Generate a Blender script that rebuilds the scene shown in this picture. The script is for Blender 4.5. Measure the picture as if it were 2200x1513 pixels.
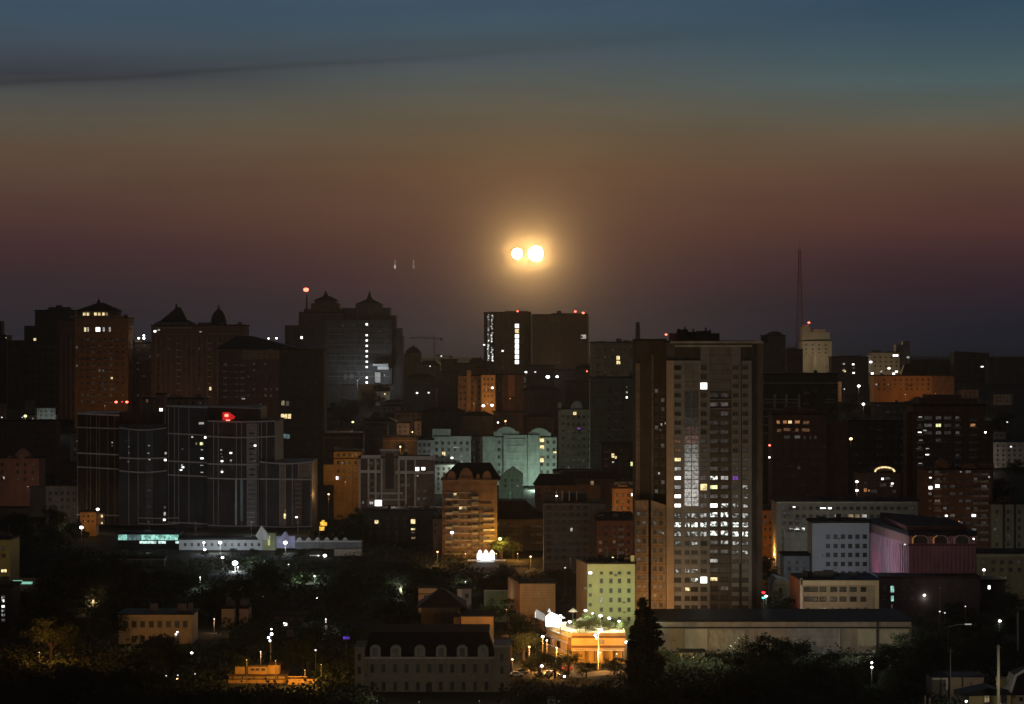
import bpy, math, random
from mathutils import Vector, Matrix
for o in list(bpy.data.objects): bpy.data.objects.remove(o)
S = bpy.context.scene
C = S.collection
random.seed(7)
# ------------------------------------------------------------------ camera
F = 4962.0            # focal length in photo pixels (photo 2200 x 1513)
CZ = 100.0            # the camera stands 90 m above the street
cam = bpy.data.cameras.new('camera'); co = bpy.data.objects.new('camera', cam); C.objects.link(co)
cam.sensor_width = 36; cam.lens = F/2200*36; cam.clip_start = 1; cam.clip_end = 40000
co.location = (0, 0, CZ); co.rotation_euler = (math.pi/2, 0, 0); S.camera = co
S.view_settings.view_transform = 'Standard'; S.view_settings.look = 'None'
S.view_settings.exposure = 0; S.view_settings.gamma = 1
try:
    S.cycles.max_bounces = 3; S.cycles.diffuse_bounces = 1; S.cycles.glossy_bounces = 1
    S.cycles.volume_bounces = 0; S.cycles.transmission_bounces = 1; S.cycles.transparent_max_bounces = 4
    S.cycles.use_denoising = True; S.cycles.use_light_tree = True
    S.cycles.sample_clamp_indirect = 2
except Exception: pass
def lin(c):
    c = c/255; return c/12.92 if c <= .04045 else ((c+.055)/1.055)**2.4
def rgb(r, g, b): return (lin(r), lin(g), lin(b), 1)
# ------------------------------------------------------------------ world: dusk sky
W = bpy.data.worlds.new('World'); S.world = W; W.use_nodes = True
nt = W.node_tree; nt.nodes.clear()
def N(t, **k):
    n = nt.nodes.new(t)
    for a, b in k.items(): setattr(n, a, b)
    return n
def L(a, b): nt.links.new(a, b)
def M(op, a, b=None, c=None, clamp=False):
    n = N('ShaderNodeMath', operation=op); n.use_clamp = clamp
    for i, v in enumerate((a, b, c)):
        if v is None: continue
        if isinstance(v, (int, float)): n.inputs[i].default_value = v
        else: L(v, n.inputs[i])
    return n.outputs[0]
tc = N('ShaderNodeTexCoord'); sp = N('ShaderNodeSeparateXYZ'); L(tc.outputs['Generated'], sp.inputs[0])
x, y, z = sp.outputs
hor = M('SQRT', M('ADD', M('MULTIPLY', x, x), M('MULTIPLY', y, y)))
el = M('DIVIDE', z, M('MAXIMUM', hor, .001))
az = M('DIVIDE', x, M('MAXIMUM', y, .05))
def ramp(stops):           # stops: (photo row, r, g, b)
    r = N('ShaderNodeValToRGB'); e = r.color_ramp.elements
    pts = sorted(((( 756.5-p)/F+.02)/.2, c) for p, *c in stops)
    e[0].position, e[0].color = pts[0][0], rgb(*pts[0][1])
    e[1].position, e[1].color = pts[-1][0], rgb(*pts[-1][1])
    for q, c in pts[1:-1]:
        n = e.new(q); n.color = rgb(*c)
    L(M('DIVIDE', M('ADD', el, .02), .2, clamp=True), r.inputs[0]); return r.outputs[0]
SKY_L = [(0,58,80,99),(60,60,77,90),(120,64,74,84),(170,60,62,70),(215,78,80,76),(260,88,82,70),(330,92,74,58),(400,88,64,52),(470,82,54,47),(540,66,42,43),(610,52,38,42),(680,44,38,42),(730,38,38,44),(770,30,32,38)]
SKY_R = [(0,48,74,94),(60,54,78,93),(120,62,84,93),(180,74,92,94),(240,86,90,82),(300,98,84,66),(370,94,68,52),(430,88,58,48),(490,82,48,43),(560,58,36,40),(620,46,29,37),(680,30,27,36),(730,23,25,34),(770,18,20,26)]
SKY_C = [(0,54,78,97),(60,58,79,92),(120,66,80,88),(170,76,84,82),(230,86,82,70),(300,94,78,58),(370,98,70,50),(450,92,63,47),(520,80,51,43),(590,65,40,42),(650,48,35,42),(720,38,35,43),(770,30,30,36)]
cl, cc, cr = ramp(SKY_L), ramp(SKY_C), ramp(SKY_R)
def MR(v, a, b, c=0, d=1):
    n = N('ShaderNodeMapRange'); n.interpolation_type = 'SMOOTHSTEP'
    L(v, n.inputs[0])
    for i, q in enumerate((a, b, c, d)): n.inputs[i+1].default_value = q
    return n.outputs[0]
def MIX(f, a, b):
    n = N('ShaderNodeMix', data_type='RGBA'); L(f, n.inputs[0])
    for i, v in ((6, a), (7, b)):
        if isinstance(v, tuple): n.inputs[i].default_value = v
        else: L(v, n.inputs[i])
    return n.outputs[2]
sky = MIX(MR(az, -.22, 0), cl, cc); sky = MIX(MR(az, .0, .21), sky, cr)
# thin dark cloud streak climbing to the right, and faint broken cloud above it
no = N('ShaderNodeTexNoise'); no.inputs['Scale'].default_value = 9; no.inputs['Detail'].default_value = 5
mp = N('ShaderNodeMapping'); mp.inputs['Scale'].default_value = (1, 1, 9); mp.inputs['Rotation'].default_value = (0, .07, 0)
L(tc.outputs['Generated'], mp.inputs[0]); L(mp.outputs[0], no.inputs['Vector'])
nz = M('SUBTRACT', no.outputs[0], .5)
e0 = M('ADD', M('MULTIPLY_ADD', az, .078, .1306), M('MULTIPLY', nz, .006))
dd = M('SUBTRACT', el, e0)
def gauss(v, s): return M('EXPONENT', M('MULTIPLY', M('POWER', M('DIVIDE', M('ABSOLUTE', v), s), 2), -1))
narrow = M('MULTIPLY', gauss(dd, .0014), MR(az, .14, -.2, .02, .2))
wide = M('MULTIPLY', gauss(M('SUBTRACT', dd, .003), .006), MR(az, .16, -.16, .06, .13))
dark = M('ADD', M('ADD', narrow, wide), M('MULTIPLY', nz, .3))
sc = N('ShaderNodeVectorMath', operation='SCALE'); L(sky, sc.inputs[0]); L(M('SUBTRACT', 1, dark), sc.inputs['Scale'])
sky = sc.outputs[0]
# overhead the sky is nearly night; behind the viewer only the brown light of the city
sky = MIX(MR(el, .17, .7), sky, (.006, .009, .016, 1))
sky = MIX(MR(y, .75, -.15), sky, MIX(MR(el, 0, .8), (.066, .059, .056, 1), (.012, .012, .015, 1)))
bg = N('ShaderNodeBackground'); L(sky, bg.inputs[0]); bg.inputs[1].default_value = 1.1
wo = N('ShaderNodeOutputWorld'); L(bg.outputs[0], wo.inputs[0])
# ------------------------------------------------------------------ helpers
def zg(X, Y):
    pts = [(-1e5, 10), (1450, 10), (1650, 24), (1950, 46), (2250, 63), (3500, 73), (9000, 78), (1e6, 78)]
    for (a, p), (b, q) in zip(pts, pts[1:]):
        if Y <= b:
            t = (Y-a)/(b-a) if a > -1e5 else 0
            v = p+(q-p)*t; break
    if X > 150 and Y > 1600: v += min(6, (X-150)*.02)
    return v
def sx(px, d): return (px-1100)/F*d
def sz(py, d): return CZ-(py-756.5)/F*d
mats = {}
def mat(name, col, rough=.85, var=.36, scale=.35, metal=0, stripes=None, spec=.08):
    if name in mats: return mats[name]
    m = bpy.data.materials.new(name); m.use_nodes = True; t = m.node_tree; b = t.nodes['Principled BSDF']
    b.inputs['Roughness'].default_value = rough; b.inputs['Metallic'].default_value = metal
    b.inputs['Specular IOR Level'].default_value = spec
    g = t.nodes.new('ShaderNodeNewGeometry')
    n = t.nodes.new('ShaderNodeTexNoise'); n.inputs['Scale'].default_value = scale; n.inputs['Detail'].default_value = 6
    n.inputs['Roughness'].default_value = .65
    mp = t.nodes.new('ShaderNodeMapping'); mp.inputs['Scale'].default_value = (1, 1, .45)
    t.links.new(g.outputs['Position'], mp.inputs[0]); t.links.new(mp.outputs[0], n.inputs['Vector'])
    r = t.nodes.new('ShaderNodeMapRange'); r.inputs[1].default_value = .25; r.inputs[2].default_value = .75
    r.inputs[3].default_value = 1-var; r.inputs[4].default_value = 1+var
    t.links.new(n.outputs[0], r.inputs[0]); fac = r.outputs[0]
    if stripes:          # prefab panel joints / courses: (horizontal spacing m, depth of tone)
        s = t.nodes.new('ShaderNodeSeparateXYZ'); t.links.new(g.outputs['Position'], s.inputs[0])
        w = t.nodes.new('ShaderNodeMath'); w.operation = 'PINGPONG'; w.inputs[1].default_value = stripes[0]/2
        t.links.new(s.outputs[2], w.inputs[0])
        q = t.nodes.new('ShaderNodeMapRange'); q.inputs[1].default_value = 0; q.inputs[2].default_value = .35
        q.inputs[3].default_value = 1-stripes[1]; q.inputs[4].default_value = 1
        t.links.new(w.outputs[0], q.inputs[0])
        mm = t.nodes.new('ShaderNodeMath'); mm.operation = 'MULTIPLY'; t.links.new(fac, mm.inputs[0]); t.links.new(q.outputs[0], mm.inputs[1]); fac = mm.outputs[0]
    v = t.nodes.new('ShaderNodeVectorMath'); v.operation = 'SCALE'; v.inputs[0].default_value = col[:3]
    t.links.new(fac, v.inputs['Scale']); t.links.new(v.outputs[0], b.inputs['Base Color'])
    mats[name] = m; return m
def emi(name, col, st, blotch=0, scale=.9):
    if name in mats: return mats[name]
    m = bpy.data.materials.new(name); m.use_nodes = True; t = m.node_tree; b = t.nodes['Principled BSDF']
    b.inputs['Base Color'].default_value = (.05, .05, .05, 1); b.inputs['Roughness'].default_value = .3
    b.inputs['Emission Color'].default_value = (*col, 1)
    b.inputs['Emission Strength'].default_value = st
    if blotch:
        g = t.nodes.new('ShaderNodeNewGeometry'); n = t.nodes.new('ShaderNodeTexNoise')
        n.inputs['Scale'].default_value = scale; n.inputs['Detail'].default_value = 3
        t.links.new(g.outputs['Position'], n.inputs['Vector'])
        r = t.nodes.new('ShaderNodeMapRange'); r.inputs[1].default_value = .5-.12/blotch+(.03 if blotch > 1 else 0); r.inputs[2].default_value = .5+.12/blotch+(.03 if blotch > 1 else 0)
        r.inputs[3].default_value = st*.04 if blotch > 1 else st*.35; r.inputs[4].default_value = st
        t.links.new(n.outputs[0], r.inputs[0]); t.links.new(r.outputs[0], b.inputs['Emission Strength'])
    m.cycles.emission_sampling = 'NONE'
    mats[name] = m; return m
class MB:
    def __init__(s): s.v = []; s.f = []; s.m = []
    def add(s, vs, fs, mi=0):
        k = len(s.v); s.v += [tuple(q) for q in vs]; s.f += [tuple(i+k for i in q) for q in fs]; s.m += [mi]*len(fs)
    def box(s, a, b, mi=0, T=None):
        x0, y0, z0 = a; x1, y1, z1 = b
        vs = [(x0,y0,z0),(x1,y0,z0),(x1,y1,z0),(x0,y1,z0),(x0,y0,z1),(x1,y0,z1),(x1,y1,z1),(x0,y1,z1)]
        if T: vs = [T(*q) for q in vs]
        s.add(vs, [(0,3,2,1),(4,5,6,7),(0,1,5,4),(1,2,6,5),(2,3,7,6),(3,0,4,7)], mi)
    def prism(s, poly, z0, z1, mi=0):
        n = len(poly); z1s = z1 if isinstance(z1, (list, tuple)) else [z1]*n
        vs = [(p[0], p[1], z0) for p in poly]+[(p[0], p[1], q) for p, q in zip(poly, z1s)]
        fs = [tuple(reversed(range(n))), tuple(range(n, 2*n))]+[(i, (i+1) % n, (i+1) % n+n, i+n) for i in range(n)]
        s.add(vs, fs, mi)
    def ring(s, prof, n=10, c=(0, 0), mi=0, ph=0):     # prof: (radius, z) bottom to top
        vs = []
        for r, q in prof:
            for i in range(n):
                a = 2*math.pi*i/n+ph; vs.append((c[0]+r*math.cos(a), c[1]+r*math.sin(a), q))
        fs = [(j*n+i, j*n+(i+1) % n, (j+1)*n+(i+1) % n, (j+1)*n+i) for j in range(len(prof)-1) for i in range(n)]
        fs += [tuple(reversed(range(n))), tuple(range((len(prof)-1)*n, len(prof)*n))]
        s.add(vs, fs, mi)
    def bar(s, a, b, r, n=5, r2=None, mi=0):
        a, b = Vector(a), Vector(b); d = (b-a).normalized(); r2 = r if r2 is None else r2
        u = d.orthogonal().normalized(); w = d.cross(u)
        vs = [a+(u*math.cos(6.2832*i/n)+w*math.sin(6.2832*i/n))*r for i in range(n)]+[b+(u*math.cos(6.2832*i/n)+w*math.sin(6.2832*i/n))*r2 for i in range(n)]
        s.add(vs, [(i, (i+1) % n, (i+1) % n+n, i+n) for i in range(n)]+[tuple(reversed(range(n))), tuple(range(n, 2*n))], mi)
    def mesh(s, name, ms):
        me = bpy.data.meshes.new(name); me.from_pydata(s.v, [], s.f)
        for m in (ms if isinstance(ms, (list, tuple)) else [ms]): me.materials.append(m)
        me.polygons.foreach_set('material_index', s.m); me.update(); return me
    def build(s, name, ms, parent=None, loc=(0, 0, 0)):
        o = bpy.data.objects.new(name, s.mesh(name, ms)); C.objects.link(o); o.location = loc
        if parent: o.parent = parent
        return o
def tag(o, label, cat, group=None, kind=None):
    if label: o['label'] = label
    if cat: o['category'] = cat
    if group: o['group'] = group
    if kind: o['kind'] = kind
    return o
def empty(name, loc, label, cat, group=None):
    o = bpy.data.objects.new(name, None); C.objects.link(o); o.location = loc; o.empty_display_size = 1
    return tag(o, label, cat, group)
# ------------------------------------------------------------------ materials
lit = {
 'W': emi('lit_white', (1, .97, .9), 3.2), 'w': emi('lit_soft_white', (1, .95, .88), .55, 1), 'v': emi('lit_faint_white', (1, .93, .88), .09, 1),
 'u': emi('lit_ghost', (1, .93, .9), .03, 1), 'Y': emi('lit_yellow', (1, .78, .38), 1.6, 1), 'y': emi('lit_soft_yellow', (1, .75, .4), .32, 1),
 'A': emi('lit_amber', (1, .42, .15), .55, 1), 'a': emi('lit_soft_amber', (1, .5, .25), .14, 1), 'C': emi('lit_cyan', (.45, 1, .85), .9, 1),
 'c': emi('lit_soft_cyan', (.5, .9, .9), .22, 1), 'P': emi('lit_violet', (.42, .12, .9), .8, 1), 'B': emi('lit_broken_white', (.95, 1, .93), 2.0, 1.6, .95),
 'b': emi('lit_broken_soft', (.95, .98, .93), .55, 1.6, .95), 'G': emi('lit_yellow_green', (.95, 1, .45), 1.5, 1), 'O': emi('lit_orange', (1, .25, .03), .9, 1),
 'K': emi('lit_cool', (.75, .8, 1), 1.6, 1)}
lit['d'] = mat('dark_glass', (.05, .048, .048, 1), .3, .8, .35, spec=.5)
lit['n'] = mat('deep_dark_glass', (.02, .02, .02, 1), .4, .8, .35, spec=.4)
fr_m = mat('window_frame', (.16, .15, .14, 1), .6)
fr_d = mat('dark_window_frame', (.05, .045, .04, 1), .6)
roof_m = mat('roof_felt', (.03, .028, .028, 1), .9)
roof_b = mat('dark_metal_roof', (.02, .02, .022, 1), .55)
steel = mat('steel', (.12, .11, .11, 1), .5)
conc = mat('concrete', (.26, .24, .22, 1), .9)
brown = mat('brown_render', (.24, .17, .13, 1), .9, stripes=(3, .25))
dbrown = mat('dark_brick', (.13, .09, .075, 1), .9, stripes=(3, .3))
black = mat('soot_dark_wall', (.06, .054, .05, 1), .9)
pale = mat('pale_render', (.48, .45, .4, 1), .9, stripes=(3, .12))
grey = mat('grey_panel', (.28, .28, .28, 1), .85, stripes=(3, .2))
grn = mat('greenish_render', (.34, .38, .33, 1), .9, stripes=(3, .15))
pink = mat('pinkish_brick', (.3, .18, .15, 1), .9, stripes=(1.5, .15))
white = mat('white_paint', (.7, .7, .68, 1), .7, .12)
trim = mat('light_trim', (.42, .38, .36, 1), .7, .2)
glassw = mat('tinted_curtain_glass', (.02, .024, .03, 1), .2, .5, .3, spec=.6)
dk_v = mat('vent_grey', (.12, .11, .11, 1)); BALC = [mat('balcony_pale', (.4, .36, .31, 1)), mat('balcony_brown', (.22, .16, .12, 1)), mat('balcony_grey', (.26, .26, .25, 1))]
# ------------------------------------------------------------------ buildings
wm = {}
def winmesh(w, h, k, fr=None, mull=True):
    fr = fr or fr_m
    w, h = round(w, 1), round(h, 1); key = (w, h, k, fr.name, mull)
    if key in wm: return wm[key]
    b = MB(); t = min(.16, w*.09)
    b.box((-w/2, -.10, -h/2), (-w/2+t, 0, h/2)); b.box((w/2-t, -.10, -h/2), (w/2, 0, h/2))
    b.box((-w/2+t, -.10, -h/2), (w/2-t, 0, -h/2+t)); b.box((-w/2+t, -.10, h/2-t), (w/2-t, 0, h/2))
    if mull and w > 1.1: b.box((-.05, -.08, -h/2+t), (.05, 0, h/2-t))
    b.box((-w/2-.06, -.22, -h/2-.12), (w/2+.06, 0, -h/2-.002))
    b.add([(-w/2+t, -.035, -h/2+t), (w/2-t, -.035, -h/2+t), (w/2-t, -.035, h/2-t), (-w/2+t, -.035, h/2-t)], [(0, 1, 2, 3)], 1)
    wm[key] = b.mesh('window', [fr, lit[k]]); return wm[key]
class Face:
    def __init__(s, B, p, q):
        s.B = B; s.p = Vector(p); s.q = Vector(q); s.u = (s.q-s.p).normalized(); s.n = Vector((-s.u.y, s.u.x))  # n points into the building
        s.a = math.atan2(s.u.y, s.u.x); s.w = (s.q-s.p).length
    def uz(s, px, py):
        k = (px-1100)/F
        u = (k*s.p.y-s.p.x)/(s.u.x-k*s.u.y); t = s.p.y+u*s.u.y
        return u, CZ-(py-756.5)/F*t, F/t
    def T(s, u, o, z):          # o: metres outward of the wall
        v = s.p+s.u*u-s.n*o; r = s.B.root.location
        return (v.x-r.x, v.y-r.y, z-r.z)
    def box(s, name, x0, x1, y0, y1, o0, o1, m, label=None, parent=None):
        u0, z0, k0 = s.uz(x0, y1); u1, z1, k1 = s.uz(x1, y0); z1 = s.uz(x0, y0)[1]
        b = MB(); b.box((u0, o1, z0), (u1, o0, z1), 0, s.T)
        for i, f in enumerate(b.f): b.f[i] = f if o1 < o0 else tuple(f)
        o = b.build(name, m, parent or s.B.root)
        if label: o['label'] = label
        return o
    def win(s, px, py, w, h, k='d', fr=None, mull=True, name='window', rnd=0):
        u, z, sc = s.uz(px, py); W_, H_ = w/sc, h/sc
        s.B.wins.append((0 if k not in 'dn' else 1, -W_*H_, len(s.B.wins), s.T(u, .015, z), s.a, winmesh(W_, H_, k, fr, mull), name))
    def grid(s, xs, ys, w, h, k='d', fr=None, skip=(), p=1, mull=True):
        for j, yy in enumerate(ys):
            for i, xx in enumerate(xs):
                if (i, j) in skip or (p < 1 and random.random() > p): continue
                kk = random.choice(k) if len(k) > 1 else random.choice('dddddddnnnuu') if k == 'd' else random.choice('nnnnnd') if k == 'n' else k
                s.win(xx, yy, w, h, kk, fr, mull)
def fr_(a, b, n): return [a+(b-a)*i/(n-1) for i in range(n)] if n > 1 else [(a+b)/2]
ALL = []
class Bld:
    def __init__(s, name, label, x0, x1, ytop, d0, m, depth=18, d1=None, cat='building', group=None, roof=roof_m, parapet=.8, base=None, wall='wall'):
        d1 = d1 or d0
        p, q = (sx(x0, d0), d0), (sx(x1, d1), d1); s.wins = []; s.d = d0; s.cat = cat
        zb = zg((p[0]+q[0])/2, d0) if base is None else base; s.zb = zb
        s.root = empty(name, ((p[0]+q[0])/2, (d0+d1)/2, zb), label, cat, group)
        s.f = Face(s, p, q); n = s.f.n
        P, Q = Vector(p), Vector(q); s.foot = [P, Q, Q+n*depth, P+n*depth]
        s.left = Face(s, P+n*depth, P); s.right = Face(s, Q, Q+n*depth)
        s.zt = sz(ytop, d0); r = s.root.location
        loc = [(v.x-r.x, v.y-r.y) for v in s.foot]; s.loc = loc
        b = MB(); b.prism(loc, -1.5, s.zt-zb); s.wall = b.build(wall, m, s.root)
        if parapet is not None and roof:
            cx = sum(v[0] for v in loc)/4; cy = sum(v[1] for v in loc)/4
            big = [(cx+(v[0]-cx)*(1+.5/max(4, abs(v[0]-cx))), cy+(v[1]-cy)*(1+.5/max(4, abs(v[1]-cy)))) for v in loc]
            b = MB(); b.prism(big, s.zt-zb+.005, s.zt-zb+parapet)
            s.roof = b.build('roof', roof, s.root)
        ALL.append(s)
    def part(s, name, mb, m, parent=None, label=None):      # mb in world coordinates
        r = s.root.location; mb.v = [(a-r.x, b-r.y, c-r.z) for a, b, c in mb.v]
        o = mb.build(name, m, parent or s.root)
        if label: o['label'] = label
        return o
    def block(s, name, x0, x1, ytop, ybot, m, off=0, depth=10, label=None):   # a box standing on / in the volume
        d = s.d+off; b = MB(); b.box((sx(x0, d), d, sz(ybot, d)), (sx(x1, d), d+depth, sz(ytop, d))); return s.part(name, b, m, None, label)
    def lathe(s, name, px, prof, m, off=6, n=10):
        d = s.d+off; b = MB(); b.ring([(r/F*d, sz(y_, d)) for r, y_ in prof], n, (sx(px, d), d), 0, math.pi/n); return s.part(name, b, m)
    def hip(s, name, x0, x1, yb, yt, m, rx=.5, off=-.4, depth=14, ridge=.3):   # hipped / pyramid roof
        d = s.d+off; X0, X1 = sx(x0, d), sx(x1, d); zb_, zt_ = sz(yb, d), sz(yt, d); w = X1-X0; cx = X0+w*rx
        b = MB(); a = w*ridge/2; cy = d+depth/2; r2 = depth*.04
        b.add([(X0, d, zb_), (X1, d, zb_), (X1, d+depth, zb_), (X0, d+depth, zb_), (cx-a, cy-r2, zt_), (cx+a, cy-r2, zt_), (cx+a, cy+r2, zt_), (cx-a, cy+r2, zt_)],
              [(3,2,1,0), (0,1,5,4), (1,2,6,5), (2,3,7,6), (3,0,4,7), (4,5,6,7)]); return s.part(name, b, m)
    def extras(s):
        """balconies under whole columns of windows, air conditioners, vents and aerials on the roof"""
        r = random.Random(len(ALL)*7+int(s.d)); cols = {}
        if s.cat != 'building' or s.root.name.startswith(('storage', 'mansion', 'station', 'brick', 'shopping', 'restaurant', 'glass', 'depot', 'high')): return
        for q in s.wins:
            if abs(q[4]-s.f.a) < .01: cols.setdefault(round(q[3][0]/1.5), []).append(q)
        for c, ws in cols.items():
            if len(ws) < 4: continue
            if r.random() < .3 and s.d < 1800 and not s.root.name.startswith(('office', 'institution')):
                m = r.choice(BALC)
                for q in ws:
                    me = q[5]; w = round(max(v.co.x for v in me.vertices)*2+1, 1); key = ('balc', w, m.name)
                    if key not in wm:
                        b = MB(); b.box((-w/2, -1.1, -1.5), (w/2, 0, -1.35)); b.box((-w/2, -1.1, -1.35), (w/2, -1.02, -.45)); b.box((-w/2, -1.02, -1.35), (-w/2+.08, 0, -.45)); b.box((w/2-.08, -1.02, -1.35), (w/2, 0, -.45)); wm[key] = b.mesh('balcony', m)
                    o = bpy.data.objects.new('balcony', wm[key]); C.objects.link(o); o.parent = s.root; o.location = q[3]; o.rotation_euler = (0, 0, q[4])
            elif s.d < 1300:
                for q in ws:
                    if r.random() < .12:
                        if 'ac' not in wm: b = MB(); b.box((-.45, -.4, -.3), (.45, 0, .3)); wm['ac'] = b.mesh('air_conditioner', conc)
                        o = bpy.data.objects.new('air_conditioner', wm['ac']); C.objects.link(o); o.parent = s.root; o.location = (q[3][0]+r.choice((-1.5, 1.5)), q[3][1], q[3][2]-.8)
        xs = [v[0] for v in s.loc]; z = s.zt-s.zb
        for i in range(r.randint(2, 5)):
            x_ = r.uniform(min(xs)+1, max(xs)-1); y_ = min(v[1] for v in s.loc)+r.uniform(2, 9); w = r.uniform(.5, 1.8); b = MB(); b.box((x_-w, y_, z), (x_+w, y_+1.5, z+r.uniform(1.3, 3))); b.build('roof_vent', r.choice((dk_v, steel, dbrown)), getattr(s, 'roof', None) or s.root)
        for i in range(r.randint(0, 3)):
            x_ = r.uniform(min(xs)+1, max(xs)-1); b = MB(); h = r.uniform(3, 6); b.bar((x_, 3, z), (x_, 3, z+h), .09, 4); b.bar((x_-.8, 3, z+h*.9), (x_+.8, 3, z+h*.9), .06, 3); b.build('aerial', steel, getattr(s, 'roof', None) or s.root)
    def win(s, *a, **k): s.f.win(*a, **k)
    def grid(s, *a, **k): s.f.grid(*a, **k)
    def finish(s):
        s.wins.sort(key=lambda q: q[:3])
        for i, (_, _, _, l, a, me, nm) in enumerate(s.wins[:99]):
            o = bpy.data.objects.new(nm, me); C.objects.link(o); o.parent = s.root; o.location = l; o.rotation_euler = (0, 0, a)
        rest = s.wins[99:]
        if rest:
            b = MB(); ms = []
            for (_, _, _, l, a, me, nm) in rest:
                T = Matrix.Translation(l) @ Matrix.Rotation(a, 4, 'Z'); k = len(b.v)
                b.v += [tuple(T @ v.co) for v in me.vertices]
                for f in me.polygons:
                    b.f.append(tuple(i+k for i in f.vertices)); mm = me.materials[f.material_index]
                    if mm not in ms: ms.append(mm)
                    b.m.append(ms.index(mm))
            o = b.build('window_rows', ms, s.root); o['kind'] = 'stuff'
def lightd(name, loc, col, p, r=.3, parent=None, spot=None):
    l = bpy.data.lights.new(name, 'SPOT' if spot else 'POINT'); l.color = col; l.energy = p; l.shadow_soft_size = r
    o = bpy.data.objects.new(name, l); C.objects.link(o); o.location = loc
    if spot: l.spot_size = math.radians(spot[3]); l.spot_blend = .6; o.rotation_euler = Vector(spot[:3]).to_track_quat('-Z', 'Y').to_euler()
    if parent: o.parent = parent
    return o
SOD = (1, .42, .08); COOL = (.8, .9, 1); WARM = (1, .78, .5); GRN = (.62, 1, .72); VIO = (.95, .3, .55)
head_m = {'w': emi('lamp_glow_white', (1, .98, .96), 7), 'o': emi('lamp_glow_orange', (1, .6, .25), 5), 'y': emi('lamp_glow_yellow', (1, .95, .3), 3),
          'b': emi('lamp_glow_blue_white', (.85, .88, 1), 8), 'r': emi('beacon_glow_red', (1, .12, .07), 6), 'g': emi('signal_glow_green', (.1, 1, .6), 3), 'p': emi('lamp_glow_soft', (.95, .97, 1), 1.1),
          'V': emi('lamp_glow_blue', (.12, .05, 1), 1.2), 'R': emi('red_signal', (1, .03, .05), 2.5)}
def lamp(px, py, d, label, r=4, k='w', power=0, col=None, base=None, group=None, front=1.2, name='street_lamp', cat='street lamp', pole=True, light_off=None, arm=0, spot=None):
    X, Z = sx(px, d), sz(py, d); g = zg(X, d) if base is None else base
    root = empty(name, (X, d, g), label, cat, group); R = r/F*d*.62
    if r >= 2.4: KEEP.append((px, py, d))
    h = Z-g
    if pole and h > .5:
        b = MB(); b.bar((arm, .3, -.5), (arm, .3, h-R*.6), .14, 6, .08)
        b.bar((arm, .3, h-R*.6), (0, 0, h+R*.2), .07, 5)
        b.build('pole', steel, root)
    b = MB(); pr = [(R*math.sin(t), h-R*.75*math.cos(t)) for t in (.05, .6, 1.1, 1.6, 2.1, 2.6, 3.09)]; b.ring(pr, 10)
    o = b.build('lamp_head', head_m[k], root)
    for f in o.data.polygons: f.use_smooth = True
    if power:
        off = light_off or (0, -R-.6, -R-.4)
        lightd('lamp_light', (off[0], off[1], h+off[2]), col or (1, .9, .8), power, .35, root, spot)
    return root
# ------------------------------------------------------------------ trees
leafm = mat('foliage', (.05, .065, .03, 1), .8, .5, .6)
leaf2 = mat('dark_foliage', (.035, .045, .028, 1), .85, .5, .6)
bark = mat('bark', (.08, .06, .045, 1), .95)
tm = {}
KEEP = []
def treemesh(v, kind='round'):
    key = (v, kind)
    if key in tm: return tm[key]
    R = random.Random(v*31+len(kind)); c = MB(); t = MB()      # unit tree, height 1
    if kind == 'poplar':
        t.bar((0, 0, 0), (0, 0, .9), .018, 6, .005); cl = []
        for i in range(44):
            q = R.uniform(.08, .98); rr = .095*math.sin(min(1, (1.02-q)*1.9+.12)*1.5)*R.uniform(.5, 1); a = R.uniform(0, 6.28)
            cl.append((rr*math.cos(a), rr*math.sin(a), q, .05))
    else:
        t.bar((0, 0, 0), (.01, 0, .4), .03, 7, .02); cl = []
        nb = 9
        for i in range(nb):
            a = i*6.28/nb+R.uniform(-.4, .4); r = R.uniform(.16, .30); q = R.uniform(.3, .72)
            t.bar((.01, 0, .2+.02*i), (r*math.cos(a), r*math.sin(a), q), .012, 5, .004)
            for j in range(6):
                cl.append((r*math.cos(a)+R.gauss(0, .07), r*math.sin(a)+R.gauss(0, .07), max(.16, q+R.gauss(0, .10)), R.uniform(.08, .13)))
        for j in range(14): cl.append((R.gauss(0, .11), R.gauss(0, .11), R.uniform(.55, .9), R.uniform(.07, .11)))
    for X, Y, Z, s in cl:
        for i in range(64 if kind != 'poplar' else 80):
            p = Vector((R.gauss(0, 1), R.gauss(0, 1), R.gauss(0, 1))).normalized()*s*R.uniform(.55, 1.12)
            p.z *= .8; o = Vector((X, Y, max(.14, Z)))+p
            a = Vector((R.gauss(0, 1), R.gauss(0, 1), R.gauss(0, .6))).normalized(); b = a.orthogonal().normalized(); w = R.uniform(.011, .023)
            c.add([o-a*w, o+b*w*.7, o+a*w, o-b*w*.7], [(0, 1, 2, 3)])
    tm[key] = (t.mesh('trunk', bark), {'l': c.mesh('crown', leafm), 'd': None}, c)
    tm[key][1]['d'] = c.mesh('crown', leaf2)
    return tm[key]
ti = [0]
def tree(px, ytop, d, label, kind='round', wid=1, m='d', group=None, name=None, base=None, minh=3):
    X = sx(px, d); g = zg(X, d) if base is None else base; h = max(minh, sz(ytop, d)-g); ti[0] += 1
    t, c, _ = treemesh(ti[0] % 5, kind)
    root = empty(name or ('poplar_tree' if kind == 'poplar' else 'tree'), (X, d, g), label, 'tree', group)
    rz = random.uniform(0, 6.28)
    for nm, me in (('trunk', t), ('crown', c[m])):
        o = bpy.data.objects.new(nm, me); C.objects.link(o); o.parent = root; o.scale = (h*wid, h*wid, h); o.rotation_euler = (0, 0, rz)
    return root
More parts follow.
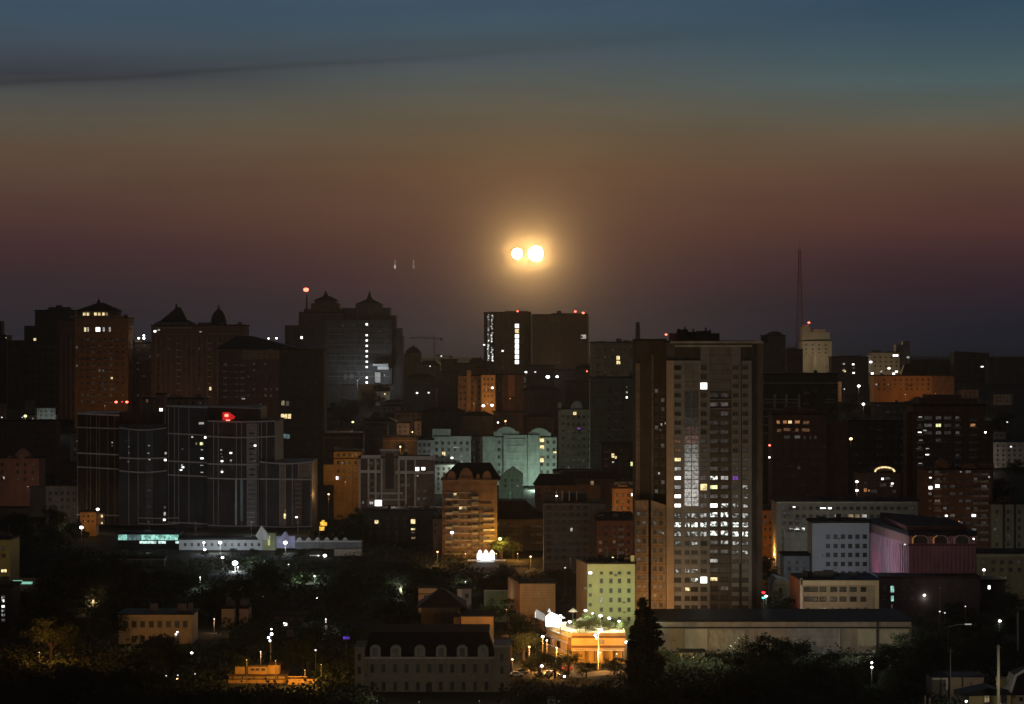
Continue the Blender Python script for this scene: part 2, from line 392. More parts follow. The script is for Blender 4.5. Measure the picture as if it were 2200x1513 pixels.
def wood(x0, x1, y0, y1, n, label, group, hm=(9, 14), dmin=0, dmax=9999):
    """dark trees whose crown tops fall between photo rows y0..y1, standing on the ground"""
    k = 0; tries = 0
    while k < n and tries < n*20:
        tries += 1
        h = random.uniform(*hm); px = random.uniform(x0, x1); py = y0+(y1-y0)*(k+random.random())/n
        d = 480
        while d < 4000 and sz(py, d) > zg(sx(px, d), d)+h: d += 8
        if not dmin <= d <= dmax: continue
        hw = h*.6/d*F; yb = 756.5+(CZ-zg(sx(px, d), d))/d*F
        if any(abs(px-a) < hw and py-3 < b_ < yb and d < e_ for a, b_, e_ in KEEP): k += .34; continue
        tree(px, py, d, label, group=group, wid=random.uniform(1.15, 1.6)); k = int(k)+1
# ------------------------------------------------------------------ terrain
b = MB(); xs = [-2500, -1900, -1400, -900, -600, -450, -300, -200, -120, -60, 0, 60, 120, 200, 300, 450, 600, 900, 1400, 1900, 2500]
ys = [20, 200, 400, 500, 600, 700, 800, 900, 1000, 1100, 1200, 1300, 1450, 1550, 1650, 1750, 1850, 1950, 2050, 2150, 2250, 2500, 2800, 3200, 4000, 5500, 7200, 8900]
for q in ys:
    for p in xs: b.v.append((p, q, zg(p, q)-.05))
n = len(xs)
for j in range(len(ys)-1):
    for i in range(n-1): b.f.append((j*n+i, j*n+i+1, (j+1)*n+i+1, (j+1)*n+i)); b.m.append(0)
g = b.build('ground', mat('ground_earth', (.028, .029, .022, 1), .95, .5, .08)); g['kind'] = 'structure'
asph = mat('asphalt', (.06, .058, .056, 1), .8, .3, .4)
def road(name, pts, w, z=10.0):
    b = MB(); vs = []
    for i, p in enumerate(pts):
        a = Vector(pts[max(0, i-1)]); c = Vector(pts[min(len(pts)-1, i+1)]); t = (c-a).normalized(); nn = Vector((-t.y, t.x))*w/2
        vs += [(p[0]+nn.x, p[1]+nn.y, z), (p[0]-nn.x, p[1]-nn.y, z)]
    b.add(vs, [(2*i, 2*i+1, 2*i+3, 2*i+2) for i in range(len(pts)-1)])
    o = b.build(name, asph); o['kind'] = 'structure'; return o
road('road', [(sx(470, 628), 628), (sx(700, 628), 630), (sx(1000, 640), 640), (sx(1180, 640), 640), (sx(1340, 650), 650), (sx(1900, 650), 655)], 9, 10.004)
road('parking_lot', [(sx(1120, 652), 656), (sx(1235, 652), 656)], 22, 10.012)
road('street', [(sx(960, 960), 945), (sx(1140, 960), 945), (sx(1360, 900), 900)], 12, 10.008)
# ------------------------------------------------------------------ far skyline, left
B = Bld('apartment_block', 'unlit slab block cut by the left edge of the view on the skyline', -60, 15, 722, 2000, black, 20)
B.block('lift_room', -20, 4, 690, 722, black); B.win(13, 726, 3, 2.5, 'w')
B = Bld('apartment_tower', 'unlit dark stepped tower left of the tower with the hipped pavilion roof', 75, 160, 668, 1900, black, 24)
B.block('lower_wing', 52, 75, 700, 860, black, .5); B.block('lower_wing', 16, 53, 731, 880, black, -1, 20)
B.block('roof_room', 104, 150, 660, 668, black, 3, 8); B.block('roof_room', 120, 132, 656, 660, black, 4, 5)
B.win(75, 729.5, 6, 6, 'Y'); B.grid(fr_(64, 118, 5), fr_(745, 865, 9), 5, 5, 'n')
B = Bld('apartment_tower', 'brown tall tower with small hipped pavilion roof and lit attic windows at the left', 160, 275, 684, 1700, mat('brown_render_warm', (.3, .17, .09, 1), .9, stripes=(3, .25)), 26)
B.block('pavilion', 166, 252, 668, 684, dbrown, 2, 18); B.hip('pavilion_roof', 160, 258, 668, 650, roof_b, .53, 1, 20, .12)
B.lathe('finial', 212, [(3, 652), (4, 648), (1.5, 645), (.8, 640)], roof_b, 11); B.block('dormer', 236, 243, 660, 668, roof_b, 1.2, 3)
B.block('side_bay', 125, 160, 690, 900, mat('pinkish_dark_render', (.13, .085, .085, 1), .9), .6, 18)
for q in (131, 141, 151): B.f.box('pilaster', q, q+2, 725, 900, 0, .7, mat('rib', (.2, .15, .14, 1)))
for xx, k in ((181, 'Y'), (189, 'Y'), (205, 'Y'), (213, 'Y'), (222, 'Y'), (229, 'y')): B.win(xx, 675, 6, 7, k)
for xx, k in ((183, 'Y'), (189, 'w'), (208, 'W'), (213, 'W'), (223, 'w'), (236, 'w')): B.win(xx, 708, 5, 10, k)
for xx, yy, k in ((165, 746, 'v'), (165, 786, 'v'), (214, 796, 'w'), (222, 797, 'v'), (240, 813, 'Y'), (221, 823, 'u'), (221, 828, 'u'), (244, 837, 'u')): B.win(xx, yy, 5, 6, k)
B.grid(fr_(176, 264, 8), fr_(730, 862, 11), 5, 5, 'd', skip=[(5, 6)])
B.f.box('cornice', 166, 262, 771, 774, 0, .6, dbrown); B.f.box('cornice', 150, 268, 679, 683, 0, .8, brown)
B = Bld('apartment_block', 'dull reddish block between the pavilion tower and the block with two small domes', 272, 332, 738, 1720, mat('dull_red', (.14, .1, .09, 1)), 20)
B.grid([283, 296, 309, 322], fr_(752, 850, 8), 5, 5, 'dddu'); B.block('roof_room', 285, 305, 731, 738, brown)
lamp(298, 727, 1715, 'pair of white floodlights on the roof left of the dome block, the left one', 4, 'w', base=sz(738, 1715), name='roof_floodlight', cat='floodlight')
lamp(309, 727, 1715, 'white roof floodlight just right of another, left of the dome block', 4.4, 'w', base=sz(738, 1715), name='roof_floodlight', cat='floodlight')
lamp(309, 721, 1717, 'white roof floodlight raised above its two neighbours', 3.6, 'w', base=sz(738, 1717), name='roof_floodlight', cat='floodlight')
rb = mat('reddish_brown_ribbed', (.17, .115, .09, 1), .9)
B = Bld('apartment_tower', 'reddish brown ribbed block carrying a pointed pavilion roof and a bell dome', 325, 525, 700, 1700, rb, 30)
B.block('pavilion', 334, 408, 693, 701, grey, 2, 22); B.hip('pavilion_roof', 330, 414, 695, 686, roof_b, .5, 1, 24, .6)
B.hip('pavilion_roof', 346, 402, 688, 660, roof_b, .62, 4, 16, .14); B.lathe('finial', 379, [(4, 664), (2, 660), (2.6, 657), (.6, 652)], roof_b, 12)
B.lathe('bell_dome', 470, [(18, 699), (17, 688), (15, 680), (11, 672), (5, 666), (2.2, 664), (2, 660), (.6, 655)], roof_b, 14, 12)
B.block('roof_room', 425, 452, 693, 700, rb, 3); B.block('roof_room', 492, 524, 697, 701, grey, 3)
for xx in range(334, 520, 11): B.f.box('pilaster', xx, xx+2.4, 724, 870, 0, .6, mat('rib_pale', (.24, .19, .17, 1)))
B.f.box('cornice', 330, 412, 703, 706, 0, 1, conc); B.f.box('cornice', 330, 525, 717, 719.5, 0, .8, brown)
B.win(333, 712, 6, 5, 'W'); B.win(341, 709, 6, 4, 'w'); B.win(431, 713, 5, 3, 'w'); B.win(362, 729, 3, 3, 'v'); B.win(357, 821, 7, 3, 'u')
B.grid(range(340, 520, 22), fr_(735, 850, 9), 5, 5, 'd')
B = Bld('residential_building', 'wide brown block under a long dark sloping hip roof before the twin spires', 470, 643, 752, 1600, mat('dim_brown_red', (.14, .09, .075, 1), .9, stripes=(3, .2)), 30, roof=None)
B.hip('roof', 462, 650, 751, 722, roof_b, .3, -2, 34, .2)
B.f.box('light_wall_band', 520, 643, 753, 772, 0, .3, brown)
B.grid(fr_(484, 632, 13), fr_(782, 850, 6), 5, 5, 'd'); B.win(452, 835, 5, 8, 'Y'); B.win(523, 857, 8, 3, 'w')
# twin spired complex
dk = mat('charcoal_render', (.1, .09, .088, 1), .9)
B = Bld('apartment_complex', 'massive dark stepped residential complex with two pointed spires and a string of lights', 642, 735, 672, 2000, dk, 34)
B.block('wing', 612, 643, 699, 860, dk, 1); B.block('upper_storey', 653, 733, 664, 672, dk, 2, 26); B.block('upper_storey', 668, 728, 652, 664, dk, 4, 22)
B.block('upper_storey', 676, 722, 646, 652, dk, 6, 18)
B.hip('spire_roof', 672, 727, 646, 636, roof_b, .5, 5, 20, .3); B.lathe('spire', 700, [(10, 640), (5, 635), (3, 629), (.7, 625)], roof_b, 15)
B.block('linking_wing', 733, 770, 662, 860, dk, 3, 26)
gy = mat('shaft_render', (.13, .125, .125, 1), .9, stripes=(3, .3))
B.block('central_wing', 697, 842, 688, 826, gy, -.6, 16); B.block('upper_storey', 764, 820, 652, 690, dk, 2, 24)
B.block('upper_storey', 820, 838, 661, 690, dk, 2, 24); B.block('upper_storey', 838, 851, 678, 860, dk, 2, 24); B.block('wing', 850, 863, 705, 860, dk, 2, 24); B.block('wing', 862, 866, 722, 860, dk, 2, 24)
B.hip('spire_roof', 766, 818, 652, 643, roof_b, .5, 4, 20, .3); B.lathe('spire', 794, [(11, 648), (6, 641), (3, 634), (.7, 626)], roof_b, 13)
f = B.f
f.p = f.p-f.n*.62; f.q = f.q-f.n*.62
for yy in (697, 720, 731.5, 743, 754.5, 765.5, 777, 788.5, 811, 822): B.win(788, yy, 5, 5, 'W', mull=False)
B.win(788, 708, 4, 3, 'u')
B.grid(fr_(712, 772, 6)+fr_(800, 832, 3), fr_(700, 815, 11), 5, 5, 'dddu', p=.4); [B.f.box('ledge', 702, 838, 706+i*11.4, 707.2+i*11.4, 0, .35, conc) for i in range(10)]; B.grid([742, 756], [806, 812], 8, 3, 'v')
f.p = f.p+f.n*.62; f.q = f.q+f.n*.62
f.box('stair_shaft', 654, 671, 728, 834, 0, .3, dk)
for i in range(9): B.win(662, 731+i*12.2, 10, 6, 'v' if i % 3 else 'w', mull=False)
for xx, yy, k in ((648, 725.5, 'W'), (693, 776, 'v'), (704, 775, 'w'), (686, 787, 'v'), (694, 787, 'v'), (704, 788, 'W'), (649, 838, 'w'), (684, 824, 'u')): B.win(xx, yy, 5, 6, k)
f.box('canopy', 802, 835, 782, 786, 0, 9, white); f.box('canopy', 812, 836, 787, 794, 0, 7, white); f.box('porch', 806, 818, 800, 822, 0, 5, pale)
lamp(826, 806, 1985, 'street lamp lighting the white canopies at the foot of the twin-spired complex', 1.5, 'p', 4200, COOL, base=sz(830, 1985), front=8, light_off=(-5, -4, -1))
lamp(768, 818, 1978, 'street lamp hidden low in front of the twin-spired complex', 1.2, 'p', 5200, (.7, .85, .9), base=sz(835, 1978), light_off=(0, -4, 0))
# masts and cranes
def mast(px, yt, yb, d, w0, w1, name, label, cat, mt):
    X = sx(px, d); z0, z1 = sz(yb, d), sz(yt, d); r = empty(name, (X, d, z0), label, cat); h = z1-z0; b = MB(); w0 = w0/F*d/2; w1 = w1/F*d/2; k = 14
    def c(t): w = w0+(w1-w0)*min(1, t/.85); return w
    for sx_, sy_ in ((-1, -1), (1, -1), (1, 1), (-1, 1)):
        for i in range(k): t, u = i/k, (i+1)/k; b.bar((sx_*c(t), sy_*c(t), h*t), (sx_*c(u), sy_*c(u), h*u), .35, 4)
    b.build('leg_lattice', mt, r); b = MB()
    for i in range(k):
        t, u = i/k, (i+1)/k; A, D = c(t), c(u)
        for s in (-1, 1):
            b.bar((-A, s*A, h*t), (D, s*D, h*u), .22, 3); b.bar((A, s*A, h*t), (-D, s*D, h*u), .22, 3); b.bar((-A, s*A, h*t), (A, s*A, h*t), .25, 3)
    b.build('bracing', mt, r); b = MB(); b.bar((0, 0, h), (0, 0, h+.1*h), .3, 4, .1); b.build('antenna', mt, r); return r
mast(1718, 536, 760, 3300, 16, 5, 'television_mast', 'tall reddish lattice television mast rising alone on the right', 'mast', mat('red_mast_paint', (.16, .04, .05, 1)))
mast(1370, 693, 732, 1560, 9, 7, 'lattice_mast', 'short lattice mast standing just left of the big tower roof', 'mast', dbrown)
r = mast(659, 634, 672, 1990, 3, 2, 'beacon_mast', 'thin roof mast with red beacon left of the first spire', 'mast', steel)
b = MB(); b.ring([(1.2, 0), (2.2, .9), (2.2, 2.2), (1.2, 3)], 10); b.build('beacon', head_m['r'], r, (-.6, 0, sz(626.5, 1990)-sz(672, 1990))).rotation_euler = (0, 0, 0)
def crane(px, yt, yj, yb, d, jl, jr, label):
    X = sx(px, d); z0 = sz(yb, d); r = empty('tower_crane', (X, d, z0), label, 'crane'); m = steel; q = d/F
    hj = sz(yj, d)-z0; ht = sz(yt, d)-z0; b = MB()
    for s in (-.9, .9):
        b.bar((s, -.5, 0), (s, -.5, hj), .3, 4)
    for i in range(12): b.bar((-.9, -.5, hj*i/12), (.9, -.5, hj*(i+1)/12), .2, 3)
    b.build('crane_mast', m, r); b = MB(); b.bar((-jl*q, 0, hj+.7), (0, 0, hj+.4), .5, 4); b.bar((-jl*q, 0, hj+1.6), (0, 0, hj+2.2), .3, 4)
    for i in range(14): b.bar((-jl*q*i/14, 0, hj+.5), (-jl*q*(i+.5)/14, 0, hj+2), .16, 3)
    b.build('jib', m, r); b = MB(); b.bar((0, 0, hj+.4), (jr*q, 0, hj+.4), .6, 4); b.box((jr*q*.7, -1, hj-2), (jr*q, 1, hj+.2)); b.build('counter_jib', m, r)
    b = MB(); b.bar((0, 0, hj), (0, 0, ht), .5, 4, .2); b.bar((0, 0, ht), (-jl*q*.7, 0, hj+1.7), .12, 3); b.bar((0, 0, ht), (jr*q*.9, 0, hj+.4), .12, 3); b.build('apex', m, r)
crane(933, 716, 728, 800, 2600, 53, 18, 'tower crane left of the twin slabs, jib pointing left')
crane(946, 762, 766, 800, 2500, 12, 26, 'lower small crane beside the foot of the tower crane')
# ------------------------------------------------------------------ twin slabs under the flares
tw = mat('slab_dark_brown', (.1, .075, .055, 1), .9, stripes=(3, .2))
B = Bld('high_rise', 'left dark slab of the twin high-rises with sparkling glass edge and lit stair column', 1062, 1141, 672, 2200, tw, 26, d1=2215)
B.block('glazed_corner', 1045, 1062.5, 674, 850, black, -.3, 22); B.block('roof_room', 1085, 1136, 668.5, 672, tw, 4)
f = B.f; f.box('recess_panel', 1117, 1139, 697, 800, 0, .2, mat('slab_panel', (.075, .065, .05, 1)))
for i in range(8): B.win(1110.5, 700.5+i*11.05, 9.5, 9, 'W' if i != 1 else 'Y', mull=False)
for i in range(22):
    yy = 677+i*4.6; k = random.choice('Bbvw') if 3 < i < 10 else ('B' if i >= 10 else 'b')
    B.win(1048.5+random.uniform(-.5, 1.5), yy, 4.6, 4, k if random.random() < .85 else 'v', mull=False)
    if random.random() < .72 or i > 17: B.win(1057+random.uniform(-1.5, 1.5), yy+1.5, 4.4, 4, random.choice('Bbw') if i < 18 else 'B', mull=False)
B.win(1040, 741, 5, 3, 'W'); B.win(1080, 754, 5, 4, 'W'); B.win(1073, 757, 3, 3, 'v'); B.grid([1070, 1082, 1094, 1126, 1134], fr_(690, 790, 9), 4, 4, 'n')
B = Bld('high_rise', 'right dark slab of the twin high-rises with two red beacons at its roof corner', 1144, 1263, 677, 2200, tw, 26, d1=2200)
B.block('roof_storey', 1185, 1262, 673, 677, tw, 1, 22); B.block('roof_room', 1196, 1206, 668, 673, tw, 6, 6)
for q in (1141.5, 1262): B.block('pale_edge_pier', q, q+3, 678, 800, mat('slab_edge', (.17, .15, .13, 1)), -.8, 4)
B.f.box('wall_bay', 1204, 1240, 678, 850, 0, .5, mat('slab_bay', (.08, .058, .045, 1)))
B.grid(fr_(1152, 1250, 9), fr_(690, 780, 9), 4, 4, 'n'); B.win(1253.5, 723.5, 12, 9, 'w', mull=False); B.win(1235, 723, 4, 5, 'v')
for q, yy, k, t in ((1112, 669, 3.2, 'red roof beacon over the left twin slab'), (1236, 669.5, 4, 'red roof beacon, the left of two on the right twin slab'), (1253, 672.5, 4.4, 'red roof beacon on the outermost right corner of the right twin slab')):
    lamp(q, yy, 2199, t, k, 'r', base=sz(674, 2199), name='roof_beacon', cat='beacon')
# block right of them
B = Bld('apartment_block', 'brownish block between the twin high-rises and the big tower with a lit stair window', 1270, 1366, 737, 1500, mat('ochre_brown', (.2, .15, .1, 1), .9, stripes=(3, .25)), 22)
B.block('roof_room', 1281, 1305, 733, 737, brown); B.win(1328, 769, 8, 9, 'Y'); B.win(1328.5, 779, 9, 8, 'Y'); B.win(1358, 769, 6, 3, 'v')
B.grid([1284, 1300, 1316, 1342, 1356], fr_(752, 800, 4), 6, 6, 'd'); B.f.box('light_bay', 1338, 1366, 766, 812, 0, .3, brown)
# ------------------------------------------------------------------ far skyline, right
py_ = mat('pale_yellow_stone', (.5, .43, .3, 1), .9, .2, .2)
B = Bld('apartment_tower', 'pale floodlit stepped tower right of the television mast with red beacon', 1723, 1787, 733, 2500, py_, 24)
B.block('stepped_top', 1723, 1741, 703, 733, py_, 1, 16); B.block('stepped_top', 1726, 1738, 698, 703, py_, 2, 12); B.block('stepped_top', 1741, 1783, 714, 733, py_, 2, 18); B.block('stepped_top', 1748, 1774, 708, 714, py_, 3, 14)
B.grid([1732, 1746, 1760, 1774], [741, 750, 758], 4, 3, 'd')
lamp(1738, 693.5, 2500, 'red beacon on top of the pale floodlit tower', 4, 'r', base=sz(698, 2500), name='roof_beacon', cat='beacon')
lamp(1752, 766, 2470, 'hidden floodlight below the pale stepped tower on the right', .5, 'p', 10000, (1, .8, .55), light_off=(0, -5, 0))
B = Bld('apartment_block', 'pale block with rounded left corner and a taller glass wing on the right skyline', 1872, 1933, 758, 2300, py_, 22)
B.block('corner_bay', 1865, 1873, 764, 800, white, .5, 10); B.block('roof_room', 1893, 1906, 756, 758, py_)
gw = mat('glass_wing', (.1, .1, .11, 1), .4)
B.block('glass_wing', 1925, 1955, 741, 800, gw, 4, 14); B.block('glass_wing', 1940, 1955, 733, 741, gw, 5, 10)
for xx, yy in ((1921, 764), (1927, 764), (1871, 778), (1910, 791.5), (1926, 798.5), (1874, 802.5), (1893, 798), (1920, 803), (1951, 768)): B.win(xx, yy, 6, 4.5, 'W' if xx != 1951 and xx != 1893 else 'w')
B.grid(fr_(1880, 1926, 5), fr_(768, 796, 4), 4, 3.5, 'd'); lamp(1900, 806, 2270, 'hidden floodlight before the pale rounded block on the right skyline', .5, 'p', 6000, (1, .75, .5), light_off=(0, -5, 0))
orm = mat('ochre_stone', (.42, .26, .13, 1), .9, .3, .15)
B = Bld('institution_building', 'long low block lit orange by street lamps on the right hillside', 1878, 2050, 808, 2000, orm, 24)
B.hip('attic_roof', 1936, 1990, 808, 782, roof_b, .4, 2, 18, .4); B.block('lower_wing', 2003, 2050, 807, 846, brown, -.5, 6)
B.grid(fr_(1888, 2042, 14), [816, 826, 836], 4, 5, 'd')
B.win(1883, 826, 4, 4, 'w'); B.win(1909, 826, 4, 4, 'y')
lamp(1945, 848, 1975, 'sodium street lamp before the left half of the orange hillside block', .8, 'o', 6500, (1, .36, .06), light_off=(0, -7, 0)); lamp(2010, 846, 1975, 'sodium street lamp before the right half of the orange hillside block', .8, 'o', 3500, (1, .4, .1), light_off=(0, -7, 0))
for i, (a, c, t, q, d, lab) in enumerate(((1640, 1688, 722, 860, 1800, 'dark block with a humped roof behind the right shoulder of the big tower'), (1690, 1725, 752, 850, 2000, 'low dark block under the television mast'),
        (1787, 1866, 768, 850, 2150, 'dark block below and right of the pale floodlit tower'), (2050, 2125, 760, 850, 2300, 'dark block on the ridge near the right edge with one small light'), (2125, 2230, 772, 850, 2250, 'dark long block at the far right of the ridge'), (1956, 2052, 775, 830, 2350, 'dark block behind the orange hillside building'))):
    B = Bld('apartment_block', lab, a, c, t, d, (dk, black)[i % 2], 20); B.block('roof_room', a+(c-a)*.25, a+(c-a)*.6, t-4, t, dk)
    B.grid(fr_(a+8, c-8, max(3, int((c-a)/14))), fr_(t+9, q-8, 5), 5, 4, 'n')
    if i == 0: B.lathe('roof_dome', 1664, [(20, 722), (17, 717), (9, 713), (3, 712)], roof_b)
    if i == 2:
        for xx, yy, k in ((1813, 782, 'w'), (1833, 783, 'W'), (1812, 795, 'Y'), (1815, 798, 'Y'), (1834, 791, 'v'), (1834, 801.5, 'W')): B.win(xx, yy, 5, 4, k)
    if i == 3: B.win(2110, 788, 6, 3, 'W')
for q, yy, d, r_, t in ((1845, 829.5, 1500, 5, 'bright white street lamp on the hillside right of the big tower, the upper one'), (1855, 868.5, 1400, 5, 'bright white street lamp on the dark hillside below another lamp')): lamp(q, yy, d, t, r_, 'w', 900)
# ------------------------------------------------------------------ hillside houses in the middle distance
hh = [(868, 905, 758, 2100, 'dome'), (900, 945, 778, 2000, 'gable'), (948, 982, 774, 1950, 'flat'), (975, 1020, 782, 1900, 'flat'), (1008, 1040, 772, 2300, 'gable'), (1020, 1052, 790, 1950, 'flat'), (873, 935, 806, 1850, 'gable'), (940, 986, 800, 1800, 'flat'),
      (1130, 1190, 786, 2000, 'flat'), (1190, 1240, 795, 1900, 'flat'), (1235, 1290, 786, 1800, 'gable'), (1215, 1290, 820, 1700, 'flat'), (1120, 1205, 832, 1680, 'gable'), (1290, 1366, 822, 1450, 'flat'), (905, 1000, 878, 1560, 'gable'), (990, 1060, 888, 1540, 'gable'), (1060, 1125, 886, 1545, 'flat'), (1125, 1190, 890, 1550, 'gable'), (780, 850, 900, 1540, 'gable')]
desc = ['with a round dome', 'under a gable roof beside the domed house', 'with flat roof at the foot of the crane', 'behind the orange lit group', 'small and far left of the glass-edged slab', 'close left of the glass-edged slab foot', 'with two small windows lit below the domed house', 'left of the orange lit group',
        'at the foot of the twin slabs', 'with lamps before it under the right twin slab', 'right under the right twin slab', 'long and low above the tall greenish block', 'right of the orange lit group', 'left of the big tower at mid height', 'above the pale greenish blocks at left', 'with dormer above the greenish blocks', 'with a small white light above the greenish blocks', 'just left of the tall greenish block', 'above the white-banded panel building']
for (a, c, t, d, k), tx in zip(hh, desc):
    m = random.choice([dk, dbrown, mat('dim_house', (.12, .1, .09, 1), .9)])
    B = Bld('hillside_house', 'dark hillside house '+tx, a, c, t+(6 if k == 'gable' else 0), d, m, 14, cat='house', roof=roof_m if k == 'flat' else None)
    if k == 'gable': B.hip('roof', a-2, c+2, t+6, t-3, roof_b, .5, -1, 16, .5); B.block('chimney', a+(c-a)*.7, a+(c-a)*.7+3, t-6, t+3, dk, 3, 2)
    if k == 'dome': B.lathe('dome', 888, [(17, 759), (16, 754), (10, 748), (3, 745), (.5, 742)], roof_b, 7)
    B.grid(fr_(a+6, c-6, max(2, int((c-a)/11))), fr_(t+16, t+52, 4), 4, 4.5, 'nnnd')
for xx, yy, d, r_, k, t in ((948, 765.5, 2300, 3, 'p', 'small lamp at the left of the low crane'), (924, 787, 1990, 2.6, 'p', 'faint lamp on the hillside house right of the domed one'), (896, 844.5, 1840, 3.2, 'w', 'white lamp on the dark slope below the domed house'), (921, 844, 1840, 4, 'p', 'wide soft lamp right of a white lamp on the dark slope'),
        (1130, 799.5, 1890, 3.6, 'w', 'white lamp under the lit stair column of the left twin slab'), (1150, 799.5, 1890, 3.4, 'p', 'dimmer lamp below the gap of the twin slabs'), (1177, 810, 1880, 6.5, 'b', 'large blue-white lamp below the right twin slab'), (1197, 809.5, 1880, 4.6, 'b', 'blue-white lamp right of a larger one below the right twin slab'),
        (1261, 798, 1790, 2.6, 'r', 'tiny reddish lamp under the right twin slab corner'), (1058, 833.5, 1685, 4.2, 'w', 'white lamp above the orange lit wall'), (1038.5, 872, 1640, 5, 'w', 'left of two bright lamps at the foot of the orange lit wall'), (1057, 871, 1640, 5, 'w', 'right of two bright lamps at the foot of the orange lit wall'),
        (577, 727.5, 3000, 3, 'w', 'far white lamp on the horizon left of the twin-spired complex'), (594, 727, 3000, 3.4, 'w', 'far wide white lamp on the horizon next to the spired complex'), (758, 907, 1560, 3.8, 'y', 'yellowish lamp alone in the dark above the orange house'), (820, 928, 1480, 2.6, 'p', 'faint lamp in the dark above the panel building'),
        (1070, 908, 1530, 2.8, 'w', 'tiny white lamp on the roofs above the greenish blocks')):
    lamp(xx, yy, d, t, r_, k)
# orange cluster
om = mat('orange_lit_plaster', (.45, .3, .16, 1), .9, .3, .2)
B = Bld('residential_building', 'tall house face glowing orange between two bright lamps on the hillside', 1034, 1064, 806, 1700, om, 16); B.f.box('balcony', 1036, 1062, 843, 846, 0, 1.2, om); B.f.box('balcony', 1036, 1062, 857, 859, 0, 1.2, om)
B.grid([1041, 1049, 1057], [815, 826, 838, 851, 864], 4, 5, 'd')
B = Bld('residential_building', 'ragged orange and brown house left of the glowing orange face', 984, 1034, 808, 1720, mat('orange_brown_plaster', (.3, .2, .12, 1), .9, .6, .4), 18)
B.block('bay', 1003, 1012, 796, 880, om, -1.5, 6); B.block('bay', 1018, 1026, 815, 880, om, -1, 6); B.grid([990, 998, 1015, 1029], fr_(818, 870, 5), 4, 5, 'd')
B = Bld('residential_building', 'brown house with a pinkish lit gable right of the orange glowing face', 1066, 1125, 806, 1720, dbrown, 18); B.block('lit_bay', 1092, 1106, 806, 852, mat('rose_plaster', (.34, .2, .17, 1)), -1.2, 8); B.block('lit_bay', 1072, 1075, 820, 842, pink, -1.2, 3)
B.grid([1080, 1086, 1112, 1119], fr_(818, 860, 4), 4, 5, 'd')
for xx, yy, pw in ((1048, 868, 6500), (1018, 868, 2600), (1044, 838, 700), (1096, 856, 1200)):
    lamp(xx, yy, 1684, {1048: 'sodium street lamp centred low before the orange hillside house', 1018: 'sodium street lamp before the ragged orange house', 1044: 'sodium wall lamp halfway up the orange face', 1096: 'weak sodium lamp below the pinkish gable'}[xx], .8, 'o', pw, SOD, light_off=(0, -5, 0), base=sz(882, 1684))
# ------------------------------------------------------------------ greenish courtyard blocks, centre
def arch_top(B, x0, x1, yb, yt, m, name='arched_gable', depth=3, off=-.5):
    d = B.d+off; n = 10; b = MB(); c = (x0+x1)/2; pts = [(sx(c+(x1-x0)/2*math.cos(t), d), sz(yb-(yb-yt)*math.sin(t), d)) for t in [math.pi*i/n for i in range(n+1)]]
    k = len(pts); vs = [(p, d, q) for p, q in pts]+[(p, d+depth, q) for p, q in pts]
    b.add(vs, [tuple(range(k)), tuple(reversed(range(k, 2*k)))]+[(i, i+k, (i+1) % k+k, (i+1) % k) for i in range(k)]); return B.part(name, b, m)
B = Bld('apartment_block', 'pale greenish stepped block with two wide arched gables, floodlit from a courtyard', 1037, 1196, 940, 1500, grn, 18)
arch_top(B, 1064, 1112, 936, 917, grn); arch_top(B, 1137, 1181, 936, 920, grn); B.block('gable_base', 1061, 1115, 928, 940, grn, -.3, 6); B.block('gable_base', 1134, 1184, 930, 940, grn, -.3, 6); B.grid([1076, 1088, 1100], [930], 5, 6, 'n'); B.grid([1149, 1158, 1170], [931], 5, 6, 'n'); B.block('lower_wing', 1037, 1062, 938, 1010, grn, -1, 6)
B.block('bay', 1082, 1132, 935, 1075, grn, -1.5, 3); B.block('bay', 1134, 1160, 935, 1075, grn, -1.8, 3)
for i in range(8): B.block('ledge', 1081, 1133, 943+i*14.6, 944.4+i*14.6, mat('pale_ledge', (.45, .47, .43, 1)), -1.9, 1.5)
B.grid(fr_(1046, 1190, 12), fr_(950, 1062, 8), 6, 7, 'd', skip=[(9, 0), (9, 1), (9, 2)])
for j in (0, 1, 2): pass
f = B.f; f.p = f.p-f.n*1.85; f.q = f.q-f.n*1.85
B.win(1164, 946, 10, 9, 'Y', mull=False); B.win(1164.5, 960.5, 10, 8, 'Y', mull=False); B.win(1164, 989, 9, 9, 'Y', mull=False)
f.p = f.p+f.n*1.85; f.q = f.q+f.n*1.85
B.win(1056, 983.5, 8, 8, 'y'); B.win(1192, 972, 8, 5, 'Y'); B.win(1106, 931, 6, 3, 'v')
B = Bld('apartment_block', 'tall greenish block with a rounded gable behind the arched courtyard block', 1200, 1296, 880, 1540, mat('olive_render', (.34, .35, .28, 1), .9, stripes=(3, .2)), 20)
arch_top(B, 1226, 1252, 880, 862, grn); B.block('corner_pier', 1199, 1206, 866, 882, grn); B.block('corner_pier', 1276, 1292, 864, 882, grn)
B.grid(fr_(1210, 1288, 8), fr_(896, 1005, 8), 6, 7, 'd'); B.win(1235, 890, 8, 11, 'Y'); B.win(1285, 892, 5, 8, 'v'); B.win(1244, 921, 7, 4, 'P')
B = Bld('apartment_block', 'pale greenish lower block left of the arched courtyard block', 929, 1011, 938, 1480, grn, 16); B.block('raised_bay', 929, 968, 922, 940, grn, -.5, 10)
B.grid(fr_(938, 1004, 6), [952, 966, 980, 994], 6, 7, 'd'); B.win(953.5, 975, 8, 9, 'Y'); B.win(971, 984, 6, 5, 'W'); B.win(980, 961.5, 14, 2.5, 'w'); B.f.box('cornice', 968, 1011, 938, 940, 0, .6, pale)
B = Bld('apartment_block', 'narrow brownish link block between two greenish courtyard blocks', 1011, 1037, 938, 1505, brown, 14); B.grid([1018, 1029], fr_(950, 1000, 4), 6, 7, 'd')
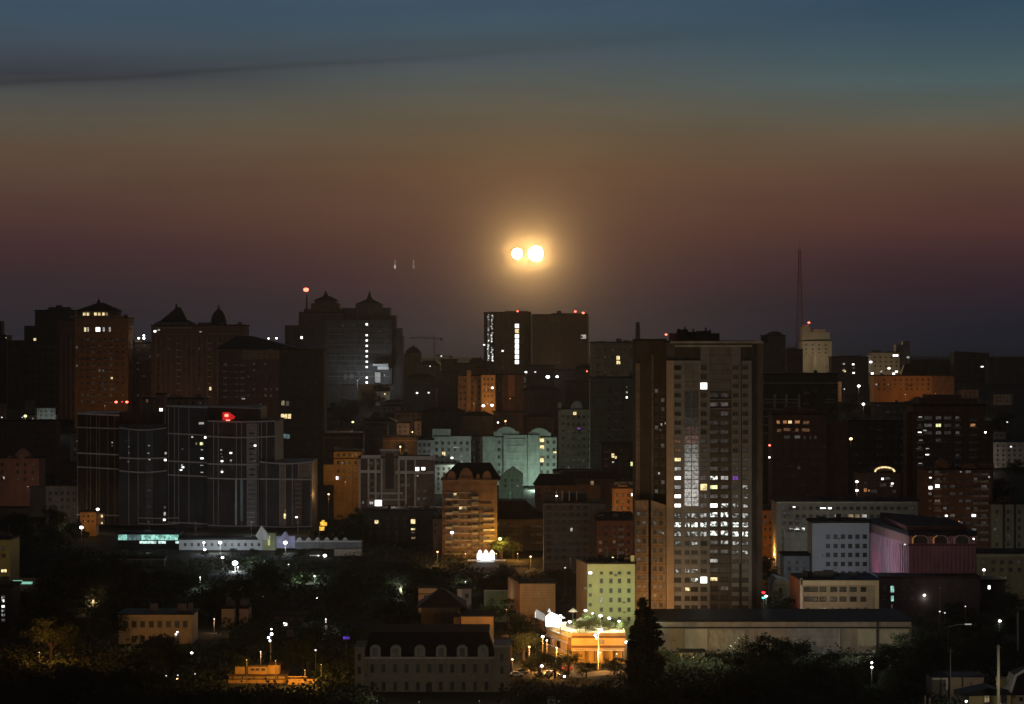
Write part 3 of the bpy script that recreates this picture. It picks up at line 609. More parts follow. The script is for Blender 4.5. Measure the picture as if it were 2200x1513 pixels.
B = Bld('residential_building', 'low pale wall with stepped gable at the left of the greenish blocks', 893, 930, 946, 1470, grey, 14); B.grid([902, 912, 922], [956, 970, 984], 6, 7, 'd')
B = Bld('house', 'green-lit house end with pointed gable standing in the courtyard light', 1072, 1124, 1026, 1420, grn, 16, cat='house', roof=None)
d = 1419.6; b = MB(); pts = [(1072, 1027), (1124, 1027), (1124, 1020), (1102, 1004), (1078, 1020), (1072, 1027)]
vs = [(sx(p, d), d, sz(q, d)) for p, q in pts[:-1]]+[(sx(p, d), d+16, sz(q, d)) for p, q in pts[:-1]]; b.add(vs, [(0, 1, 2, 3, 4), (9, 8, 7, 6, 5)]+[(i, (i+1) % 5, (i+1) % 5+5, i+5) for i in range(5)]); B.part('gable', b, grn)
B.grid([1086, 1100, 1112], [1032, 1044], 5, 6, 'd')
lamp(1147, 1058, 1452, 'courtyard lamp low before the arched greenish block', 1.2, 'g', 17000, (.7, 1, .82), light_off=(0, 22, 2)); lamp(1096, 1060, 1392, 'courtyard lamp before the green-lit gable house', .8, 'g', 3500, GRN, light_off=(6, -3, 0))
lamp(1215, 1030, 1465, 'weak courtyard lamp left below the tall greenish block', .7, 'p', 9000, (.8, 1, .85), light_off=(0, -6, 0)); lamp(985, 1000, 1455, 'weak courtyard lamp before the left greenish block', .7, 'p', 9000, (.85, .95, .9), light_off=(0, -8, 0))
B = Bld('apartment_block', 'dark flat block with a pair of lit windows left of the big tower', 1292, 1368, 955, 1300, black, 18); B.win(1317, 979, 7, 10, 'Y'); B.win(1323, 983, 5, 6, 'Y'); B.win(1317, 993, 5, 4, 'w'); B.win(1357.5, 997, 7, 10, 'G'); B.grid([1302, 1310, 1334, 1346], [968, 983, 998, 1013], 6, 7, 'n')
B = Bld('apartment_block', 'dark block behind, with a short column of three small lights', 1268, 1366, 812, 1420, mat('dim_green_wall', (.15, .16, .13, 1), .9, .4, .3, stripes=(3, .3)), 16, base=11); [B.win(1346.5, q, 4, 5, k) for q, k in ((832, 'v'), (843, 'w'), (854, 'W'))]; B.grid([1308, 1324, 1338], fr_(842, 940, 6), 6, 6, 'n')

# many more small houses crowding the slopes
HR = random.Random(11); hm_ = [mat('hill_house_%s' % n_, c, .9, .4, .3, stripes=(3, .2)) for n_, c in (('grey', (.34, .32, .3, 1)), ('brown', (.36, .26, .2, 1)), ('pale', (.52, .48, .43, 1)), ('green', (.34, .36, .3, 1)))]
def hillhouses(x0, x1, y0, y1, n, label, group, tall=(9, 22)):
    for i in range(n):
        px = HR.uniform(x0, x1); py = y0+(y1-y0)*(i+HR.random())/n; h = HR.uniform(*tall); d = 1150
        while d < 3600 and sz(py, d) > zg(sx(px, d), d)+h: d += 10
        w = HR.uniform(14, 30)/d*F; gable = HR.random() < .5
        B = Bld('hillside_house', label, px-w/2, px+w/2, py, d, HR.choice(hm_), HR.uniform(10, 16), d1=d+HR.uniform(-6, 6), cat='house', group=group, roof=None if gable else roof_m)
        if gable: B.hip('roof', px-w/2-1.5, px+w/2+1.5, py+.5, py-HR.uniform(4, 8), roof_b, .5, -1, 15, HR.uniform(.2, .8))
        if HR.random() < .6: q = px+HR.uniform(-.35, .2)*w; B.block('chimney', q, q+2.5, py-6, py+2, hm_[1], 4, 1.2)
        st = 3.2/d*F; nr = max(1, int((h-2)/3.2)); nc = max(2, int(w/st/1.15))
        B.grid(fr_(px-w/2+st, px+w/2-st, nc), [py+st*(r_+.8) for r_ in range(nr)], st*.42, st*.5, 'd')
        if i % 5 == 2: lamp(px+w*.6, py+st*2, d-14, 'small lamp glinting among the crowded slope houses', 2.2, HR.choice('po'), 2400, HR.choice(((1, .6, .3), (1, .85, .7), (.85, .95, 1))), light_off=(0, -6, 0), group='small lamps among the slope houses')
        if HR.random() < .45: B.win(px+HR.uniform(-.3, .3)*w, py+st*(HR.randrange(nr)+.8), st*.5, st*.5, HR.choice('vwyYa'), mull=False)
hillhouses(790, 1290, 800, 935, 40, 'small dim house crowded on the dark slope below the twin slabs', 'small houses on the slope below the twin slabs')
hillhouses(1640, 2200, 800, 1010, 26, 'small dim house crowded on the dark right-hand slope', 'small houses on the right slope')
hillhouses(690, 1000, 925, 1000, 10, 'dim mid-size house behind the white-banded panel building', 'houses behind the panel building', (14, 24))
hillhouses(1180, 1366, 1012, 1060, 5, 'dim mid-size house below the greenish courtyard blocks', 'houses below the courtyard blocks', (14, 22))
hillhouses(-20, 620, 840, 930, 12, 'small dim house on the dark slope at the far left', 'small houses on the far left slope')
# ------------------------------------------------------------------ red-brown dormered house, centre
rbm = mat('red_brown_render', (.19, .12, .085, 1), .9, .35, .3, stripes=(3, .25))
B = Bld('apartment_house', 'red-brown dormered apartment house lit orange at its foot in the centre', 950, 1068, 1030, 1010, rbm, 20, roof=None)
B.hip('roof', 946, 1076, 1031, 996, roof_b, .55, 3, 18, .55)
for a, c, t in ((952, 958, 1016), (960, 980, 1012), (986, 1017, 1006), (1022, 1032, 1018), (1036, 1056, 1012)): arch_top(B, a, c, 1031, t, rbm, 'dormer', 4, -.4)
B.block('bay', 984, 1018, 1026, 1048, rbm, -.8, 3); B.f.box('cornice', 948, 1070, 1031, 1034, 0, .9, brown)
for i in range(8): B.f.box('balcony', 957, 972, 1070+i*15.3, 1075+i*15.3, 0, 1.2, (pale, brown)[i % 2]); B.f.box('balcony', 1038, 1062, 1100+i*12, 1104+i*12, .8, 1.7, (brown, trim)[i % 2])
for i in range(9): B.f.box('balcony', 1012, 1029, 1066+i*15.3, 1069+i*15.3, 0, 1.3, brown)
B.f.box('bay', 1030, 1056, 1082, 1200, 0, .8, rbm)
for i in range(10): B.f.box('ledge', 955, 1012, 1058+i*14.6, 1059.6+i*14.6, 0, .25, trim)
B.grid([964, 979, 994, 1008, 1021], fr_(1065, 1186, 9), 9, 7.5, 'd'); f = B.f
f.p = f.p-f.n*.82; f.q = f.q-f.n*.82; B.grid([1036, 1049], fr_(1092, 1172, 6), 9, 7, 'd'); f.p = f.p+f.n*.82; f.q = f.q+f.n*.82
B.win(977.5, 1062, 8, 6, 'Y'); B.win(990, 1091.5, 8, 7, 'Y'); B.win(999, 1091.5, 9, 7, 'y'); B.win(1022, 1076, 8, 4, 'v')
B = Bld('apartment_house', 'pinkish blank-walled annex on the left of the red-brown dormered house', 930, 952, 1115, 1020, pink, 14); B.grid([935], [1128, 1142], 4, 6, 'd')
B = Bld('apartment_house', 'dark apartment house behind the yellow-lit tree in the centre', 1058, 1168, 1115, 1050, dbrown, 16, roof=None)
B.hip('roof', 1052, 1172, 1116, 1078, roof_b, .4, -1, 20, .5); B.grid(fr_(1070, 1158, 8), fr_(1126, 1196, 5), 7, 8, 'ndd')
B = Bld('apartment_house', 'dark-roofed house with reddish walls between the green gable and the brown office', 1150, 1290, 1042, 1080, mat('dull_red_wall', (.2, .12, .1, 1), .9), 18, roof=None)
B.hip('roof', 1146, 1240, 1043, 1020, roof_b, .4, -1, 18, .5); B.hip('roof', 1196, 1322, 1032, 1014, roof_b, .5, 6, 16, .8); B.block('raised_wall', 1200, 1320, 1030, 1090, dbrown, 6, 12)
B.grid(fr_(1158, 1192, 3), [1052, 1066], 6, 7, 'd'); B.win(1272, 1038, 8, 9, 'y')
offm = mat('office_concrete', (.2, .165, .14, 1), .9, .2, .4)
B = Bld('office_building', 'brown concrete office with six rows of dark recessed windows left of the big tower', 1168, 1300, 1082, 940, offm, 18)
B.f.box('side_pier', 1266, 1300, 1082, 1205, 0, .3, mat('office_pier', (.17, .14, .12, 1)))
for i in range(9): B.f.box('ledge', 1168, 1267, 1082+i*15.4, 1085.4+i*15.4, 0, .5, mat('office_ledge', (.27, .23, .2, 1)))
B.grid(fr_(1180, 1258, 6), [1090+i*15.4 for i in range(8)], 10, 8.5, 'n', skip=[(3, 3)]); B.win(1228, 1138, 6, 8, 'w'); B.win(1279, 1193, 4, 8, 'w')
for i, q in enumerate((1194, 1207, 1222, 1238)): B.block('roof_frame_post', q, q+2.2, 1056, 1082, trim, 2, 1)
B.block('roof_room', 1170, 1194, 1060, 1082, dbrown, 4, 8); B.block('roof_room', 1212, 1262, 1060, 1082, black, 5, 8)
lamp(1196, 1066, 939, 'small white lamp on the roof of the brown concrete office', 3.2, 'w', base=sz(1082, 939), name='roof_lamp', cat='lamp')
or2 = mat('orange_house', (.42, .24, .13, 1), .9, .3, .25, stripes=(3, .2))
B = Bld('residential_building', 'orange-lit house front squeezed against the left side of the big tower', 1318, 1370, 1050, 1000, or2, 16); B.block('raised_gable', 1328, 1349, 1043, 1052, or2, -.3, 6); B.grid([1326, 1338, 1350, 1362], [1064, 1078, 1092], 6, 7, 'd'); B.win(1359, 1063, 7, 7, 'W')
rdm = mat('red_brick_house', (.33, .13, .08, 1), .9, .3, .3)
B = Bld('residential_building', 'red brick house lit from its foot by a bright lamp left of the big tower', 1282, 1368, 1118, 930, rdm, 16, roof=None); B.hip('roof', 1278, 1372, 1119, 1102, roof_b, .5, -1, 18, .7); B.grid([1290, 1302, 1320, 1334, 1350], [1132, 1148, 1165, 1182], 7, 8, 'dnda')
lamp(1316, 1200, 850, 'bright white-orange lamp on the street between the red brick house and the green office', 6, 'o', 2600, SOD, light_off=(0, 8, 2)); lamp(1340, 1092, 985, 'sodium lamp at the foot of the orange-lit house by the big tower', .8, 'o', 2500, (1, .38, .07), light_off=(0, -6, 1), base=10)
# forecourt with bright white kiosk
B = Bld('kiosk', 'glaring white lit kiosk with a flat canopy at the foot of the red-brown house', 1024, 1063, 1190, 990, white, 6, cat='kiosk', roof=None)
for a in (1025.5, 1038.5, 1051.5):
    arch_top(B, a, a+11, 1204, 1182, emi('kiosk_white', (.95, .95, 1), 4.5), 'lit_panel', .8, -1.2)
b = MB(); b.box((sx(1004, 987), 984, sz(1204.5, 987)), (sx(1086, 987), 988, sz(1203, 987))); B.part('canopy', b, white)
lightd('kiosk_light', (0, -4, 3), (.95, .95, 1), 900, .5, B.root)
lamp(971, 1144.5, 985, 'round white street lamp on a pole before the red-brown house', 6, 'w', 300, base=10)
lamp(1066, 1190, 990, 'sodium lamp right beside the white kiosk', 1.5, 'o', 1400, SOD, light_off=(0, 4, 1)); lamp(1000, 1190, 996, 'sodium lamp at the left foot of the red-brown house', 1.5, 'o', 3000, SOD, light_off=(0, -2, 1)); lamp(1074, 1158, 1000, 'sodium lamp shining through the crown of the yellow-lit tree', 6.5, 'y', 7000, (1, .62, .1), light_off=(0, 1, 0), base=10)
tree(1078, 1150, 1006, 'tree lit bright yellow from inside beside the white kiosk', m='l', wid=1.2); tree(1102, 1160, 1010, 'tree with amber lower crown right of the bright yellow one', m='l', wid=1.5)
lamp(1112, 1190, 1000, 'low sodium lamp under the amber tree', 1.5, 'o', 6000, SOD, light_off=(0, -3, 2), base=10)
# ------------------------------------------------------------------ panel building with white bands
B = Bld('apartment_building', 'panel apartment building framed by pale bands, one big white window near its foot', 771, 920, 984, 1150, dbrown, 18, d1=1150)
wb = mat('pale_band', (.5, .46, .42, 1), .9, .25, .4)
B.block('raised_centre', 818, 856, 968, 1085, mat('band_wall', (.2, .17, .15, 1)), -.4, 10)
for a, c, t, h in ((776, 818, 978, 7), (856, 936, 980, 8), (772, 818, 1010, 6), (850, 932, 1012, 6), (790, 866, 1058, 4), (790, 870, 1072, 3), (790, 950, 1088, 3), (816, 858, 965, 4)): B.f.box('pale_band', a, c, t, t+h, 0, .8, wb)
for q in (771, 790, 805, 818, 855, 870, 890): B.f.box('pier', q, q+4, 986, 1092, 0, .6, wb)
B.f.box('dark_slot', 828, 846, 974, 1050, .4, .55, black)
for a, c in ((794, 816), (860, 888)): B.grid([a+5, a+17], [996, 1028, 1042, 1066], 8, 8, 'd')
B.win(830, 1006, 12, 6, 'W'); f = B.f
B.win(780, 1080, 6, 7, 'v'); B.win(798, 1081.5, 9, 8, 'w'); f.p = f.p-f.n*.9; f.q = f.q-f.n*.9; B.win(812.5, 1081, 15, 14, 'W', mull=False); f.p = f.p+f.n*.9; f.q = f.q+f.n*.9
B.f.box('end_bay', 893, 934, 990, 1092, 0, .5, mat('end_bay', (.17, .13, .115, 1)))
f.p = f.p-f.n*.55; f.q = f.q-f.n*.55; B.win(896.5, 1008, 9, 9, 'W', mull=False); B.win(909.5, 1008, 9, 9, 'W', mull=False); B.win(897, 1022.5, 4, 4, 'w'); B.grid([899, 912, 924], [1040, 1056, 1072], 7, 8, 'd'); f.p = f.p+f.n*.55; f.q = f.q+f.n*.55
B = Bld('house', 'ochre house glowing orange left of the panel building', 717, 776, 970, 1240, mat('ochre_wall', (.5, .32, .13, 1), .9, .3, .35, stripes=(3, .15)), 14, cat='house')
B.block('lower_wing', 695, 719, 999, 1042, mat('ochre_wall', None) if False else mats['ochre_wall'], -2, 10); B.block('roof_edge', 714, 780, 966, 971, roof_b, -.6, 12); B.f.box('ledge', 717, 776, 984, 986, 0, .7, roof_b)
B.f.box('ledge', 717, 772, 1003, 1004.5, 0, .5, trim); B.grid([727, 739, 751, 764], [977, 994, 1012, 1026], 6, 7, 'd'); B.win(736, 994.5, 4, 3, 'w'); B.win(725, 1027, 7, 8, 'W')
lamp(742, 1036, 1212, 'sodium lamp low before the ochre house', .8, 'o', 3000, (1, .47, .1), light_off=(0, -5, 2)); lamp(757, 980, 1228, 'sodium wall lamp high on the ochre house', .6, 'o', 900, (1, .5, .1), light_off=(0, -4, 0), base=10)
for a, c, t, d, tx in ((697, 780, 934, 1420, 'dull brown long house above the ochre house'), (786, 832, 912, 1450, 'dull house under the lone faint lamp'), (822, 895, 940, 1400, 'dark gabled house above the panel building')):
    B = Bld('hillside_house', tx, a, c, t, d, mat('dull_brown', (.11, .085, .075, 1), .9, .4), 14, cat='house'); B.f.box('ledge', a, c, t+6, t+8, 0, .5, brown); B.grid(fr_(a+8, c-8, 5), [t+14, t+28], 6, 6, 'd')
B = Bld('apartment_building', 'unlit block below the panel building with a short column of cream windows', 781, 930, 1098, 1090, black, 16); B.win(887.5, 1120.5, 11, 11, 'Y', mull=False); B.win(887.5, 1137, 10, 5, 'Y'); B.win(887.5, 1144, 8, 3, 'y'); B.win(888, 1156, 9, 5, 'y'); B.win(809, 1121.5, 9, 9, 'Y', mull=False); B.win(887, 1190, 8, 4, 'v')
B.grid(fr_(796, 870, 5), fr_(1112, 1160, 4), 7, 8, 'n', skip=[(1, 0)])
# ------------------------------------------------------------------ big dark tower block behind the glass complex
B = Bld('apartment_tower', 'dark brown tower behind the glass complex with yellow and bluish lit windows', 600, 696, 752, 1500, mat('dark_brown_panel', (.1, .075, .06, 1), .9, stripes=(3, .25)), 24, d1=1500)
B.grid([612, 624, 636, 650, 664, 678], fr_(800, 1040, 12), 7, 7, 'nnd', skip=[(0, 3), (0, 4), (1, 4), (0, 6), (1, 6)])
for xx, yy, k in ((607, 894.5, 'Y'), (614, 894.5, 'Y'), (622, 894.5, 'Y'), (605, 937, 'c'), (612, 937, 'c'), (619, 938, 'c'), (608, 866, 'y'), (618, 867, 'v')): B.win(xx, yy, 7.5, 11 if k != 'c' else 10, k, mull=False)
# ------------------------------------------------------------------ glass complex, left
gm = mat('dark_reflecting_glass', (.045, .043, .046, 1), .5, .6, .15, spec=.15)
gm2 = mat('bluish_dark_glass', (.035, .042, .052, 1), .5, .5, .15, spec=.15)
lb = mat('light_band_metal', (.4, .39, .38, 1), .6, .3, .4); rib = mat('grey_rib_metal', (.3, .28, .28, 1), .6, .3)
B = Bld('glass_office_complex', 'wide dark glass office complex of stepped curved blocks with thin pale bands', 445, 592, 905, 1180, gm, 40)
B.block('glass_block', 358, 446, 874, 1136, gm2, 4, 36); B.block('glass_block', 446, 560, 874, 905, gm, 8, 30); B.block('glass_block', 255, 359, 912, 1130, gm2, 2, 36); B.block('glass_block', 165, 256, 888, 1128, mat('brownish_glass', (.03, .024, .02, 1), .3, .5), 6, 34); B.block('glass_block', 558, 670, 992, 1134, gm, -3, 36)
B.block('roof_volume', 255, 357, 886, 912, black, 12, 24)
def band(x0, x1, ya, sag, off, h=2.6, m=lb):      # a thin curved cornice made of short pieces
    n = 6; d = B.d+off; b = MB()
    for i in range(n):
        a, c = x0+(x1-x0)*i/n, x0+(x1-x0)*(i+1)/n
        s = [ya+sag*math.sin(math.pi*(q-x0)/(x1-x0)) if sag > 0 else ya+(q-x0)/(x1-x0)*-sag for q in (a, c)]
        T = [(sx(a, d), sz(s[0]+h, d)), (sx(c, d), sz(s[1]+h, d)), (sx(c, d), sz(s[1], d)), (sx(a, d), sz(s[0], d))]
        b.add([(p, d, q) for p, q in T]+[(p, d+1.2, q) for p, q in T], [(0, 1, 2, 3), (7, 6, 5, 4), (0, 4, 5, 1), (1, 5, 6, 2), (2, 6, 7, 3), (3, 7, 4, 0)])
    B.part('pale_band', b, m)
for x0, x1, off, rows in ((165, 256, 5, ((887, -4, 3.4), (917, -3, 2.6), (972, -4, 3), (1002, -5, 2.6), (1105, -2, 2))), (256, 358, 1, ((918, 5, 2.6), (982, 2, 3), (1010, 4, 2.6))), (358, 446, 3, ((871, -3, 3.4), (930, -4, 2.6), (989, -4, 3), (1019, -4, 2.6), (1121, -4, 2.4))),
                          (446, 560, 7, ((873, -3, 3),)), (446, 592, -1, ((903, 2, 3.2), (936, 3, 3), (995, 2, 3.2), (1026, 2, 2.8), (1128, 2, 1.6))), (558, 670, -4, ((991, 4, 3), (1028, -1, 3), (1130, 2, 1.6))), (297, 384, 0, ((1112, 1, 2), (1124, 2, 2)))):
    for ya, sg, h in rows: band(x0, x1, ya, sg, off, h)
def ribs(xs, y0, y1, off, w=1.3, m=rib):
    for q in xs: B.block('mullion_rib', q, q+w, y0, y1, m, off-.35, .7)
ribs([166, 186, 194, 207, 213, 231, 246], 890, 1126, 6, 1.2, brown); ribs([276, 296, 316, 326], 925, 1128, 2); ribs([354, 361, 374, 383, 405], 876, 1126, 4, 1.5)
ribs([458, 468, 507, 518, 554, 561, 572, 590], 906, 1130, 0, 1.6); ribs([571, 600, 612, 627, 640, 667], 996, 1130, -3, 2)
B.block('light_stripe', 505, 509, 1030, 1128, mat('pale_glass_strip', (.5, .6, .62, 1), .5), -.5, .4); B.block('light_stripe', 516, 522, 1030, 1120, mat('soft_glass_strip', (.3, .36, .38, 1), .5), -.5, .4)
B.block('stair_tower', 530, 552, 910, 1130, rib, -.4, .5); B.block('stair_tower', 313, 327, 925, 1115, mat('stair_glass', (.08, .09, .1, 1), .5), 1.6, .6); B.block('corner_panel', 640, 668, 996, 1026, brown, -3.3, 1); B.block('wall_bay', 600, 612, 995, 1130, brown, -3.3, 1)
B.block('wall_bay', 630, 650, 1030, 1130, dbrown, -3.5, 1)
f = B.f
def offw(o): f.p = f.p-f.n*o; f.q = f.q-f.n*o
offw(.6)
for i in range(9): B.win(541, 1042+i*10, 16, 3.5, 'u' if i < 6 else 'v', mull=False, fr=fr_d)
B.grid([541], fr_(920, 1020, 10), 12, 4, 'd')
for xx, yy, k, w in ((475, 967, 'w', 5), (475, 975, 'v', 4), (477, 982, 'v', 4), (477, 991, 'W', 6), (477, 1009, 'v', 5), (477, 1014, 'W', 5), (496, 973.5, 'W', 6), (496, 989.5, 'w', 5), (548, 957.5, 'W', 6), (546, 974, 'v', 9), (547, 990, 'v', 8), (498, 1004, 'u', 4)): B.win(xx, yy, w, 4, k, mull=False, fr=fr_d)
offw(-.6); offw(4.2)
for xx, yy, k, w, h in ((612, 1109, 'Y', 5, 12), (613, 1097, 'a', 3, 8), (637, 1111.5, 'W', 6, 4), (641, 1118, 'u', 12, 3)): B.win(xx, yy, w, h, k, mull=False, fr=fr_d)
B.grid([641], fr_(1040, 1090, 6), 14, 3, 'u'); offw(-4.2); offw(-3.4)
for xx, yy, k, w, h in ((432.5, 909.5, 'w', 12, 6), (433, 953.5, 'G', 8, 7), (422, 953, 'y', 4, 6), (413, 939, 'w', 5, 4), (441, 940, 'W', 5, 5), (434, 966.5, 'w', 6, 3), (434, 985, 'W', 8, 4), (434, 1000, 'w', 8, 3), (434, 1015, 'w', 7, 3), (391, 1000, 'w', 4, 5), (393, 1004, 'W', 6, 4), (389, 1010, 'W', 6, 3.5), (392, 965, 'v', 4, 3)): B.win(xx, yy, w, h, k, mull=False, fr=fr_d)
offw(3.4); offw(-1.5)
for xx, yy, k, w, h in ((320, 957.5, 'w', 5, 3), (319, 974, 'w', 5, 3), (321, 987, 'w', 5, 4), (356, 974, 'w', 5, 6), (355, 988.5, 'W', 6, 5), (354, 1090, 'v', 5, 6), (354, 1104, 'w', 5, 8), (353, 1117, 'W', 6, 5), (277, 960, 'v', 4, 4), (277, 973, 'v', 4, 6), (276, 992, 'v', 4, 6), (271, 947, 'u', 8, 3)): B.win(xx, yy, w, h, k, mull=False, fr=fr_d)
B.grid([320], fr_(1030, 1100, 7), 10, 4, 'd'); offw(1.5); offw(-5.5)
for xx, yy, k in ((241, 951, 'w'), (241, 958, 'v'), (189, 1049, 'u'), (165, 948, 'v')): B.win(xx, yy, 4, 3.5, k, mull=False, fr=fr_d)
offw(5.5)
B = Bld('roof_house', 'brown penthouse box with a white lamp standing behind the glass complex roof', 334, 352, 848, 1230, pink, 10, cat='roof house', base=sz(905, 1230)); B.win(346, 881, 8, 8, 'W', mull=False); B.win(341, 860, 5, 6, 'd')
B = Bld('apartment_block', 'long brown block showing over the roofline of the glass complex', 300, 440, 858, 1330, brown, 16); B.hip('attic', 352, 400, 858, 850, brown, .5, 1, 10, .5); B.grid(fr_(310, 430, 9), [866, 878], 6, 6, 'd'); B.win(316, 861, 6, 8, 'a')
b = MB()
for xx, r_, t in ((249.5, 5, 'left one of a pair of red beacons above the glass complex'), (272.5, 5, 'right one of a pair of red beacons above the glass complex')): lamp(xx, 864, 1180, t, r_, 'r', 60, (1, .05, .03), base=sz(888, 1180), name='roof_beacon', cat='beacon')
lamp(262, 863.5, 1180, 'small dull red bulb between two red beacons above the glass complex', 2.4, 'R', base=sz(888, 1180), name='roof_beacon', cat='beacon')
r = empty('illuminated_sign', (sx(490, 1176), 1176, sz(903, 1176)), 'glowing red roof sign on the stepped edge of the glass complex', 'sign')
b = MB(); q = 1176/F; b.prism([(0, 0), (6.2*q*1, 0), (6.2*q, .4), (0, .4)], 0, .1)
b = MB(); P_ = [(-12, 0), (-12, 17), (2, 17), (15, 8), (13, 3), (2, -1)]; vs = [(p*q, 0, w*q) for p, w in P_]+[(p*q, .5, w*q) for p, w in P_]; b.add(vs, [(0, 5, 4, 3, 2, 1), tuple(range(6, 12))]+[(i, (i+1) % 6, (i+1) % 6+6, i+6) for i in range(6)]); b.build('sign_panel', emi('sign_red', (1, .015, .02), .5), r)
b = MB()
for a in (-5.4, -3.2, -1): b.ring([(.2, 7.5*q), (1.5*q, 8*q), (1.8*q, 10*q), (1.2*q, 13*q)], 8, (a*q, -.5))
b.box((-4*q, -.6, -1*q), (4*q, -.1, 1*q)); b.build('sign_bulbs', head_m['r'], r)
lightd('sign_light', (0, -3, 2), (1, .05, .03), 120, .5, r)
# ------------------------------------------------------------------ left edge
B = Bld('house', 'pinkish brick house with a rounded dormer at the left edge', -40, 84, 985, 1350, mat('pinkish_house', (.42, .25, .18, 1), .9, .25, .3, stripes=(1.5, .15)), 18, cat='house'); B.lathe('round_dormer', 50, [(18, 988), (18, 980), (14, 972), (8, 966), (2, 963)], mats['pinkish_house'], 4, 14)
B.f.box('cornice', -40, 84, 984, 987, 0, .6, brown); B.f.box('pier', 17, 28, 980, 1048, 0, .5, mats['pinkish_house']); B.grid([5, 38, 54, 70], [998, 1014, 1030], 5, 7, 'd'); B.win(8, 1027, 4, 6, 'w')
lamp(60, 1046, 1330, 'sodium lamp in front of the pinkish brick house at the left edge', .8, 'o', 1900, (1, .5, .3), light_off=(0, -12, 3))
B = Bld('office_block', 'grey concrete block with flat roof left of the glass complex', 98, 180, 1044, 1200, mat('mid_grey_concrete', (.22, .21, .22, 1), .9, .3), 16); B.block('lower_wing', 64, 100, 1046, 1110, dk, 1, 10); B.f.box('parapet_band', 98, 178, 1047, 1050, 0, .4, conc); B.grid(fr_(108, 172, 6), [1060, 1074, 1090], 7, 7, 'd')
lamp(140, 1112, 1180, 'weak street lamp before the grey concrete block', 1, 'p', 1800, WARM, light_off=(0, -8, 2))
B = Bld('house', 'small ochre house lit orange under a white lamp at the foot of the glass complex', 172, 206, 1101, 1130, mats['ochre_wall'], 8, cat='house'); B.block('wing', 206, 220, 1103, 1128, brown, .3, 6); B.grid([180, 190, 199], [1109, 1120], 5, 5, 'd'); B.win(219, 1109, 5, 6, 'Y'); B.win(219, 1124, 4, 4, 'Y')
lamp(210, 1094.5, 1122, 'oval white lamp above the small ochre house', 5.4, 'w', 0); lamp(182, 1120, 1119, 'sodium lamp before the small ochre house', .8, 'o', 1300, SOD, light_off=(1, -2, .5)); lamp(175, 1133.5, 1080, 'large round white street lamp below the small ochre house', 6.5, 'w', 250)
lamp(54.5, 894, 1600, 'yellow street lamp alone in the dark at the upper left', 5.4, 'y', 500, (1, .9, .4)); lamp(48, 897, 1605, 'tiny bulb touching the yellow lamp at the upper left', 2, 'p'); lamp(4, 897, 1600, 'thin pale lamp at the left edge level with the yellow lamp', 2.6, 'p')
B = Bld('apartment_block', 'dark low block behind the yellow lamp at the left', -40, 120, 905, 1560, dbrown, 16); B.grid(fr_(0, 110, 9), [916, 930, 944], 6, 6, 'n')
ol = mat('olive_stucco', (.4, .34, .15, 1), .9, .2, .5)
B = Bld('apartment_block', 'olive-yellow block cut by the left edge with one orange lit window', -40, 22, 1160, 860, ol, 16); B.win(8.5, 1226.5, 13, 8, 'Y', mull=False); B.grid([8], [1178, 1194, 1244], 9, 8, 'd')
lamp(12, 1240, 840, 'yellowish lamp before the olive block at the left edge', 1, 'y', 1300, (1, .75, .3), light_off=(-3, -5, 3))
B = Bld('shop', 'low pavilion with a glowing mint green front beside the olive block', 28, 76, 1246, 850, white, 6, cat='shop', roof=None, base=sz(1262, 850)-.2)
f = B.f; f.box('lit_front', 28, 48, 1247, 1255, 0, .3, emi('mint_front', (.3, .75, .55), .75)); f.box('lit_front', 48, 70, 1250, 1255, 0, .3, mats['mint_front']); f.box('fascia', 26, 78, 1242, 1246.5, -.2, .5, dk)
B.wall.data.materials[0] = dk
B = Bld('apartment_block', 'dark block at the left edge with a column of flickering white windows', -30, 26, 1262, 740, black, 12)
for yy, k in ((1283, 'B'), (1291, 'B'), (1303, 'B'), (1312, 'b'), (1321, 'b'), (1332, 'v')): B.win(7, yy, 8, 7, k, mull=False)
B = Bld('residential_building', 'dim reddish house right of the column of flickering windows', 26, 66, 1290, 790, dbrown, 12); B.grid([34, 46, 58], [1304, 1322], 6, 8, 'n')
for xx, yy, d, pw, cc, tx in ((845, 1094, 1118, 2600, (1, .8, .65), 'weak lamp on the dark roof before the panel apartment building'), (910, 1096, 1118, 1400, (1, .7, .5), 'weak warm lamp before the right end of the panel building'),
        (540, 1122, 1140, 2800, (.72, .88, 1), 'cold street lamp before the tall centre of the glass complex'), (320, 1122, 1138, 1400, (.75, .9, 1), 'cold street lamp before the recessed part of the glass complex'), (640, 1122, 1138, 1800, (1, .75, .65), 'warm street lamp before the right wing of the glass complex'), (205, 1112, 1150, 2200, (1, .6, .35), 'warm street lamp before the left wing of the glass complex'), (420, 1122, 1150, 900, (1, .8, .8), 'weak street lamp before the left centre of the glass complex'),
        (225, 872, 1660, 4500, (1, .45, .12), 'sodium street lamp behind the glass complex before the brown pavilion tower'), (400, 860, 1660, 4000, (1, .55, .35), 'sodium street lamp before the reddish ribbed block'), (560, 868, 1560, 3000, (1, .6, .45), 'sodium street lamp before the block with the long hip roof'), (1225, 1200, 905, 1500, (1, .75, .6), 'street lamp hidden before the brown concrete office'), (1190, 800, 2160, 9000, (1, .7, .45), 'street lamp at the foot of the right twin slab')):
    lamp(xx, yy, d, tx, .8, 'p', pw, cc, light_off=(0, -6, 3))
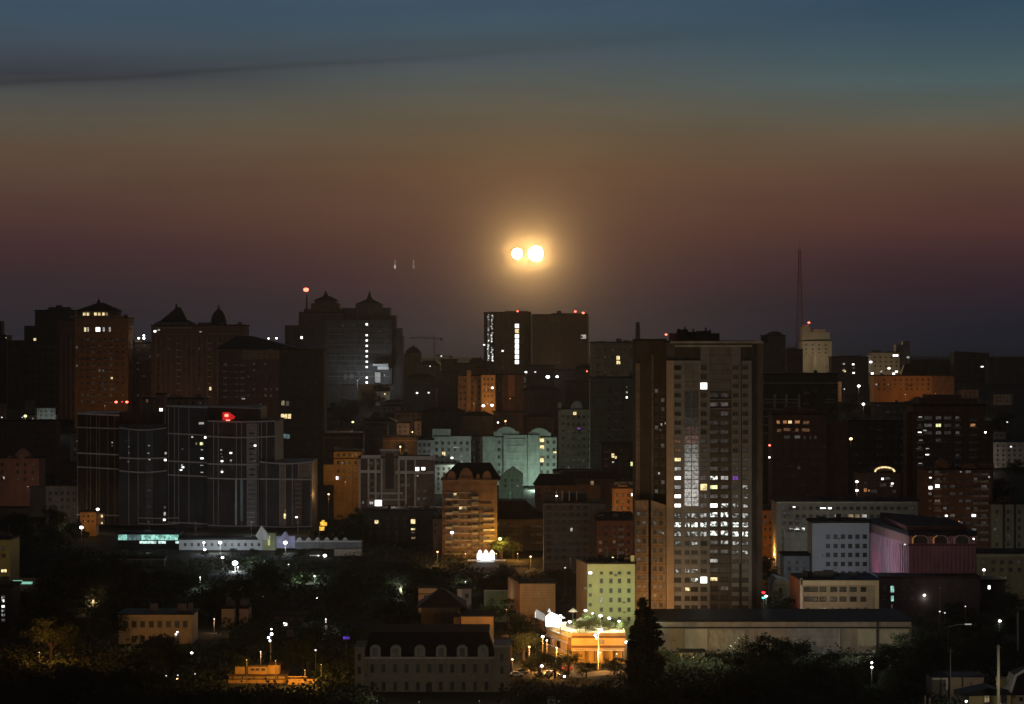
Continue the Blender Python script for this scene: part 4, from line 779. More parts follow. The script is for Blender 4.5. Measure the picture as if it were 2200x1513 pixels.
for xx, yy, d, pw, tx in ((706, 1062, 1200, 2600, 'sodium street lamp below the left corner of the ochre house'), (1306, 1100, 985, 2600, 'sodium street lamp in the gap left of the orange-lit tower neighbour'), (1140, 1196, 960, 3000, 'sodium street lamp at the right end of the kiosk street'), (940, 1186, 975, 2600, 'sodium street lamp before the pinkish annex'), (1086, 905, 1520, 2600, 'sodium street lamp on the roofs street above the courtyard blocks'), (860, 960, 1390, 2600, 'sodium street lamp behind the panel building')):
    lamp(xx, yy, d, tx, 3, 'o', pw, (1, .5, .15), light_off=(0, -2, 0))
# ------------------------------------------------------------------ the big tower
tb = mat('tower_panel', (.25, .25, .27, 1), .9, .22, .5, stripes=(3, .16)); td = mat('tower_dark_panel', (.1, .09, .09, 1), .9, .25, .4, stripes=(3, .2)); tg = mat('tower_grey_panel', (.2, .2, .215, 1), .85, .15, .5, stripes=(3, .12))
tl = mat('tower_left_panel', (.2, .15, .12, 1), .9, .35, .5, stripes=(3, .3))
B = Bld('high_rise', 'tallest apartment tower of the city with a lit glass column and rows of glittering windows', 1432, 1620, 737, 763, td, 24)
DT = 763; TW = B
def fb(name, x0, x1, y0, y1, o, m): B.block(name, x0, x1, y0, y1, m, -o, o-.003)
fb('cornice', 1440, 1640, 733, 738, 1.6, mat('tower_cornice', (.3, .29, .28, 1))); fb('cornice', 1450, 1616, 741, 746, 1.2, mat('tower_cornice', None) if False else mats['tower_cornice'])
fb('pilaster', 1432, 1448, 775, 1330, 1.5, mat('tower_light_pilaster', (.4, .31, .24, 1), .9, .15, .5, stripes=(3, .08))); fb('wall_bay', 1448, 1505, 775, 1330, 1.2, tb)
fb('wall_bay', 1505, 1524, 745, 1330, .9, tg); fb('pilaster', 1588, 1592, 745, 1210, .8, tg); fb('wall_bay', 1572, 1588, 745, 1330, 1.0, tg); fb('wall_bay', 1594, 1615, 775, 1330, 1.2, tg)
fb('upper_wall', 1524, 1572, 745, 838, .7, mat('tower_upper_wall', (.16, .15, .15, 1), .9, .3, .6, stripes=(3, .3))); fb('wall_base', 1524, 1526, 838, 1330, .7, tg)
B.block('side_wall', 1620, 1638, 733, 1330, mat('tower_side', (.12, .1, .09, 1), .9), 2, 20)
B.block('roof_edge_slab', 1366, 1432, 728, 733, roof_m, 4, 22); B.block('left_wing', 1366, 1432, 733, 1330, mat('tower_left_dark', (.075, .06, .05, 1), .9, .3), 6, 20)
B.block('left_wing_pier', 1400, 1404, 760, 1330, tl, 5, 1); B.block('left_wing_pier', 1366, 1375, 780, 1080, tl, 5.4, 1)
b = MB()
for x0, x1, ya, yb_ in ((1365, 1393, 1075, 1075), (1399, 1431, 1075, 1086)):
    D = DT-1; T = [(sx(x0, D), sz(ya, D)), (sx(x1, D), sz(yb_, D)), (sx(x1, D), sz(1330, D)), (sx(x0, D), sz(1330, D))]
    b.add([(p, D, q) for p, q in T]+[(p, D+5.9, q) for p, q in T], [(3, 2, 1, 0), (4, 5, 6, 7), (0, 1, 5, 4), (1, 2, 6, 5), (2, 3, 7, 6), (3, 0, 4, 7)])
B.part('lower_left_wing', b, mat('tower_lower_wing', (.3, .22, .15, 1), .9, .45, .7, stripes=(3, .35)))
for i, (a, c, t) in enumerate(((1440, 1462, 716), (1456, 1478, 708), (1476, 1500, 713), (1498, 1528, 711), (1526, 1546, 716), (1640, 1650, 722))): B.block('roof_plant', a, c, t, 737, black, 6+i % 3*2, 6)
for q, t in ((1457, 706), (1470, 703), (1488, 707), (1515, 704), (1524, 708)): B.block('roof_vent', q, q+3, t, 718, black, 8, 1)
B.block('dark_opening', 1451, 1504, 746, 774, black, .5-.9, .5); B.block('dark_opening', 1595, 1616, 746, 774, black, -.4, .4)
lamp(1431, 719, 768, 'red and white roof beacon at the front left roof corner of the big tower', 4, 'r', 30, (1, .1, .05), base=sz(731, 768), name='roof_beacon', cat='beacon')
rows = [790+19.75*k for k in range(27)]
f = B.f; cols = {'A': (1456, 15, 1.2), 'B1': (1476.5, 11, 1.2), 'B2': (1492, 15, 1.2), 'C': (1511.5, 15, .9), 'D': (1533.5, 18, 0), 'E': (1556.5, 17, 0), 'F': (1580, 15, 1), 'G': (1601, 14, 1.2)}
K = {}
def put(c, s):      # 27 characters, one per storey; '.' leaves the storey blank
    for i, k in enumerate(s): K[c, i] = k
put('A',  'ndddddddaaYwWwWWwwBBBdBndnn'); put('B1', '................wBbnddBnYndn'[:16]+'bBbdddBnYnn')
put('B2', '................bBBBddBBnnn'); put('C',  'ddWddddduuuuwWuwBBbdddnWnnn'); put('D', '..vuvd'+'uuuuuv'+'BYvWBBBwvwdYnnn'[:15])
put('E',  '..vuvvuuuuuuuwvwBBBBuudnwnn'[:27]); pass
for i in range(27):      # the two right columns, storey by storey
    K['F', i] = 'd' if i < 10 else 'u' if i < 12 else 'P' if i == 12 else 'u' if i == 13 else 'v' if i == 14 else 'b' if i < 21 else 'n'
    K['G', i] = 'd' if i < 9 else 'u' if i < 13 else 'b' if i < 21 else 'n'
hh_ = {'D': 8, 'E': 8}
for q in 'ABCDEFG': pass
for c in cols:
    if c in ('A', 'B1', 'B2', 'C', 'F', 'G'): K[c, 16] = 'b'
    K[c, 17] = 'B'; K[c, 18] = 'B' if c in 'DEFG' else 'b'; K[c, 19] = {'A': 'b', 'B1': 'd', 'B2': 'b', 'C': 'n', 'D': 'v', 'E': 'b', 'F': 'b', 'G': 'b'}[c]
    K[c, 20] = {'D': 'w', 'E': 'v', 'F': 'b', 'G': 'b'}.get(c, 'd'); K[c, 21] = {'D': 'v'}.get(c, 'd'); K[c, 22] = {'A': 'b', 'B1': 'b', 'B2': 'b'}.get(c, 'd')
K['D', 2] = 'v'; K['C', 2] = 'W'; K['D', 0] = 'v'; K['E', 0] = 'v'; K['C', 11] = 'u'; K['C', 12] = 'v'; K['C', 13] = 'Y'; K['D', 12] = 'B'; K['D', 13] = 'G'; K['D', 14] = 'v'; K['D', 15] = 'W'; K['C', 15] = 'v'; K['C', 14] = 'v'
K['D', 23] = 'Y'; K['C', 23] = 'W'; K['D', 22] = 'u'; K['D', 21] = 'w'; K['D', 20] = 'v'; K['D', 24] = 'n'; K['E', 24] = 'v'; K['E', 12] = 'w'; K['E', 13] = 'v'; K['E', 14] = 'v'; K['E', 15] = 'B'
for (c, i), k in K.items():
    if k == '.': continue
    px, w, o = cols[c]; yy = rows[i]+(2 if i > 15 and c not in 'DE' else 0); o += .02
    ww, hh2 = w*.98, 9.5 if c not in 'C' else 11
    if c in 'FG' and i < 16: ww *= .9
    if i >= 16 or c in ('A',): hh2 = 9
    if c == 'C' and i in (2, 13, 23): ww, hh2 = 17, 15.5
    if c == 'A': ww = 15
    if i >= 20 and k in 'n': hh2 = 9.5
    if i > 15 and i < 19: hh2 = 12
    f.p = f.p-f.n*o; f.q = f.q-f.n*o
    B.win(px, yy, ww, hh2, k, mull=k not in 'WGY' or c == 'A', fr=fr_d if k in 'n' else None)
    f.p = f.p+f.n*o; f.q = f.q+f.n*o
# glass column of the stairs: each storey a glazed panel, brighter towards its foot
for i in range(16):
    y0 = 783+19.05*i
    st = [.0, .0, .0, .004, .004, .006, .012, .03, .07, .11, .16, .20, .24, .28, .32, .34][i]
    c = (1, .6, .5) if i in (7, 8) else (1, .95, .88); m = emi('glass_column_%d' % i, c, st*1.8, 1.0, 1.6) if st else mat('unlit_column_glass', (.2, .19, .19, 1), .5, .3, .8)
    for (a, e) in ((1471, 1485), (1486.5, 1500.5)): B.block('column_glazing', a, e, y0+.8, y0+18.3, m, -1.32, .1)
    B.block('column_transom', 1470, 1501, y0-.3, y0+.9, tg, -1.45, .24)
    B.block('column_transom', 1470, 1501, y0+9, y0+9.8, tg, -1.45, .2)
B.block('column_mullion', 1485, 1486.5, 783, 1088, tg, -1.5, .28)
for i in range(5): B.block('balcony_slab', 1525, 1571, rows[i*1]+8, rows[i]+10, tg, -.95, .9)
for i in range(5, 27): B.block('balcony_slab', 1525, 1571, rows[i]+6.5, rows[i]+12.5, td, -.5, .5)
for xx, yy, k in ((1409, 917, 'v'), (1421, 912, 'w'), (1430, 909.5, 'w'), (1419, 924, 'v'), (1416, 1017, 'w'), (1424, 1146, 'w'), (1406, 1094, 'v')):
    f.p = f.p+f.n*(4.9 if yy < 1070 else -1.1); B.win(xx, yy, 4, 5, k, mull=False); f.p = f.p-f.n*(4.9 if yy < 1070 else -1.1)
for xs_, o in (((1372, 1384), -1.05), ((1407, 1420), -1.05)):
    f.p = f.p+f.n*o
    B.grid(xs_, [1104+19.6*i for i in range(11)], 8, 9, 'ddduuv'); f.p = f.p-f.n*o
f.p = f.p+f.n*5.9; B.grid((1410, 1424), [840+19.6*i for i in range(12)], 8, 9, 'dddduv'); f.p = f.p-f.n*5.9
for xx, yy, d, pw, tx in ((1440, 1318, 748, 4200, 'sodium street lamp at the front left foot of the big tower'), (1380, 1300, 748, 2000, 'sodium street lamp below the lower left wing of the big tower'), (1500, 1335, 735, 900, 'sodium street lamp before the middle of the big tower foot'), (1590, 1335, 738, 700, 'weak sodium street lamp before the right side of the big tower foot')):
    lamp(xx, yy, d, tx, 1, 'o', pw, (1, .5, .15), light_off=(-4 if xx == 1440 else 0, -3, 4 if xx == 1440 else 1))
lamp(1446, 1315, 757, 'small yellowish bulb at the foot of the tower pilaster', 4, 'y', 60, (1, .8, .4)); lamp(1490, 1317, 757, 'small pale bulb at the foot of the tower centre', 3.6, 'w', 40)
# ------------------------------------------------------------------ right of the tower
B = Bld('apartment_block', 'dark block with pale balcony lines directly right of the big tower', 1640, 1800, 805, 1150, mat('green_black_panel', (.06, .062, .055, 1), .9, .3), 20, roof=roof_m)
bl = mat('pale_balcony_edge', (.26, .27, .26, 1), .8)
for yy in (822, 857.5, 864, 878, 894, 912, 930): B.f.box('balcony_edge', 1640, 1716 if yy > 825 else 1800, yy, yy+2, 0, .9, bl)
for q in (1662, 1687, 1714): B.f.box('pier', q, q+5, 847, 890, 0, .7, bl)
B.grid(fr_(1732, 1792, 4), fr_(840, 1000, 8), 8, 6, 'n'); B.f.box('ledge', 1774, 1792, 857, 859, 0, .5, bl); B.f.box('ledge', 1774, 1792, 864, 866, 0, .5, bl)
B.win(1782, 924, 6, 7, 'u'); B.win(1782, 940, 6, 7, 'u')
bb = mat('dark_red_brick', (.13, .075, .055, 1), .9, .4, .4, stripes=(1.5, .2))
B = Bld('apartment_tower', 'dark brick tower with a row of glowing reddish windows under its stepped top', 1660, 1776, 892, 1020, bb, 18); B.block('stepped_top', 1672, 1742, 880, 892, bb, 1, 14); B.block('stepped_top', 1690, 1716, 873, 880, bb, 2, 8); B.block('wing', 1776, 1822, 905, 1120, bb, 3, 12)
for xx, yy, k, w in ((1672, 907, 'A', 8), (1686, 907, 'A', 9), (1697, 907, 'Y', 9), (1713, 907, 'A', 12), (1732, 908, 'a', 14), (1674, 925, 'a', 10), (1691, 923, 'a', 16), (1712, 924, 'a', 8), (1731, 924, 'a', 18), (1691, 939, 'u', 14), (1713, 939, 'v', 13), (1729, 940, 'u', 4), (1741, 940, 'u', 4), (1752, 940, 'u', 6)): B.win(xx, yy, w, 8, k)
B.grid(fr_(1672, 1765, 6), fr_(956, 1060, 6), 9, 8, 'ddn'); B.win(1716, 1005, 8, 8, 'u')
lamp(1653.5, 957, 1000, 'red light above a white one beside the right edge of the big tower', 4, 'r', base=sz(1000, 1000), name='warning_light', cat='warning light'); lamp(1653, 983, 1005, 'white light under a red one beside the right edge of the big tower', 3.6, 'w')
dbr = mat('brown_facade', (.15, .085, .06, 1), .9, .35, .5, stripes=(3, .3))
B = Bld('apartment_tower', 'large brown stepped tower near the right edge with rows of dim windows', 1962, 2116, 872, 1060, dbr, 20); B.block('stepped_top', 1975, 2100, 856, 872, dbr, 2, 14); B.block('stepped_top', 1990, 2066, 848, 856, dbr, 3, 10); B.block('side_wing', 1948, 1963, 885, 1120, dbr, 3, 10)
B.block('side_wing', 2116, 2134, 905, 1180, dbr, 3, 10)
g1 = [1976, 1994, 2016, 2036, 2057, 2090]
for j, yy in enumerate((898, 914, 930, 946, 962, 978, 994)):
    for i, xx in enumerate(g1):
        k = 'udvuvu'[(i*5+j*3) % 6] if j < 3 else 'ddudnd'[(i+j*2) % 6]
        if (xx, yy) in ((2016, 914),): k = 'G'
        if (xx, yy) == (2090, 914): k = 'A'
        B.win(xx, yy, (8, 18, 12, 16, 9, 12)[i], 8, k)
for xx, yy, k in ((1976, 929, 'W'), (1987, 925, 'w'), (1977, 896, 'w'), (1993, 964, 'w'), (1992, 977, 'W'), (1972, 964, 'v'), (1978, 946, 'w'), (1977, 996, 'w')): offw_ = B.f; B.f.p = B.f.p-B.f.n*.2; B.win(xx, yy, 9, 3.4, k, mull=False); B.f.p = B.f.p+B.f.n*.2
B = Bld('apartment_block', 'brown gabled lower block standing before the stepped tower near the right edge', 1986, 2130, 1010, 985, mat('brown_facade_warm', (.2, .105, .065, 1), .9, .35, .5, stripes=(3, .3)), 18)
arch_top(B, 2010, 2040, 1010, 985, mats['brown_facade_warm']); arch_top(B, 2064, 2100, 1010, 996, mats['brown_facade_warm']); B.block('corner_turret', 2100, 2136, 996, 1012, dbr, .5, 8)
gx = [1998, 2014, 2030, 2046, 2064, 2080, 2096, 2114]
for j, yy in enumerate([1014+15.6*i for i in range(10)]):
    for i, xx in enumerate(gx): B.win(xx, yy, (8, 12)[i % 2], 7, 'uddudddv'[(i*3+j*5) % 8] if j < 8 else 'dn'[i % 2])
B.f.p = B.f.p-B.f.n*.25
for xx, yy, k, w, h in ((1999, 1026.5, 'W', 6, 3), (1999, 1048, 'W', 9, 8), (2014, 1046, 'W', 10, 11), (2033, 1109, 'W', 6, 6), (2092, 1108, 'W', 10, 7), (2092, 1138, 'v', 10, 6), (2125, 1025, 'w', 4, 4), (2064, 1014, 'w', 4, 3)): B.win(xx, yy, w, h, k, mull=False)
lamp(2060, 1120, 960, 'weak sodium lamp low in front of the brown gabled block', .9, 'o', 1500, (1, .4, .16), light_off=(0, -8, 4))
lamp(2117, 929, 1040, 'white light beside the right edge of the stepped brown tower', 4, 'w', base=sz(1000, 1040), name='wall_light', cat='light'); lamp(2164, 907, 1350, 'faint lamp alone in the dark at the upper right edge', 3, 'p'); lamp(2172, 960, 1300, 'faint lamp in the dark right of the stepped brown tower', 4, 'p')
B = Bld('apartment_building', 'reddish building crowned by a glowing yellow arch on the right', 1846, 1934, 1016, 960, bb, 16)
arch_top(B, 1874, 1926, 1016, 1000, bb, depth=4)
d = B.d-.9; b = MB(); n = 12; pts = [(1901+21*math.cos(math.pi*i/n), 1014-10*math.sin(math.pi*i/n)) for i in range(n+1)]
for (p, q), (r_, s_) in zip(pts, pts[1:]): b.bar((sx(p, d), d, sz(q, d)), (sx(r_, d), d, sz(s_, d)), .35, 5)
B.part('lit_arch', b, lit['Y']); B.win(1887, 1009.5, 7, 7, 'Y', mull=False); B.win(1908, 1008.5, 24, 4, 'y', mull=False)
for xx, yy, k, w, h in ((1896, 1029, 'W', 6, 5), (1917, 1039, 'W', 6, 4), (1915, 1044, 'w', 6, 4), (1859, 1053, 'A', 7, 9), (1867, 1054, 'A', 4, 4), (1907, 1028, 'v', 12, 6), (1897, 1042, 'u', 14, 7), (1859, 1037, 'u', 5, 6), (1878, 1056, 'u', 14, 7), (1900, 1070, 'u', 12, 7), (1921, 1056, 'u', 8, 7)): B.win(xx, yy, w, h, k)
lamp(1841, 1035, 950, 'upper of two stacked white lamps left of the yellow arch building', 4.8, 'w', 120); lamp(1841, 1054, 945, 'lower of two stacked white lamps left of the yellow arch building', 4.8, 'w', 120); lamp(1795, 1069, 930, 'faint lamp above the roof of the long grey institution', 3, 'p')
lamp(1828, 943, 1130, 'orange lit stall lamp alone in the dark right of the brick tower', 5.5, 'o', 250, SOD)
B = Bld('apartment_block', 'dark unlit block between the brick tower and the stepped brown tower', 1822, 1950, 905, 1250, black, 18); B.grid(fr_(1836, 1940, 7), fr_(920, 1010, 6), 8, 7, 'n')
B = Bld('apartment_block', 'dark block under the orange hillside building on the right', 1880, 1960, 868, 1420, black, 18); B.win(1880+7, 871, 5, 3, 'u'); B.grid(fr_(1892, 1950, 5), fr_(882, 930, 4), 6, 6, 'n')
inst = mat('institution_grey', (.3, .29, .25, 1), .9, .15, .4)
B = Bld('institution_building', 'long grey-green institution with scattered lit windows behind the white office', 1668, 1972, 1078, 900, inst, 18); B.f.box('parapet_band', 1668, 1972, 1078, 1081, 0, .4, pale)
gx = fr_(1684, 1960, 20)
for yy in (1092, 1109, 1124, 1140, 1156, 1172): B.grid(gx if yy < 1130 else gx[:5], [yy], 9, 7, 'd')
B.f.p = B.f.p-B.f.n*.2
for xx, yy, k, w, h in ((1706, 1089.5, 'W', 7, 3), (1768, 1092, 'W', 14, 4), (1783, 1092, 'W', 9, 5), (1798, 1108, 'y', 11, 7), (1828, 1108.5, 'y', 12, 8), (1842, 1108.5, 'y', 11, 8), (1857, 1108.5, 'w', 12, 8), (1912, 1110, 'W', 5, 11), (1822, 1122.5, 'W', 5, 5), (1840, 1122.5, 'W', 16, 6), (1889, 1122.5, 'W', 9, 3), (1700, 1136, 'w', 10, 4), (1712, 1136, 'B', 14, 6), (1725, 1137, 'B', 9, 7), (1742, 1141, 'w', 7, 4), (1690, 1103, 'u', 18, 8), (1714, 1119, 'u', 14, 7), (1756, 1119, 'W', 5, 3)): B.win(xx, yy, w, h, k, mull=False)
lamp(1812, 1215, 880, 'hidden street lamp before the long grey institution', 1, 'p', 4200, (1, .95, .8), light_off=(-6, -8, 4), base=10)
B.f.box('dark_court', 1683, 1744, 1142, 1192, .1, .4, grey)
B = Bld('residential_building', 'orange lit narrow house squeezed between the big tower and the grey institution', 1637, 1668, 1097, 930, or2, 14); B.grid([1644, 1655], [1110, 1123, 1137, 1154, 1172], 6, 7, 'd')
lamp(1652, 1200, 910, 'strong sodium lamp at the foot of the narrow orange house', 2, 'o', 4200, (1, .38, .06), light_off=(0, -3, 3), base=10); lamp(1664, 1192, 905, 'orange glowing lantern right of the narrow orange house', 4, 'o', 300, (1, .3, .04))
wo_ = mat('white_office', (.42, .43, .44, 1), .9, .12, .4)
B = Bld('office_building', 'whitish five-storey office with a regular grid of small dark windows', 1745, 1868, 1124, 845, wo_, 14); B.grid([1779, 1795, 1811, 1826.5, 1842, 1858], [1153, 1173, 1192, 1211.5, 1232], 9, 9, 'n', fr=fr_d); B.win(1767, 1193, 2, 4, 'n')
B.f.box('cornice', 1745, 1868, 1124, 1126, 0, .4, pale)
lamp(1760, 1242, 815, 'street lamp hidden by trees before the whitish office', 1, 'p', 8000, (.82, .93, 1), light_off=(4, -10, 6), base=10); lamp(1840, 1242, 815, 'street lamp hidden before the right half of the whitish office', 1, 'p', 600, (.82, .93, 1), light_off=(0, -9, 6), base=10)
B = Bld('house', 'grey low house at the left foot of the whitish office', 1684, 1748, 1195, 850, grey, 12, cat='house'); B.grid([1696, 1712, 1728], [1208, 1222], 7, 7, 'd')
# purple building
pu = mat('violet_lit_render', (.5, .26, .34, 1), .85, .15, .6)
d1, d2 = 850, 790
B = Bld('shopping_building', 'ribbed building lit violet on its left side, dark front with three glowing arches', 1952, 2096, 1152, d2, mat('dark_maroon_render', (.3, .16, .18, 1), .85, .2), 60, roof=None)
P0, P1 = (sx(1866, d1), d1), (sx(1952, d2), d2); B.side = Face(B, P0, P1); sd = B.side; zt = sz(1172, d2)
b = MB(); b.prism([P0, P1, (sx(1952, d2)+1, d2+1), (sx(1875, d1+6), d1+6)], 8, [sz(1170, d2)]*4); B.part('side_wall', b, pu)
b = MB(); b.prism([(P0[0]-.6, P0[1]-.2), (P1[0]-.3, P1[1]-.8), (sx(2096, d2)+.5, d2-.8), (sx(2096, d2)+.5, d2+50), (sx(1880, d1+6), d1+6)], sz(1150, d2), sz(1142, d2)); B.part('roof', b, roof_b)
b = MB(); b.prism([(sx(1886, d1), d1-6), (sx(1950, d2), d2+2), (sx(2082, d2), d2+4), (sx(2082, d2), d2+40), (sx(1900, d1), d1+10)], sz(1142, d2), sz(1131, d2)); B.part('roof_storey', b, mat('roof_storey_maroon', (.1, .05, .05, 1)))
b = MB(); b.prism([P0, P1, (P1[0]+.3, P1[1]+1.5), (P0[0]+.3, P0[1]+1.5)], sz(1170, d2)+.01, sz(1151, d2)); B.part('upper_storey', b, mat('violet_upper', (.3, .17, .17, 1), .8))
L_ = sd.w
for i in range(19):
    u = L_*(i+.5)/19; b = MB(); z1_ = sz(1172, d2)
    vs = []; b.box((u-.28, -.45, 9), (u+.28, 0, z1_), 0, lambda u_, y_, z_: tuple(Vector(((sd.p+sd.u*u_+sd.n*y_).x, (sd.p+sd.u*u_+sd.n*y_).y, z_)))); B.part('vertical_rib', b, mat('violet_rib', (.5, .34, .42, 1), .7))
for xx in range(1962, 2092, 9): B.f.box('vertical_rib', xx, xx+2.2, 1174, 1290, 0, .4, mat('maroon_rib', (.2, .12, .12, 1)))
B.f.box('cornice', 1950, 2096, 1170, 1172.5, 0, .7, mats['roof_storey_maroon'])
am = {'o': emi('arch_glow_orange', (1, .45, .12), .2), 'g': emi('arch_glow_dim', (1, .8, .65), .04)}
for a, c, kk in ((1960, 1994, 'o'), (2005, 2036, 'o'), (2050, 2082, 'g')):
    d = d2-.8; b = MB(); b.box((sx(a, d), d, sz(1168, d)), (sx(a+2.4, d), d+.5, sz(1156, d))); b.bar((sx(a+1.2, d), d+.2, sz(1156.5, d)), (sx(a+9, d), d+.2, sz(1150.5, d)), .2, 5); B.part('lit_arch_left', b, am[kk])
    b = MB(); b.bar((sx(a+9, d), d+.2, sz(1150.5, d)), (sx(c-8, d), d+.2, sz(1150.5, d)), .14, 5); b.bar((sx(c-8, d), d+.2, sz(1150.5, d)), (sx(c, d), d+.2, sz(1157, d)), .14, 5); b.bar((sx(c, d), d+.2, sz(1157, d)), (sx(c, d), d+.2, sz(1168, d)), .14, 5); B.part('dim_arch', b, am['g'])
    B.f.box('dark_opening', a+3, c-1, 1153, 1168, .05, .3, black)
lamp(1930, 1236, 802, 'violet floodlight washing the ribbed side wall from below', 1, 'V', 1000, (1, .2, .4), light_off=(-14, -4, 2), base=10, name='floodlight', cat='floodlight', spot=(.8, .4, .3, 100)); lamp(1885, 1238, 838, 'violet floodlight at the far end of the ribbed side wall', 1, 'V', 900, (1, .22, .42), light_off=(-7, -6, 1), base=10, name='floodlight', cat='floodlight', spot=(.85, .35, .35, 95))
lamp(1892, 1142, 835, 'small pink-white lamp on the upper storey of the violet building', 3, 'p', 0, (1, .7, .7), base=sz(1150, 835), name='wall_lamp', cat='lamp', pole=False); lamp(1944, 1170, 785, 'small pale lamp at the roof corner of the violet building', 3.5, 'p', 0, (1, .8, .8), base=sz(1176, 785), name='wall_lamp', cat='lamp', pole=False)
lamp(2092, 1158, 785, 'white lamp at the right end of the arches of the violet building', 3, 'w', base=sz(1176, 785), name='wall_lamp', cat='lamp', pole=False)
lamp(2020, 1262, 770, 'weak pinkish lamp hidden before the dark maroon front', .8, 'p', 1500, (1, .6, .65), light_off=(0, -8, 6), base=10)
# far right
pg = mat('pale_green_panel', (.26, .28, .22, 1), .9, .2, .5)
B = Bld('apartment_block', 'dim pale-green panel block at the right edge', 2130, 2260, 1084, 980, pg, 14); [B.f.box('dark_joint', q, q+5, 1084, 1200, .02, .15, black) for q in (2154, 2178)]; B.grid([2142, 2166, 2190], fr_(1100, 1170, 5), 6, 8, 'd'); B.win(2137, 1137, 4, 6, 'v'); B.f.box('awning', 2158, 2172, 1177, 1182, 0, 1.5, pale)
B = Bld('house', 'long low olive house with pale eaves at the right edge', 2098, 2260, 1190, 840, mat('olive_wall', (.27, .25, .16, 1), .9, .3), 14, cat='house'); B.f.box('eaves', 2096, 2260, 1190, 1197, 0, 1, mat('olive_trim', (.34, .32, .24, 1))); B.grid(fr_(2115, 2190, 5), [1208, 1224], 9, 8, 'd')
lamp(2160, 1240, 815, 'weak lamp hidden before the low olive house at the right edge', 1, 'p', 1600, (1, .9, .65), light_off=(0, -7, 3), base=10); lamp(2155, 1186, 955, 'weak lamp hidden before the pale-green panel block', 1, 'p', 1400, (.9, 1, .75), light_off=(0, -7, 2), base=10)
for xx, yy, d, r_, k, t in ((2114, 1224.5, 815, 5, 'w', 'white street lamp with short arm at the corner of the olive house'), (1986, 1279, 780, 4.6, 'w', 'white lamp in the dark below the maroon arches'), (1998, 1279, 782, 2.8, 'p', 'faint companion lamp right of the white lamp below the maroon arches'), (2019, 1314, 740, 3, 'p', 'upper left small lamp of a pair in the dark right'), (2030, 1317, 738, 2.8, 'p', 'lower right small lamp of a pair in the dark right'),
        (2148, 1334.5, 710, 5.2, 'w', 'bright white street lamp at the far right'), (2074, 1303, 745, 2.6, 'p', 'very faint lamp left of a vertical glint at the right'), (2088, 1254, 800, 2.8, 'p', 'thin faint lamp below the maroon building end'), (1873, 1424, 600, 4, 'w', 'white lamp glowing above another in the dark trees lower right'), (1873, 1434, 600, 4.6, 'w', 'white lamp glowing right below another in the dark trees lower right')): lamp(xx, yy, d, t, r_, k, 120 if k == 'w' else 0)
B = Bld('house', 'dark house with two cyan lit windows one above the other', 1888, 2105, 1243, 780, black, 12, cat='house'); B.win(1917, 1266, 9, 15, 'C', mull=False); B.win(1917, 1286, 7, 13, 'C', mull=False); B.win(1916, 1303, 4, 8, 'v', mull=False); B.grid([1900, 1940, 1960], [1262, 1284], 7, 9, 'n')
B = Bld('house', 'dark house at the far right with one narrow white window', 2090, 2160, 1250, 790, black, 12, cat='house'); B.win(2125, 1262, 6, 9, 'W', mull=False); B.grid([2104, 2142], [1264, 1282], 7, 8, 'n')
# beige building with white border, grey gable house
bg_ = mat('beige_brick', (.34, .29, .22, 1), .9, .2, .8, stripes=(.9, .1)); wt = mat('cream_trim', (.5, .44, .32, 1), .8, .12)
B = Bld('office_building', 'beige three-storey building edged with cream trim, red brick on its left side', 1721, 1888, 1247, 742, bg_, 22, roof=roof_b, parapet=.3)
B.f.box('parapet', 1720, 1888, 1247, 1257, 0, .4, wt); B.f.box('edge_trim', 1880, 1888, 1257, 1316, 0, .35, wt); B.f.box('edge_trim', 1719, 1724, 1243, 1316, 0, .4, mat('cream_pipe', (.55, .5, .45, 1)))
b = MB(); b.prism([(sx(1696, 764), 764), (sx(1720, 742), 742), (sx(1721, 742), 744), (sx(1700, 764), 766)], 8, sz(1247, 742)); B.part('side_wall', b, mat('red_brick_side', (.32, .14, .1, 1), .9))
for j, yy in enumerate((1266, 1287)):
    for i, xx in enumerate((1734, 1750, 1768, 1791, 1811, 1833, 1855)): B.win(xx, yy, 15 if i != 6 else 12, 10, 'd' if (i+j) % 3 else 'n', fr=fr_d)
B.grid(fr_(1736, 1860, 8), [1309], 8, 7, 'd'); b = MB()
for i, q in enumerate((1727, 1738, 1752, 1762, 1771, 1784, 1796)): B.block('roof_clutter', q, q+9, 1229+(i*37 % 9), 1247, black, 6+i, 4)
for q in (1733, 1748, 1764, 1790): B.block('roof_antenna', q, q+.6, 1219, 1236, steel, 7, .1)
gh = mat('pale_green_house', (.36, .38, .32, 1), .9, .3)
B = Bld('house', 'pale greenish gabled house end left of the beige building', 1660, 1694, 1258, 775, gh, 14, cat='house', roof=None); d = 774.7
b = MB(); pts = [(1658, 1258), (1668, 1242), (1697, 1250), (1697, 1259)]; vs = [(sx(p, d), d, sz(q, d)) for p, q in pts]+[(sx(p, d), d+14, sz(q, d)) for p, q in pts]; b.add(vs, [(0, 1, 2, 3), (7, 6, 5, 4)]+[(i, (i+1) % 4, (i+1) % 4+4, i+4) for i in range(4)]); B.part('gable', b, gh); B.win(1677, 1270, 7, 14, 'n'); B.f.box('ledge', 1662, 1692, 1256, 1258, 0, .4, conc)
lamp(1806, 1350, 722, 'warm street lamp hidden before the beige building', 1, 'p', 2600, (1, .8, .55), light_off=(0, 2, 2), base=10); lamp(1700, 1345, 728, 'pinkish lamp hidden before the red brick side', 1, 'p', 2200, (1, .75, .6), light_off=(-2, -5, 5), base=10)
r = lamp(1646, 1281, 745, 'white street lamp tinged green beside a red traffic light', 4.6, 'w', 150, (.7, 1, .9)); 
r = empty('traffic_light', (sx(1640, 744), 744, 10), 'traffic light showing red above and green below, right of the tower foot', 'traffic light'); h = sz(1280, 744)-10
